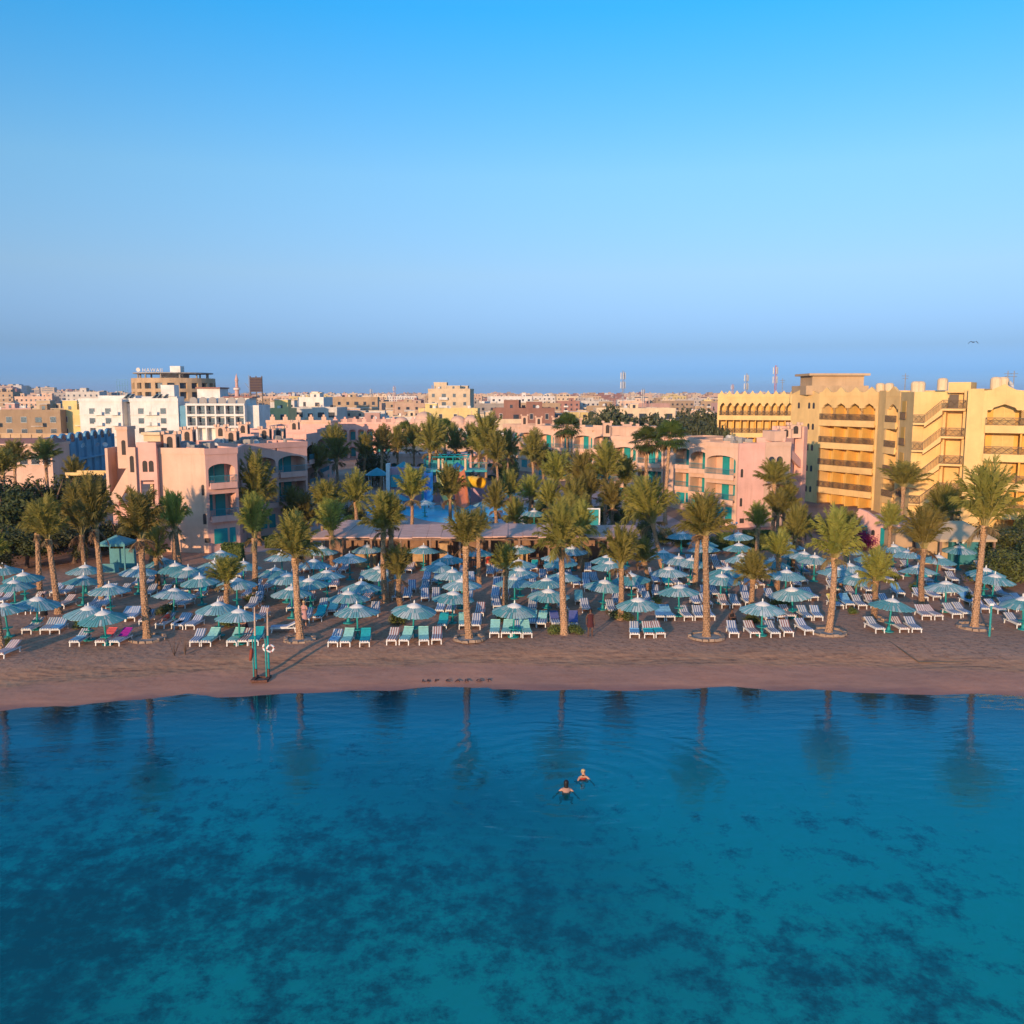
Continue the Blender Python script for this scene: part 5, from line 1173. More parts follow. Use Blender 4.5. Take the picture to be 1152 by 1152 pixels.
for i in range(13):
    x = XP(500 + i * 15 + rnd.uniform(-4, 4), 72.5); y = 72.6 + rnd.uniform(0, 2.6); t = obj('bar_table', BT, None, (x, y, 0)); bx.append((t, x, 'table'))
    for sgn in (-1, 1): c = obj('bar_chair', BC, None, (x + sgn * .65, y + rnd.uniform(-.2, .2), 0), -sgn * 1.57 + rnd.uniform(-.3, .3)); bx.append((c, x + sgn * .65, 'chair'))
for kind in ('table', 'chair'):
    it = sorted([b for b in bx if b[2] == kind], key=lambda b: b[1])
    for i, b in enumerate(it): tag(b[0], f'dark wooden {kind} under the mat-roofed bar, {order_phrase(i + 1, len(it))} of the bar {kind}s', kind, f'bar {kind}s')
# ------------------------------------------------------------------ pool slides
def plast(name, c): return surf(name, c, .35, .12, 1.5, spec=.5)
M['s_blue'] = plast('blue_slide', (.015, .16, .42)); M['s_yel'] = plast('yellow_slide', (.72, .42, .02)); M['s_or'] = plast('orange_slide', (.55, .17, .06)); M['s_pale'] = plast('pale_yellow_slide', (.62, .50, .12)); M['s_teal'] = plast('teal_panel', (.01, .27, .31)); M['mauve'] = plaster('mauve_render', (.42, .26, .30))
def chute(pts, r, n=8, open_=True):
    mb = MB(); pts = [Vector(p) for p in pts]; prev = None
    for i, p in enumerate(pts):
        t = (pts[min(i + 1, len(pts) - 1)] - pts[max(i - 1, 0)]).normalized(); a = t.cross(Vector((0, 0, 1))).normalized(); u = a.cross(t)
        ro = [p + a * r * math.cos(math.pi + math.pi * k / n) + u * r * math.sin(math.pi + math.pi * k / n) * .8 for k in range(n + 1)]
        ri = [p + a * (r - .06) * math.cos(math.pi + math.pi * k / n) + u * (r - .06) * math.sin(math.pi + math.pi * k / n) * .8 for k in range(n + 1)]
        if prev:
            for k in range(n):
                mb.face([prev[0][k], prev[0][k+1], ro[k+1], ro[k]]); mb.face([prev[1][k+1], prev[1][k], ri[k], ri[k+1]])
            for k in (0, n): mb.face([prev[0][k], ro[k], ri[k], prev[1][k]])
        prev = (ro, ri)
    return mb
def slide(name, pix, r, mat, lab, tube=False, posts=True):
    pts = [PY(px, py, Y) for px, py, Y in pix]
    sm = []
    for i in range(len(pts) - 1):
        p0 = pts[max(i-1, 0)]; p1 = pts[i]; p2 = pts[i+1]; p3 = pts[min(i+2, len(pts)-1)]
        for k in range(6):
            t = k / 6; sm.append(.5 * ((2*p1) + (p2-p0)*t + (2*p0-5*p1+4*p2-p3)*t*t + (3*p1-p0-3*p2+p3)*t**3))
    sm.append(pts[-1]); o = Vector((sm[0].x, sm[0].y, 0)); e = empty(name, o, 0, lab, 'water slide', 'water slides at the pool')
    if tube: mb = MB(); mb.tube([p - o for p in sm], r, 14, caps=False); mb.tube([p - o for p in sm], r - .06, 14, caps=False)
    else: mb = chute([p - o for p in sm], r)
    mb.build('chute', mat, e, True)
    if tube:
        for i in (6, 12, 18, len(sm) - 1):
            if i < len(sm) - 0 and i > 0:
                t = (sm[min(i+1, len(sm)-1)] - sm[i-1]).normalized(); mb = MB(); mb.tube([sm[i] - o - t * .08, sm[i] - o + t * .08], r + .06, 14, caps=False); mb.build('flange', mat, e)
    for i in range(3, len(sm) - 3, 7):
        h = sm[i].z - r
        if h > .8: mb = MB(); mb.tube([(0, 0, 0), (0, 0, h)], .09, 6); obj('support', mb.mesh('support', M['metal']), e, (sm[i].x - o.x, sm[i].y - o.y, 0))
    return e
slide('water_slide', [(482,529,116.5),(482,537,114.5),(482,552,112),(482,563,110.5)], .55, M['s_blue'], 'straight blue water slide left of the yellow one')
slide('water_slide', [(496,528,116),(497,541,114),(501,555,111.5),(506,565,109.5)], .62, M['s_pale'], 'pale yellow open water slide dropping into the pool')
slide('water_slide', [(515,527,116.5),(517,540,114.5),(519,555,112),(521,566,109.8)], .85, M['s_or'], 'wide orange water slide beside the pale yellow one')
slide('water_slide', [(512,541,117),(522,541.5,116.2),(532,541.8,116),(541,543,114.8)], .72, M['s_yel'], 'bright yellow closed tube slide jutting right over the pool', True)
slide('water_slide', [(512,571,105.5),(516,573,104.6),(521,578,103.6)], .35, M['s_teal'], 'small blue children slide in the pool foreground')
tw = empty('slide_tower', (XP(490, 119), 119, 0), 0, 'mauve slide tower with teal panels behind the water slides', 'slide tower')
ox = tw.location.x
for pa_, pb_, y_, t_ in ((437, 474, 0, 527), (488, 511, .3, 536), (528, 548, .4, 545)):
    mb = MB(); mb.box(XP(pa_,119) - ox, y_, 0, XP(pb_,119) - ox, 3, PY(0, t_, 119).z); mb.build('wall', M['mauve'], tw)
mb = MB(); mb.box(XP(474.3,119) - ox, -.3, 0, XP(478,119) - ox, 2, PY(0, 530, 119).z); mb.build('side_panel', M['s_teal'], tw); mb = MB(); mb.box(XP(440,119) - ox, -.25, PY(0, 548, 119).z, XP(472,119) - ox, -.02, PY(0, 534, 119).z); mb.build('side_panel', M['s_teal'], tw)
mb = MB(); mb.box(XP(435.5,119) - ox, -.6, 0, XP(439.5,119) - ox, .6, PY(0, 521.5, 119).z); mb.build('pillar', M['whitepaint'], tw)
mb = MB(); mb.box(XP(474,119) - ox, .2, PY(0, 529, 119).z - .25, XP(548,119) - ox, 4, PY(0, 529, 119).z); mb.build('platform', M['s_teal'], tw)
for px0, px1 in ((476, 493), (499, 513), (524, 548)):
    x0 = XP(px0, 119) - ox; obj('railing', railing(round(XP(px1, 119) - ox - x0, 2), 1.0, M['s_teal'], .18), tw, (x0, .25, PY(0, 529, 119).z))
for px in (494, 498.5, 524): 
    mb = MB(); mb.tube([(0, 0, 0), (0, 0, 1.5)], .16, 8); obj('gate_post', mb.mesh('gate_post', M['cream']), tw, (XP(px, 119) - ox, .1, PY(0, 529, 119).z))
mb = MB(); mb.box(XP(486.5,119) - ox, -.06, PY(0, 552, 119).z, XP(491,119) - ox, .29, PY(0, 546, 119).z); mb.build('window', M['dark'], tw)
fr = empty('shade_frame', (XP(500, 128), 128, 0), 0, 'teal metal shade frame over the far pool terrace', 'shade frame'); ox = fr.location.x; zt = PY(0, 514, 128).z
mb = MB()
for i in range(7):
    x = XP(478 + 48 * i / 6, 128) - ox
    for y in (0, 5): mb.tube([(x, y, 0), (x, y, zt)], .08, 5)
    mb.tube([(x, 0, zt), (x, 5, zt)], .06, 5)
for y in (0, 5): mb.tube([(XP(477, 128) - ox, y, zt), (XP(528, 128) - ox, y, zt)], .10, 5)
mb.build('frame', M['s_teal'], fr); mb = MB(); mb.box(XP(479, 128) - ox, .2, zt - 2.6, XP(527, 128) - ox, .26, zt - .5); mb.build('screen', M['polet'], fr)
for px, Y, w, h, lb in ((425, 124, 14, 526, 'teal canopy left of the slide tower'), (455, 122, 13, 519, 'teal canopy behind the slide tower left side'), (442, 112, 20, 553, 'large teal canopy in front of the slide tower'), (515, 123, 11, 520, 'bright blue canopy right of the slide tower posts')):
    x = XP(px, Y); z = PY(0, h, Y).z; W_ = w * Y / FPX; r = empty('pool_canopy', (x, Y, 0), 0, lb, 'canopy', 'pool canopies'); mb = MB(); n = 10
    mb.lathe([(W_, z - 1.0), (W_ * .55, z - .5), (.05, z)], n=n); mb.lathe([(W_, z - 1.02), (.05, z - .06)], n=n); mb.build('cover', M['s_teal'] if px != 515 else M['s_blue'], r)
    for k in range(4):
        a = math.pi / 4 + k * math.pi / 2; mb = MB(); mb.tube([(W_ * .85 * math.cos(a), W_ * .85 * math.sin(a), 0), (W_ * .85 * math.cos(a), W_ * .85 * math.sin(a), z - .9)], .06, 5); mb.build('post', M['whitepaint'], r)
kb = empty('teal_kiosk', (XP(666.5, 80), 80, 0), 0, 'small teal kiosk with white door frame behind the bar roof', 'kiosk')
mb = MB(); mb.box(-.62, 0, 0, .5, 1.2, PY(0, 573.5, 80).z); mb.box(-.5, -.04, .9, -.1, 0, 2.0); mb.build('body', M['teal'], kb); mb = MB(); h = PY(0, 573, 80).z; mb.box(.52, -.06, 0, .64, .1, h); mb.box(-.66, -.06, h + .002, .64, .1, h + .1); mb.build('door_frame', M['whitepaint'], kb)
# pool loungers
pl = []
for i in range(34):
    px = rnd.choice([rnd.uniform(548, 600), rnd.uniform(425, 470), rnd.uniform(560, 640)]); Y = rnd.uniform(89, 108) if px > 540 else rnd.uniform(88, 100)
    x = XP(px, Y)
    if any(abs(a - x) < .9 and abs(b - Y) < 2.0 for _, a, b in pl): continue
    l = make_lounger(False, rnd.choice('bu')); l.location = (x, Y, .012); l.rotation_euler.z = rnd.uniform(-.6, .6) + rnd.choice((0, 1.57)); pl.append((l, x, Y))
row_labels(pl, [92, 97, 102, 200], lambda e, o, r: f'white lounger on the pool terrace, {o}, {r}', 'sun lounger', 'loungers round the pool')

# ------------------------------------------------------------------ the town behind
class HM(MB): pass
HWALL = ['cream', 'white', 'peach', 'tan', 'brick', 'grey', 'yellow', 'pink']
for k, c in (('h_cream', (.62, .47, .31)), ('h_white', (.66, .60, .53)), ('h_peach', (.60, .40, .28)), ('h_tan', (.42, .29, .18)), ('h_brick', (.30, .15, .11)), ('h_grey', (.36, .31, .27)), ('h_yellow', (.62, .47, .20)), ('h_pink', (.50, .30, .25))):
    M[k] = plaster('town_' + k[2:] + '_wall', c, objvar=.22)
WORD = {'h_cream': 'cream', 'h_white': 'whitewashed', 'h_peach': 'peach', 'h_tan': 'tan', 'h_brick': 'brick-red', 'h_grey': 'grey', 'h_yellow': 'pale yellow', 'h_pink': 'pink'}
def win_mesh(w, h, style):
    mb = MB(); mb.mi = 0; mb.box(-w/2, -.05, 0, w/2, .02, h); mb.mi = 1; mb.box(-w/2 - .08, -.12, -.1, w/2 + .08, .02, -.002)
    if style: mb.box(-w/2 - .06, -.08, 0, -w/2 - .002, .02, h); mb.box(w/2 + .002, -.08, 0, w/2 + .06, .02, h); mb.box(-w/2 - .06, -.08, h + .002, w/2 + .06, .02, h + .07)
    return mb.mesh('window', [M['window'], M['h_white']])
WM = [win_mesh(1.1, 1.3, 0), win_mesh(1.4, 1.4, 1), win_mesh(.9, 1.5, 1), win_mesh(2.0, 1.6, 0)]
def house_body(rr, w, d, h, far):
    """materials: 0 wall, 1 openings, 2 roof, 3 trim; front is -y"""
    mb = MB(); fh = 3.1; nf = max(1, int(h / fh)); hz = nf * fh + .3
    mb.box(-w/2, -d/2, 0, w/2, d/2, hz, 0); 
    for a in ((-w/2 - .05, -d/2 - .05, w/2 + .05, -d/2 + .2), (-w/2 - .05, d/2 - .2, w/2 + .05, d/2 + .05), (-w/2 - .05, -d/2 + .202, -w/2 + .2, d/2 - .202), (w/2 - .2, -d/2 + .202, w/2 + .05, d/2 - .202)):
        mb.box(a[0], a[1], hz + .002, a[2], a[3], hz + .8, 0)
    mb.box(-w/2 + .21, -d/2 + .21, hz + .003, w/2 - .21, d/2 - .21, hz + .04, 2)
    k = rr.randint(1, 3)
    for _ in range(k):                                    # stair huts and rooms on the roof
        hw = rr.uniform(1.8, min(5, w * .4)); hd = rr.uniform(1.8, min(4, d * .4)); hx = rr.uniform(-w/2 + hw/2 + .3, w/2 - hw/2 - .3); hy = rr.uniform(-d/2 + hd/2 + .3, d/2 - hd/2 - .3); hh = rr.uniform(1.8, 3.2)
        mb.box(hx - hw/2, hy - hd/2, hz + .05 + _ * .003, hx + hw/2, hy + hd/2, hz + hh, 0); mb.box(hx - hw/2 - .15, hy - hd/2 - .15, hz + hh + .002, hx + hw/2 + .15, hy + hd/2 + .15, hz + hh + .15, 3)
        mb.box(hx - .4, hy - hd/2 - .03, hz + .05, hx + .4, hy - hd/2, hz + min(1.7, hh - .2), 1)
    for _ in range(rr.randint(1, 4)):                     # tanks, unfinished columns
        tx = rr.uniform(-w/2 + .8, w/2 - .8); ty = rr.uniform(-d/2 + .8, d/2 - .8)
        if rr.random() < .5: mb.tube([(tx, ty, hz), (tx, ty, hz + 1.5)], .55, 8, rr.choice((1, 3, 0)))
        else: mb.box(tx - .12, ty - .12, hz, tx + .12, ty + .12, hz + rr.uniform(1.2, 2.6), 2)
    slots = []
    nb = max(2, int(w / rr.uniform(2.8, 4.2))); sty = rr.random(); wy = -d/2
    for f in range(nf):
        z = f * fh
        for b in range(nb):
            u = -w/2 + (b + .5) * w / nb; bal = (b % 3 == (1 if sty < .5 else 0)) and f > 0 and sty < .75
            if bal:
                bw = w / nb * .8; mb.box(u - bw/2, wy - 1.1, z - .02, u + bw/2, wy - .002, z + .13, 3); mb.box(u - bw/2, wy - 1.1, z + .132, u + bw/2, wy - 1.0, z + 1.0, 3 if sty < .4 else 0)
                mb.box(u - .8, wy - .04, z + .14, u + .8, wy - .003, z + 2.3, 1)
            else: slots.append((u, wy, z + 1.0, 0.0))
        if f > 0 and sty > .5: mb.box(-w/2 - .04, wy - .06, z - .12, w/2 + .04, wy - .004, z + .06, 3)
        ns = max(1, int(d / 4.5))
        for b in range(ns):
            y = -d/2 + (b + .5) * d / ns; slots.append((-w/2, y, z + 1.0, -math.pi / 2)); 
            if rr.random() < .6: slots.append((w/2, y, z + 1.0, math.pi / 2))
    if far:
        for x, y, z, a in slots:
            ww = .6
            if a == 0: mb.box(x - ww, y - .04, z, x + ww, y + .01, z + 1.3, 1)
            elif a < 0: mb.box(x - .04, y - ww, z, x + .01, y + ww, z + 1.3, 1)
            else: mb.box(x - .01, y - ww, z, x + .04, y + ww, z + 1.3, 1)
    return mb, slots, nf
HOUSES = []
def house(px, Y, w, d, h, rz, wk, seed, far, zb=0.0):
    rr = random.Random(seed); mb, slots, nf = house_body(rr, w, d, h, far); x = XP(px, Y)
    o = mb.build('town_house', [M[wk], M['window'], M['roofdirt'], M['h_white'] if wk != 'h_white' else M['h_cream']])
    o.location = (x, Y + d/2, zb); o.rotation_euler.z = rz
    if not far:
        wm = rr.choice(WM)
        for sx_, sy_, sz_, a in slots:
            if a > 0: continue
            obj('window', wm, o, (sx_, sy_, sz_), a)
        if rr.random() < .8:
            d_ = obj('satellite_dish', DISHW, o, (rr.uniform(-w/3, w/3), -d/3, nf * 3.1 + 1.3), rr.uniform(-.6, .6)); d_.rotation_euler.x = R(62)
    HOUSES.append((o, px, Y, wk, nf)); return o
rh = random.Random(21)
def wpick(): return rh.choices(['h_cream', 'h_white', 'h_peach', 'h_tan', 'h_brick', 'h_grey', 'h_yellow', 'h_pink'], [26, 16, 22, 12, 7, 6, 7, 6])[0]
# hand placed ones
for px, Y, w, h, wk in ((20,232,22,9.5,'h_tan'),(48,240,14,9.2,'h_tan'),(84,236,9.5,10,'h_yellow'),(10,262,14,10,'h_pink'),(62,262,26,11.5,'h_cream'),(301,262,13,10,'h_yellow'),(340,285,24,10,'h_white'),(352,318,9,14.5,'h_white'),(400,300,18,9,'h_peach'),(412,262,15,6.6,'h_pink'),(437,275,22,8.6,'h_white'),(505,262,17,10.5,'h_yellow'),(507,345,16,15.5,'h_cream'),(590,266,18,9.6,'h_brick'),(556,262,15,8,'h_cream'),(632,270,9,8,'h_grey'),(655,278,14,8.6,'h_yellow'),(715,265,23,9.6,'h_cream'),(690,320,18,11.5,'h_tan'),(760,275,20,8.6,'h_peach'),(795,300,16,9,'h_cream'),(395,360,20,13,'h_tan'),(245,330,26,11,'h_peach')):
    house(px, Y, w, rh.uniform(9, 13), h, rh.uniform(-.12, .12), wk, int(px * 7), False)
def row(Y0, Y1, step, h0, h1, w0, w1, px0=-30, px1=880, far=True):
    px = px0
    while px < px1:
        Y = rh.uniform(Y0, Y1); w = rh.uniform(w0, w1); lift = 3.5 if px < 110 and Y0 > 500 else 0
        house(px, Y, w, rh.uniform(8, 14), rh.uniform(h0, h1) + lift, rh.uniform(-.25, .25), wpick(), rh.randrange(1 << 20), far); px += w * FPX / Y * rh.uniform(.95, 1.3) * step
row(300, 345, 1.25, 6, 9.5, 14, 24, far=False); row(400, 460, 1.1, 8, 11.5, 14, 26); row(540, 640, 1.1, 9, 12.8, 15, 30); row(760, 900, 1.05, 10, 14, 18, 34); row(1050, 1250, 1.1, 10.5, 15, 22, 40)
rows = {}
for hsd in HOUSES: rows.setdefault(0 if hsd[2] < 290 else 1 if hsd[2] < 380 else 2 if hsd[2] < 500 else 3 if hsd[2] < 700 else 4 if hsd[2] < 1000 else 5, []).append(hsd)
RN = ['nearest row of town houses', 'second row of town houses', 'third row of town houses', 'fourth row of town houses', 'fifth row of town houses', 'farthest row of single houses']
SW = {1: 'one', 2: 'two', 3: 'three', 4: 'four', 5: 'five', 6: 'six'}
for k, hs in rows.items():
    hs.sort(key=lambda t: t[1])
    for i, (o, px, Y, wk, nf) in enumerate(hs): tag(o, f'{WORD[wk]} flat-roofed {SW[nf]}-storey house, {order_phrase(i + 1, len(hs))}, {RN[k]}', 'house', 'flat-roofed houses of the town')
# the far town as one mass
mb = MB(); rr = random.Random(5)
for i in range(2800):
    px = rr.uniform(-60, 1220); Y = rr.uniform(1350, 4200); x = XP(px, Y); w = rr.uniform(5, 15); d = rr.uniform(8, 18); h = rr.uniform(6, 17) * (1 + .35 * (Y > 2500)); zb = 20 * max(0, 1 - px / 150) * (Y > 1700); mi = rr.choices(range(5), [5, 3, 4, 3, 2])[0]
    mb.box(x - w, Y, -1, x + w, Y + d, zb + h, mi); mb.box(x - w * .4, Y + 1, zb + h + .002, x + w * rr.uniform(-.1, .5), Y + d - 1, zb + h + rr.uniform(2, 3.5), mi)
    for f in range(int(h / 3.2)):
        mb.box(x - w * .8, Y - .1, zb + f * 3.2 + 1, x + w * .8, Y - .002, zb + f * 3.2 + 2.2, 5) if rr.random() < .6 else None
tag(mb.build('far_town', [M['h_cream'], M['h_white'], M['h_peach'], M['h_tan'], M['h_brick'], M['window']]), 'far flat-roofed town massed along the horizon', 'town', kind='stuff')
mb = MB(); n = 24; m = 10; gv = []
for j in range(m + 1):
    for i in range(n + 1): gv.append((-2600 + 2300 * i / n, 1500 + 2600 * j / m, -2 + 20 * math.sin(math.pi * i / n) ** .8 * math.sin(math.pi * j / m) ** .7))
for j in range(m):
    for i in range(n): a = j * (n + 1) + i; mb.face([gv[a], gv[a+1], gv[a+n+2], gv[a+n+1]])
tag(mb.build('hills', M['h_tan']), kind='structure')

# white hotel
wh = empty('white_hotel', (XP(185, 235), 235, 0), 0, 'white three-storey hotel with square balconies and shade-painted blue side, below the round tan building', 'hotel'); ox = wh.location.x
def wx(px, Y=235): return XP(px, Y, 8) - ox
def wz(py, Y=235): return PY(0, py, Y).z
mb = MB(); zb = wz(452)
mb.box(wx(90), 0, 0, wx(138), 10, zb); mb.box(wx(147), 0, 0, wx(201), 10, zb + .003); mb.box(wx(138) + .002, 3, 0, wx(147) - .002, 9.99, zb - .4); mb.box(wx(195), 2, 0, wx(210), 12, zb - .9); mb.box(wx(210) + .002, 1.6, 0, wx(275), 12, wz(455)); mb.box(wx(275) + .002, 3, 0, wx(288), 14, wz(456))
mb.box(wx(108), 2, zb + .004, wx(150), 7, wz(445)); mb.box(wx(157), 2, zb + .005, wx(197), 7.2, wz(446)); mb.box(wx(180), 1.5, wz(446) + .002, wx(195), 5, wz(433)); mb.box(wx(217), 4, wz(455) + .002, wx(243), 11, wz(437)); mb.box(wx(243) + .003, 5, wz(455) + .002, wx(275), 11.5, wz(447.5))
for a, b in ((90, 138), (147, 201)):
    mb.box(wx(a) - .1, -.15, zb + .006, wx(b) + .1, .3, zb + .9)
    mb.box(wx(a) - .1, -.12, wz(467), wx(b) + .1, -.002, wz(465.8))
for i in range(7): mb.box(wx(210 + i * 10.83) - .18, 0, 0, wx(210 + i * 10.83) + .18, 1.598, wz(455) - .3)
for py in (455, 467, 480): mb.box(wx(209.5), -.1, wz(py) - .3, wx(275.5), 1.598, wz(py) + .25)
mb.build('wall', M['white'], wh)
mb = MB(); mb.box(wx(216), 3.5, wz(437) + .003, wx(244), 11.5, wz(435.5)); mb.box(wx(243) + .5, 4.6, wz(447.5) + .002, wx(279), 12, wz(446)); mb.build('tiled_roof', M['brick'], wh)
mb = MB(); mb.box(wx(201) + .003, .5, 0, wx(209), 1.99, zb - 1); mb.build('painted_shade_side', M['bluewall'], wh)  # blue colour stands in for the shade on this white side
for px in (102, 120, 157, 182):
    for py in (462, 473, 484): obj('window', WM[1], wh, (wx(px + 2), 0, wz(py + 3.5)))
for px in (112, 130, 168, 174):
    for py in (461, 473, 485): 
        obj('balcony', cached('wbal', lambda: (lambda b: (b.box(-1.0, -.9, 0, 1.0, -.01, .12), b.box(-1.0, -.9, .122, 1.0, -.82, .9), b.box(-.6, -.04, .13, .6, -.002, 2.0), b)[-1])(MB()).mesh('balcony', M['white'])), wh, (wx(px), 0, wz(py + 6)))
for i in range(6):
    for py in (467, 480): 
        o = obj('window', cached('wwin', lambda: (lambda b: (b.box(-.95, -.03, 0, .95, .02, 1.9), b)[-1])(MB()).mesh('window', M['window'])), wh, (wx(215.4 + i * 10.83), 1.6, wz(py) + .3)); obj('railing', railing(2.0, .8, M['metal'], .2), wh, (wx(215.4 + i * 10.83) - 1.0, .1, wz(py) + .25))
    mb = MB(); mb.prism([(-1.0, 0, 0), *[(x - 1.0, 0, z) for x, z in arch_pts(2.0, 1.0, .9)], (1.0, 0, 0)], (0, .3, 0)); obj('roof_arch', cached('rarch', lambda: mb.mesh('roof_arch', M['grey'])), wh, (wx(215.4 + i * 10.83), 2.0, wz(455)))
for px in (138, 143, 170, 175, 182): 
    mb = MB(); mb.prism([(0, 0, 0), (1.2, 0, 1.1), (1.35, 0, 1.0), (.15, 0, -.1)], (0, 1.8, 0)); obj('solar_panel', mb.mesh('solar_panel', M['window']), wh, (wx(px), .8, zb + .9))

# round unfinished tan building with rooftop letters
YR = 300; rb = empty('round_building', (XP(181, YR), YR + 14, 0), 0, 'round tan unfinished building with open top floor and white rooftop letters', 'building'); z1 = PY(0, 425, YR).z; RB = 13.6
def ring(r0, r1, za, zb_, n=48): 
    mb = MB(); mb.lathe([(r1, za), (r1, zb_), (r0, zb_), (r0, za), (r1, za)], n=n); return mb
mb = MB(); mb.lathe([(RB - 1.2, 0), (RB - 1.2, z1 - .3), (0, z1 - .3)], n=48); fh = 3.5
for f in range(6):
    z = z1 - f * fh
    if z < 2: break
    mb.lathe([(RB - 1.0, z - 1.1 if f else z - 1.6), (RB, z - 1.1 if f else z - 1.6), (RB, z), (RB - 1.0, z)], n=48)
for k in range(22): 
    a = 2 * math.pi * k / 22; c = Vector((math.cos(a), math.sin(a), 0)); t = Vector((-c.y, c.x, 0)) * .75
    b = [c * (RB - 1.1) - t, c * RB - t, c * RB + t, c * (RB - 1.1) + t]; mb.hexa(b, [p + Vector((0, 0, z1 - 1.2)) for p in b])
mb.build('wall', M['tan'], rb)
for k in range(22):
    a = 2 * math.pi * (k + .5) / 22
    if math.sin(a) > .25: continue
    for f in range(4):
        m_ = cached('rwin', lambda: (lambda b: (b.box(-1.1, -.05, 0, 1.1, .05, 2.0), b)[-1])(MB()).mesh('window', M['window'])); o = obj('window', m_, rb, ((RB - 1.15) * math.cos(a), (RB - 1.15) * math.sin(a), z1 - 3.5 * (f + 1) + .3 - (.5 if f == 0 else 0)), a + math.pi / 2)
z2_ = PY(0, 418.5, YR).z; mb = MB(); mb.lathe([(RB - .6, z2_ - .35), (RB - .6, z2_), (0, z2_)], n=40); mb.lathe([(RB - .6, z2_ - .35), (0, z2_ - .35)], n=40); mb.build('top_slab', M['grey'], rb)
for k in range(12):
    a = 2 * math.pi * k / 12; mb = MB(); mb.box(-.22, -.22, 0, .22, .22, z2_ - z1 - .05); obj('column', cached('rcol', lambda: mb.mesh('column', M['grey'])), rb, ((RB - 2.2) * math.cos(a), (RB - 2.2) * math.sin(a), z1 - .3))
mb = MB(); mb.box(3.2, -11.6, z2_ + .002, 6.6, -8, PY(0, 411.5, YR).z); mb.box(-4, -2, z1, 4, 4, z2_ - .36); mb.build('stair_room', M['white'], rb)
cu = bpy.data.curves.new('rooftop_letters', 'FONT'); cu.body = 'HAWAII'; cu.size = 1.75; cu.extrude = .12; cu.space_character = 1.12
to = bpy.data.objects.new('tmp', cu); COL.objects.link(to); bpy.context.view_layer.update(); dg = bpy.context.evaluated_depsgraph_get(); tm = bpy.data.meshes.new_from_object(to.evaluated_get(dg)); COL.objects.unlink(to); bpy.data.objects.remove(to)
tm.materials.clear(); tm.materials.append(M['whitepaint']); tm.materials[0] = M['dishw']; o = obj('rooftop_letters', tm, rb, (-6.0, -11.6, z2_ + .1)); o.rotation_euler.x = math.pi / 2
mb = MB(); mb.lathe([(0, -.1), (.7, -.1), (.7, .1), (0, .1)], n=16); o = obj('round_emblem', mb.mesh('round_emblem', M['dishw']), rb, (-7.3, -11.6, z2_ + .8)); o.rotation_euler.x = math.pi / 2
mb = MB()
for i in range(5): mb.box(-RB - 3.5 + i * .9, -6, 0, -RB - 3.4 + i * .9, -5.9, PY(0, 428, YR).z)
for i in range(8): mb.box(-RB - 3.5, -6.05, 6 + i * 1.9, -RB + .2, -5.95, 6.1 + i * 1.9)
mb.build('scaffold', M['bluewall'], rb)

# blue shaded apartments and flat roofs on the left
bl = empty('blue_apartments', (XP(92, 150), 150, 0), 0, 'pale blue two-storey apartment row with arched roof edge and satellite dishes, left', 'apartment building')
s = Sec(bl, A2(57, 141), A2(126, 172)); mb = MB(); Lx = s.L; ztp = PY(0, 493, 150).z; mb.box(0, 0, 0, Lx, 5, ztp)
nb = 8
for b in range(nb):
    u0 = b * Lx / nb + .5; u1 = (b + 1) * Lx / nb - .5; mb.prism([(u0 + x, -.03, ztp - .9 + z * .0 + zz) for x, zz in arch_pts(u1 - u0, .9, .9)][::-1] + [], (0, .4, 0))
for b in range(nb + 1): mb.box(b * Lx / nb - .2, -.4, 0, b * Lx / nb + .2, -.002, ztp - .1)
mb.box(-.2, -.45, 3.2, Lx + .2, -.003, 3.5); s.add('wall', mb, M['bluewall'])
for b in range(nb):
    for z in (.4, 3.7): s.add('shutter', shutter_mesh(1.3, 1.9, 0, M['bluewall']), None, (b + .5) * Lx / nb - .65, 0, z)
    s.add('vault_window', niche_mesh(2.0, 1.3, M['window']), None, (b + .5) * Lx / nb - 1.0, -.03, ztp - .6)
roof_kit(bl, (-14, 150), (2, 172), ztp + .1, 26, 8, .55)
tr = empty('tan_terrace_house', (XP(25, 142), 142, 0), 0, 'long low house with brown tiled flat roof at the far left', 'house'); s = Sec(tr, A2(-20, 137.5), A2(58, 138.5)); mb = MB(); mb.box(0, 0, 0, s.L, 7, 6.3); mb.box(-.2, -.4, 6.302, s.L + .1, 7.2, 6.75); s.add('wall', mb, M['peach']); mb = MB(); mb.hexa([(-.1, .2, 6.76), (s.L, .2, 6.76), (s.L, 6.8, 6.76), (-.1, 6.8, 6.76)], [(.6, 2.4, 7.4), (s.L - .6, 2.4, 7.4), (s.L - .6, 4.6, 7.4), (.6, 4.6, 7.4)]); s.add('roof', mb, M['brick']); roof_kit(tr, (-80, 149), (-62, 156), 5.2, 8, 9, .7)
for i in range(6): s.add('window', WM[0], None, s.L * (i + .5) / 6, 0, 3.6)
gw = empty('boundary_wall', (XP(35, 205), 205, 0), 0, 'long tan boundary wall below the leftmost town houses', 'wall'); s = Sec(gw, A2(-30, 205), A2(88, 200)); mb = MB(); mb.box(0, 0, 0, s.L, .4, 5.4); mb.box(0, -.1, 5.402, s.L, .5, 5.7); s.add('wall', mb, M['tan'])
for i in range(10): mb = MB(); mb.box(-.25, -.2, 0, .25, -.002, 5.4); s.add('pilaster', cached('pil', lambda: mb.mesh('pilaster', M['tan'])), None, s.L * (i + .5) / 10, 0, 0)
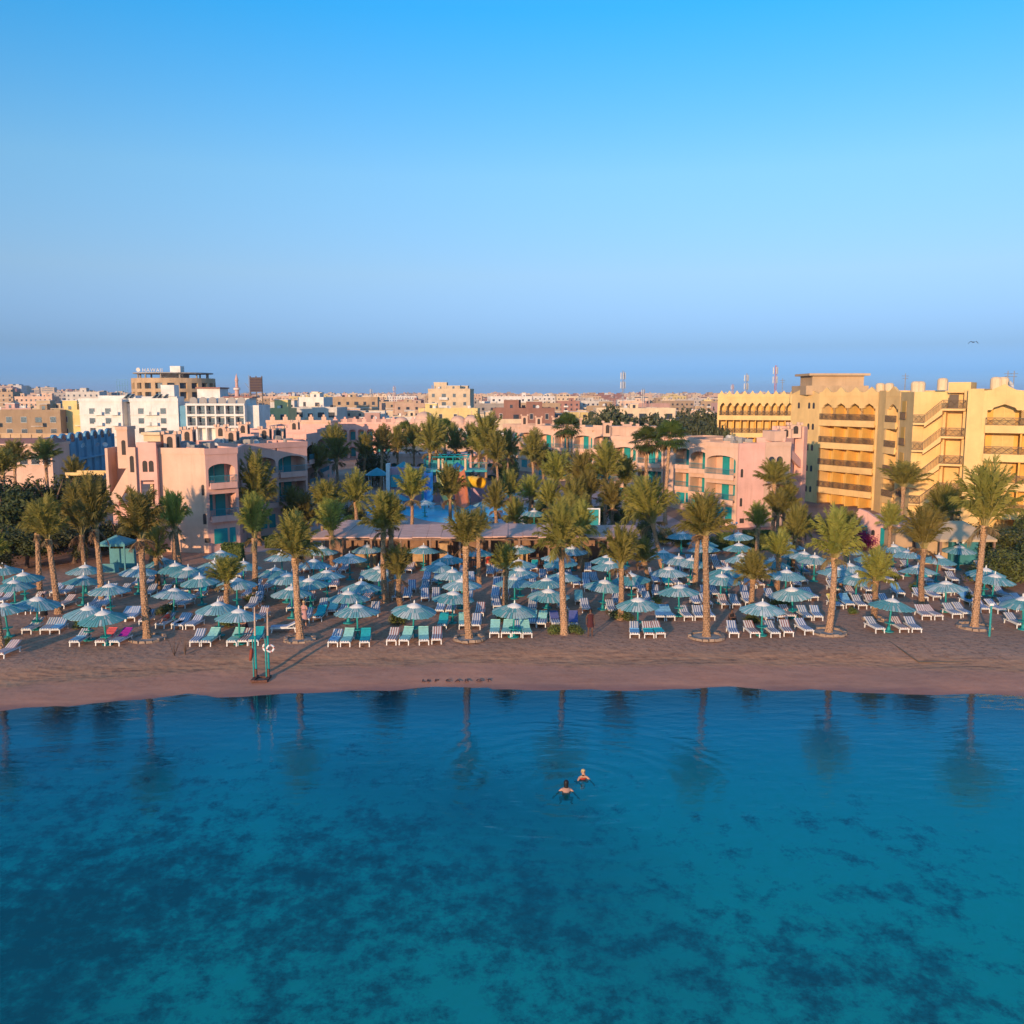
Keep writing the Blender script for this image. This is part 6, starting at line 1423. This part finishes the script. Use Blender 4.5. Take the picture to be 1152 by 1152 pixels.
yl_ = empty('yellow_pergola', (XP(108, 92), 92, 0), 0, 'yellow beam pergola between the dark trees and pink stair', 'pergola'); z = PY(0, 531.5, 92).z
mb = MB(); mb.box(XP(78,92) - yl_.location.x, -.1, z - .3, XP(121,92) - yl_.location.x, .1, z); mb.box(XP(78,92) - yl_.location.x, 2.4, z - .3, XP(121,92) - yl_.location.x, 2.6, z - .002); mb.build('beam', M['yellow'], yl_)
for px in (80, 100, 116.5): mb = MB(); mb.box(-.12, -.098, 0, .12, .098, z - .302); obj('post', mb.mesh('post', M['yellow']), yl_, (XP(px, 92) - yl_.location.x, 0, 0))

# minaret, billboard, masts
mn = empty('minaret', (XP(268, 470), 470, 0), 0, 'slim pink minaret on the skyline right of the round building', 'minaret'); zt = PY(0, 420, 470).z
mb = MB(); mb.lathe([(1.6, 0), (1.5, zt * .35), (2.0, zt * .36), (2.0, zt * .40), (1.15, zt * .41), (1.1, zt * .66), (1.7, zt * .67), (1.7, zt * .71), (.8, zt * .72), (.75, zt * .84), (1.0, zt * .86), (.6, zt * .92), (0, zt)], n=12); mb.build('shaft', M['h_pink'], mn); mb = MB(); mb.lathe([(1.74, zt * .675), (1.74, zt * .70)], n=12); mb.build('gallery', M['h_white'], mn)
M['board'] = surf('dark_board', (.07, .045, .05), .8)
bb = empty('billboard', (XP(290, 300), 300, 0), 0, 'dark back of a large billboard on tall posts on the skyline', 'billboard'); mb = MB(); mb.box(-2.0, 0, PY(0, 441, 300).z, 2.0, .3, PY(0, 424.5, 300).z); mb.build('panel', M['board'], bb)
for x in (-1.9, 0, 1.9): mb = MB(); mb.box(x - .15, .302, 0, x + .15, .6, PY(0, 423, 300).z); mb.build('post', M['iron'], bb)
mb = MB()
for i in range(6): z = PY(0, 441 - i * 3, 300).z; mb.box(-2.0, -.15, z, 2.0, -.002, z + .15)
mb.build('frame', M['iron'], bb); mb = MB(); mb.tube([(-2.2, 0, 0), (-2.2, 0, PY(0, 422, 300).z)], .1, 6); mb.tube([(-2.2, 0, PY(0, 437, 300).z), (-3.6, 0, PY(0, 431, 300).z)], .08, 5); mb.build('mast', M['metal'], bb)
for px, Y, yt, lb, red in ((700, 300, 417, 'tall lattice phone mast rising above the town centre', 0), (838, 330, 420, 'phone mast on the roof line just left of the yellow hotel', 0), (870, 300, 411, 'tallest phone mast behind the yellow hotel roof', 1), (444, 520, 434, 'stout lattice mast on the far skyline left of centre', 1), (823, 480, 432, 'short phone mast left of the two tall ones', 1), (723, 420, 437, 'thin mast right of the tall lattice phone mast', 0), (418, 600, 437, 'thin far antenna left of the stout lattice mast', 0)):
    r = empty('phone_mast', (XP(px, Y), Y, 0), 0, lb, 'mast', 'phone masts on the skyline'); zt = PY(0, yt, Y).z; w = .45 if Y < 400 else .7; mb = MB()
    for k in range(3):
        a = 2.09 * k; mb.tube([(w * math.cos(a), w * math.sin(a), 0), (w * .6 * math.cos(a), w * .6 * math.sin(a), zt)], .07, 4)
    z = 1; k = 0
    while z < zt - 1: a = 2.09 * k; b = a + 2.09; mb.tube([(w * .9 * math.cos(a), w * .9 * math.sin(a), z), (w * .85 * math.cos(b), w * .85 * math.sin(b), z + 1.2)], .035, 4); z += .8; k += 1
    mb.build('lattice', M['metal'] if not red else M['redwhite'], r)
    for k in range(3):
        for dz in (.4, 3.4):
            a = 2.09 * k + .5; mb = MB(); mb.box(-.16, -.1, 0, .16, .1, 2.2); o = obj('antenna_panel', cached('antp', lambda: mb.mesh('antenna_panel', M['dishw'])), r, (.75 * math.cos(a), .75 * math.sin(a), zt - 2.4 - dz), a)

# ------------------------------------------------------------------ people
M['skin'] = surf('skin', (.48, .25, .16), .55, .06, 6); M['skin_d'] = surf('dark_skin', (.12, .06, .04), .55, .06, 6); M['hair'] = surf('black_hair', (.012, .010, .010), .5); M['blond'] = surf('blond_hair', (.48, .34, .15), .5)
M['redd'] = surf('faded_red', (.22, .045, .025), .7); M['maroon'] = surf('maroon_cloth', (.07, .018, .02), .9, .15, 6); M['blackc'] = surf('black_cloth', (.018, .016, .018), .9, .15, 6); M['redc'] = surf('red_swimsuit', (.55, .06, .03), .6); M['pinkc'] = surf('pink_cloth', (.50, .26, .24), .9); M['whitec'] = surf('white_cloth', (.55, .5, .46), .9)
def person(label, loc, rz, pose, skin, hair, cloth, scale=.93, group='people at the beach', long_hair=False, shorts=None):
    """pose: joints in metres; one skinned body grown from a skeleton"""
    J = dict(pelvis=(0,0,.95), waist=(0,0,1.1), chest=(0,0,1.32), neck=(0,0,1.5), head0=(0,-.02,1.58), head1=(0,-.02,1.74))
    J.update({'shL': (.17,0,1.42), 'elL': (.22,.02,1.15), 'wrL': (.24,-.05,.92), 'hipL': (.10,0,.92), 'knL': (.11,-.02,.50), 'anL': (.11,.02,.09), 'toL': (.12,-.17,.04)})
    for k in list(J):
        if k.endswith('L'): x, y, z = J[k]; J[k[:-1] + 'R'] = (-x, y, z)
    J.update(pose); V = []; E = []; Rd = []; idx = {}
    def add(k, r, p=None, pos=None):
        idx[k] = len(V); V.append(pos or J[k]); Rd.append(r)
        if p is not None: E.append((idx[p], idx[k]))
    add('pelvis', .135); add('waist', .115, 'pelvis'); add('chest', .145, 'waist'); add('neck', .055, 'chest'); add('head0', .075, 'neck'); add('head1', .085, 'head0')
    for s in 'LR':
        add('sh' + s, .065, 'chest'); add('el' + s, .045, 'sh' + s); add('wr' + s, .03, 'el' + s)
        add('hip' + s, .095, 'pelvis'); add('kn' + s, .06, 'hip' + s); add('an' + s, .042, 'kn' + s); add('to' + s, .03, 'an' + s)
        w = Vector(J['wr' + s]); d = (w - Vector(J['el' + s])).normalized(); sd_ = d.cross(Vector((0, 1, .1))).normalized()
        add('pa' + s, .032, 'wr' + s, tuple(w + d * .07))
        for f in range(4):
            o_ = (f - 1.5) * .021; ln = (.07, .085, .09, .075)[f]; p1 = w + d * .11 + sd_ * o_; p2 = p1 + d * ln * .6 + Vector((0, -.012, 0)); p3 = p2 + d * ln * .4 + Vector((0, -.02, 0))
            add(f'f{f}a{s}', .011, 'pa' + s, tuple(p1)); add(f'f{f}b{s}', .0095, f'f{f}a{s}', tuple(p2)); add(f'f{f}c{s}', .008, f'f{f}b{s}', tuple(p3))
        p1 = w + d * .045 + sd_ * .05; add('th1' + s, .012, 'pa' + s, tuple(p1)); add('th2' + s, .0095, 'th1' + s, tuple(p1 + d * .05 + sd_ * .015))
    me = bpy.data.meshes.new('person'); me.from_pydata(V, E, []); me.materials.append(skin)
    o = obj('person', me, None, loc, rz, (scale,) * 3); tag(o, label, 'person', group)
    m = o.modifiers.new('Skin', 'SKIN'); m.use_smooth_shade = True
    if not me.skin_vertices: 
        bpy.context.view_layer.objects.active = o
    sv = me.skin_vertices[0].data
    for i, r in enumerate(Rd): sv[i].radius = (r, r); sv[i].use_root = (i == 0)
    sb = o.modifiers.new('Sub', 'SUBSURF'); sb.levels = 1; sb.render_levels = 1
    h0 = Vector(J['head0']); h1 = Vector(J['head1']); up = (h1 - h0).normalized(); c = h0.lerp(h1, .75)
    mb = MB(); fw = Vector((0, -1, 0)); fw = (fw - up * fw.dot(up)).normalized(); rt = up.cross(fw)
    for a, b, n in ((0, 1, 10),):
        rings = []
        for i in range(7):
            ph = R(100 - i * 25 + 0) if False else math.pi * i / 6 * .62; ring_ = []
            for k in range(12):
                an = 2 * math.pi * k / 12; v = up * math.cos(ph) * .115 + (rt * math.cos(an) + fw * math.sin(an)) * math.sin(ph) * .108
                drop = .08 if math.sin(an) < .2 and i == 6 else 0; drop += (.22 if long_hair and math.sin(an) < 0 and i == 6 else 0)
                if math.sin(an) > .45 and i > 4: v = up * math.cos(math.pi * 4 / 6 * .62) * .115 + (rt * math.cos(an) + fw * math.sin(an)) * .09
                ring_.append(c + v - up * drop - fw * .012)
            rings.append(ring_)
        for r0, r1 in zip(rings, rings[1:]):
            for k in range(12): mb.face([r0[k], r0[(k+1) % 12], r1[(k+1) % 12], r1[k]])
    mb.build('hair', hair, o, True)
    mb = MB()
    for sx_ in (-1, 1): p = c + fw * .098 + rt * sx_ * .032 - up * .03; mb.lathe([(0, -.008), (.009, 0), (0, .008)], tuple(p), 6)
    mb.build('eyes', M['hair'], o)
    mb = MB(); p = c + fw * .1 - up * .055; mb.face([p + up * .04 - fw * .008, p + rt * .014 - up * .01, p + fw * .025 - up * .012]); mb.face([p + up * .04 - fw * .008, p + fw * .025 - up * .012, p - rt * .014 - up * .01]); mb.face([p - up * .045 + rt * .025, p - up * .04 + fw * .006, p - up * .045 - rt * .025, p - up * .055 + fw * .004]); mb.build('nose_and_mouth', skin, o)
    if cloth:
        for nm, prof, mt in cloth:
            mb = MB(); n = 14; prev = None
            for cx, cy, z, rx, ry in prof:
                ring_ = [(cx + rx * math.cos(2*math.pi*k/n), cy + ry * math.sin(2*math.pi*k/n), z) for k in range(n)]
                if prev:
                    for k in range(n): mb.face([prev[k], prev[(k+1) % n], ring_[(k+1) % n], ring_[k]])
                prev = ring_
            mb.build(nm, mt, o, True)
    return o
def robe(top=1.46, hem=.45, y=0): return [('robe', [(0, y, top, .10, .09), (0, y, 1.40, .20, .14), (0, y, 1.1, .18, .15), (0, y, .9, .20, .17), (0, y, hem, .24, .20)], None)]
def cl(mat, prof): return [(n_, p_, mat) for n_, p_, _ in prof]
p = Gs(664, 716); person('person in maroon robe walking on the sand right of the middle front palm', p, R(8), {'knL': (.11,-.12,.52), 'anL': (.11,-.02,.09), 'toL': (.12,-.20,.04), 'elR': (-.24,.10,1.16), 'wrR': (-.24,.08,.93)}, M['skin_d'], M['hair'], cl(M['maroon'], robe(1.46, .62)))
p = Gs(822, 700); SIT = {'pelvis': (0,0,.14), 'waist': (0,-.03,.30), 'chest': (0,-.08,.50), 'neck': (0,-.11,.67), 'head0': (0,-.13,.75), 'head1': (0,-.14,.91), 'shL': (.17,-.08,.60), 'elL': (.24,-.20,.40), 'wrL': (.12,-.36,.42), 'hipL': (.10,-.02,.13), 'knL': (.14,-.38,.42), 'anL': (.13,-.50,.07), 'toL': (.13,-.66,.04), 'shR': (-.17,-.08,.60), 'elR': (-.24,-.20,.40), 'wrR': (-.12,-.36,.42), 'hipR': (-.10,-.02,.13), 'knR': (-.14,-.38,.42), 'anR': (-.13,-.50,.07), 'toR': (-.13,-.66,.04)}
sitrobe = [('robe', [(0,-.09,.64,.09,.08), (0,-.07,.58,.20,.13), (0,-.04,.35,.19,.17), (0,-.08,.12,.24,.26), (0,-.12,.02,.28,.34)], None)]
person('person in black robe crouching on the sand by the front loungers right of centre', p, R(20), SIT, M['skin_d'], M['hair'], cl(M['blackc'], sitrobe))
p = Gs(276, 707); person('person in dark clothes sitting on the sand behind the mint towel loungers', p, R(-30), SIT, M['skin'], M['hair'], cl(M['maroon'], sitrobe))
p = Gs(50, 697); person('person in dark robe standing beside the second left palm', p, R(40), {}, M['skin_d'], M['hair'], cl(M['blackc'], robe(1.46, .3)))
p = Gs(342.5, 706); person('person in pink clothes standing behind the third front palm', p, R(-10), {'elL': (.26,-.05,1.2), 'wrL': (.15,-.25,1.25)}, M['skin'], M['blond'], cl(M['pinkc'], robe(1.46, .55)))
p = Gs(548, 655); person('person in red shirt standing before the beach bar', (p.x, 70.6, 0), R(15), {}, M['skin'], M['hair'], [('shirt', [(0,0,1.46,.10,.09), (0,0,1.40,.2,.14), (0,0,1.1,.17,.14), (0,0,.88,.18,.15)], M['redc']), ('trousers', [(0,0,.98,.17,.14), (0,0,.5,.18,.13), (0,0,.15,.19,.12)], M['whitec'])])
LIE = {'pelvis': (0,.78,.47), 'waist': (0,.95,.47), 'chest': (0,1.16,.55), 'neck': (0,1.33,.65), 'head0': (0,1.40,.70), 'head1': (0,1.53,.78), 'shL': (.17,1.25,.58), 'elL': (.27,1.02,.46), 'wrL': (.22,.82,.46), 'hipL': (.10,.74,.47), 'knL': (.11,.36,.60), 'anL': (.11,.10,.42), 'toL': (.11,-.02,.46), 'shR': (-.17,1.25,.58), 'elR': (-.27,1.02,.46), 'wrR': (-.22,.82,.46), 'hipR': (-.10,.74,.47), 'knR': (-.11,.34,.46), 'anR': (-.11,.02,.41), 'toR': (-.11,-.10,.47)}
for px, py, lb, sk, hr, sw in ((161,704,'person in dark swimsuit lying on a lounger behind the second front palm',M['skin'],M['hair'],M['blackc']), (179,708,'person in red swimsuit lying on a lounger right of the second front palm',M['skin'],M['blond'],M['redc'])):
    p = Gs(px, py); it = min(ITEMS, key=lambda i: (i[1] - p.x) ** 2 + (i[2] - p.y) ** 2)[0]
    o = person(lb, it.location + Vector((0, 0, 0)), it.rotation_euler.z, LIE, sk, hr, None, .95); mb = MB(); n = 12; prev = None
    for y, z, rx, rz_ in ((.62,.46,.17,.11), (.80,.47,.19,.15), (.96,.48,.165,.135), (1.16,.55,.19,.15), (1.24,.59,.17,.12)):
        q_ = [(rx * math.cos(2*math.pi*k/n), y, z + rz_ * math.sin(2*math.pi*k/n)) for k in range(n)]
        if prev:
            for k in range(n): mb.face([prev[k], prev[(k+1) % n], q_[(k+1) % n], q_[k]])
        prev = q_
    mb.build('swimsuit', sw, o, True)
# two swimmers, shoulders above the water
TRAIL = {'pelvis': (0,.34,1.16), 'waist': (0,.22,1.24), 'chest': (0,.06,1.34), 'hipL': (.10,.36,1.14), 'hipR': (-.10,.36,1.14), 'knL': (.28,.10,1.08), 'knR': (-.28,.10,1.08), 'anL': (.20,.46,1.02), 'anR': (-.20,.46,1.02), 'toL': (.30,.52,1.0), 'toR': (-.30,.52,1.0)}
w0 = SWIM[0]; SW1 = {'elL': (.32,.08,1.30), 'wrL': (.46,.22,1.20), 'elR': (-.32,.08,1.30), 'wrR': (-.46,.22,1.20), **TRAIL}
top = lambda m: [('swimsuit', [(0,0,1.40,.165,.12), (0,.06,1.32,.185,.14), (0,.22,1.22,.165,.13), (0,.36,1.12,.17,.13)], m)]
person('dark-haired swimmer with both arms spread, seen from behind, nearer of two', (w0.x, w0.y, WZ - 1.19), R(176), SW1, M['skin'], M['hair'], top(M['redc']), .88, 'swimmers in the bay', True)
w1 = SWIM[1]; SW2 = {'elL': (.30,-.12,1.28), 'wrL': (.36,-.34,1.22), 'elR': (-.30,-.15,1.30), 'wrR': (-.26,-.38,1.26), **TRAIL}
person('fair-haired swimmer facing the camera, farther of two', (w1.x, w1.y, WZ - 1.09), R(12), SW2, M['skin'], M['blond'], top(M['redc']), .82, 'swimmers in the bay')

# ------------------------------------------------------------------ teal lifebuoy posts at the water's edge, lone post, hose, bird
pa = Gs(293, 766); rg = empty('lifebuoy_stand', (pa.x, pa.y, gz(pa.x, pa.y)), 0, 'pair of tall teal posts on a rusty base by the water, with bamboo tops', 'post stand'); q = (pa.y * _cp + 14 * _sp) / FPX
M['rust'] = surf('rusty_steel', (.12, .055, .04), .9, .35, 6, .4, 20); M['bamboo'] = surf('bamboo', (.52, .36, .26), .7, .2, 6); M['tealpost'] = surf('bright_teal_post', (.01, .24, .24), .5, .2, 4)
for x in (-7.2 * q, 7.2 * q):
    mb = MB(); mb.tube([(x, .45, .05), (x, .45, 2.25)], .06, 8); mb.tube([(x - .12, .4, .05), (x - .12, .4, 2.1)], .04, 6); mb.build('post', M['tealpost'], rg)
    mb = MB(); mb.tube([(x, .45, 2.252), (x + .03, .45, 3.75 if x < 0 else 3.7)], [.05, .03], 6); mb.build('bamboo_pole', M['bamboo'], rg)
    mb = MB(); mb.box(x - .09, -.3, 0, x + .09, .6, .12); mb.box(x - .05, .3, .122, x + .05, .44, .5); mb.build('foot', M['rust'], rg)
mb = MB(); mb.box(-7.2 * q + .092, -.28, 0, 7.2 * q - .092, -.16, .1); mb.box(-7.2 * q + .092, .4, 0, 7.2 * q - .092, .5, .1); mb.build('base_frame', M['rust'], rg)
def torus(rad, r, n=20, m=8, mats=None, alt=False):
    mb = MB()
    for i in range(n):
        for k in range(m):
            P_ = []
            for ii, kk in ((i, k), (i + 1, k), (i + 1, k + 1), (i, k + 1)):
                a = 2 * math.pi * ii / n; b = 2 * math.pi * kk / m; P_.append(((rad + r * math.cos(b)) * math.cos(a), r * math.sin(b), (rad + r * math.cos(b)) * math.sin(a)))
            mb.face(P_, 1 if alt and (i % 5 == 0) else 0)
    return mb
lx, ly, lz = pa.x + 7.2 * q, pa.y + .45, rg.location.z
o = torus(.17, .05, alt=True).build('lifebuoy', [M['whitepaint'], M['redc']]); o.location = (lx + .15, ly - .12, lz + 1.6); o.rotation_euler.z = R(25); tag(o, 'white and red life ring hanging on the right teal post, front one', 'life ring', 'life rings on the teal post')
o = torus(.17, .05, alt=True).build('lifebuoy', [M['whitepaint'], M['redc']]); o.location = (lx - .16, ly + .12, lz + 1.58); o.rotation_euler.z = R(-30); tag(o, 'white and red life ring hanging behind the right teal post', 'life ring', 'life rings on the teal post')
mb = MB(); mb.lathe([(0, -.36), (.06, -.33), (.09, -.15), (.085, .18), (.04, .3), (0, .33)], n=10); o = mb.build('rescue_float', M['redd'], None, True); o.location = (pa.x - 7.2 * q - .2, pa.y + .33, lz + 1.3); o.rotation_euler.y = R(8); tag(o, 'rust-red rescue float hanging on the left teal post', 'rescue float')
p = Gs(1113, 716); r = empty('teal_post', (p.x, p.y, p.z), 0, 'single teal post with small lamp standing before the tallest right palm', 'post'); mb = MB(); mb.tube([(0, 0, 0), (0, 0, 1.85)], .06, 8); mb.build('pole', M['tealpost'], r); mb = MB(); mb.box(-.12, -.06, 1.852, .12, .06, 1.98); mb.build('lamp_head', M['whitepaint'], r)
for px, py, hgt, lb in ((1078.5, 641, 2.2, 'teal lamp post with white globes before the beige tent'), (877.5, 640, 2.6, 'slim lamp post with white lamp in front of the pink end wall'), (825, 618, 2.4, 'small lamp post by the clipped hedge of the cream hotel')):
    p = Gs(px, py); r = empty('lamp_post', (p.x, p.y, p.z), 0, lb, 'lamp post', 'lamp posts'); mb = MB(); mb.tube([(0, 0, 0), (0, 0, hgt)], .05, 6); mb.tube([(-.22, 0, hgt - .1), (.22, 0, hgt - .1)], .03, 5); mb.build('pole', M['tealpost'], r)
    for x in (-.22, .22): mb = MB(); mb.lathe([(0, -.12), (.1, -.06), (.12, 0), (.1, .08), (0, .12)], (x, 0, hgt + .04), 8); mb.build('lamp_globe', M['whitepaint'], r, True)
hp = [Gs(a, b) for a, b in ((1000, 722), (1012, 730), (1024, 739), (1034, 745.5), (1060, 745.5), (1100, 745), (1135, 746), (1165, 746))]
mb = MB(); mb.tube([v + Vector((0, 0, .03)) for v in hp], .035, 6); tag(mb.build('hose', M['iron']), 'dark hose bent across the sand below the right front loungers', 'hose')
cu = bpy.data.curves.new('sand_words', 'FONT'); cu.body = 'LE PACHA HURGHADA' if False else 'LE P  C A R  G T'; cu.size = .62; cu.extrude = .012; cu.space_character = 1.15
to = bpy.data.objects.new('tmp', cu); COL.objects.link(to); bpy.context.view_layer.update(); dg = bpy.context.evaluated_depsgraph_get(); tm = bpy.data.meshes.new_from_object(to.evaluated_get(dg)); COL.objects.unlink(to); bpy.data.objects.remove(to)
M['wetgroove'] = surf('dark_scratched_sand', (.13, .065, .05), .95, .35, 4, .6, 14); tm.materials.clear(); tm.materials.append(M['wetgroove'])
p = Gs(474, 768); o = obj('sand_writing', tm, None, (p.x, p.y, p.z + .05), 0); wd = max(v.co.x for v in tm.vertices); tgt = Gs(552, 768).x - p.x; o.scale = (tgt / wd, 1.0, 1); tag(o, 'faint letters scratched into the wet sand by the water', 'writing')
B_ = PY(1095, 385, 90); mb = MB()
for sg in (-1, 1):
    a = [(0, -.08, 0), (0, .10, 0), (sg * .28, .06, .07), (sg * .28, -.10, .08)]; b = [(sg * .28, -.10, .08), (sg * .28, .06, .07), (sg * .52, .0, -.16), (sg * .50, -.05, -.16)]
    for f in (a, b): mb.prism(f if sg > 0 else f[::-1], (0, 0, .015))
mb.tube([(0, -.24, 0), (0, -.15, .01), (0, .05, 0), (0, .22, -.01)], [.015, .045, .05, .015], 7); mb.face([(0, .2, 0), (.06, .34, 0), (-.06, .34, 0)]); o = mb.build('bird', M['hair']); o.location = B_; tag(o, 'small dark bird gliding in the sky on the right', 'bird')
# pebbly weed scraps and dry sticks on the sand
for px, py, lb in ((196, 738, 'dry bare twigs standing in the sand left of centre'), (208, 737, 'second tuft of dry twigs in the sand')):
    p = Gs(px, py); mb = MB(); rr = random.Random(px)
    for k in range(7): a = rr.uniform(0, 6.28); mb.tube([(0, 0, 0), (.25 * math.cos(a), .25 * math.sin(a), rr.uniform(.5, .9)), (.4 * math.cos(a), .4 * math.sin(a), rr.uniform(.8, 1.2))], [.018, .012, .006], 4)
    o = mb.build('dry_twigs', M['bark']); o.location = p; tag(o, lb, 'twigs', 'dry twigs in the sand')

# ------------------------------------------------------------------ evening haze
hz = MB(); hz.box(-6400, -420, -12, 6400, 6400, 75)
hm = bpy.data.materials.new('haze'); hm.use_nodes = True; hn = hm.node_tree; hn.nodes.clear()
ho = hn.nodes.new('ShaderNodeOutputMaterial'); hv = hn.nodes.new('ShaderNodeVolumePrincipled')
hv.inputs['Color'].default_value = (0.62, 0.76, 1.0, 1); hv.inputs['Density'].default_value = 0.00013; hv.inputs['Anisotropy'].default_value = 0.2
hn.links.new(hv.outputs[0], ho.inputs['Volume'])
tag(hz.build('haze', hm), kind='stuff')
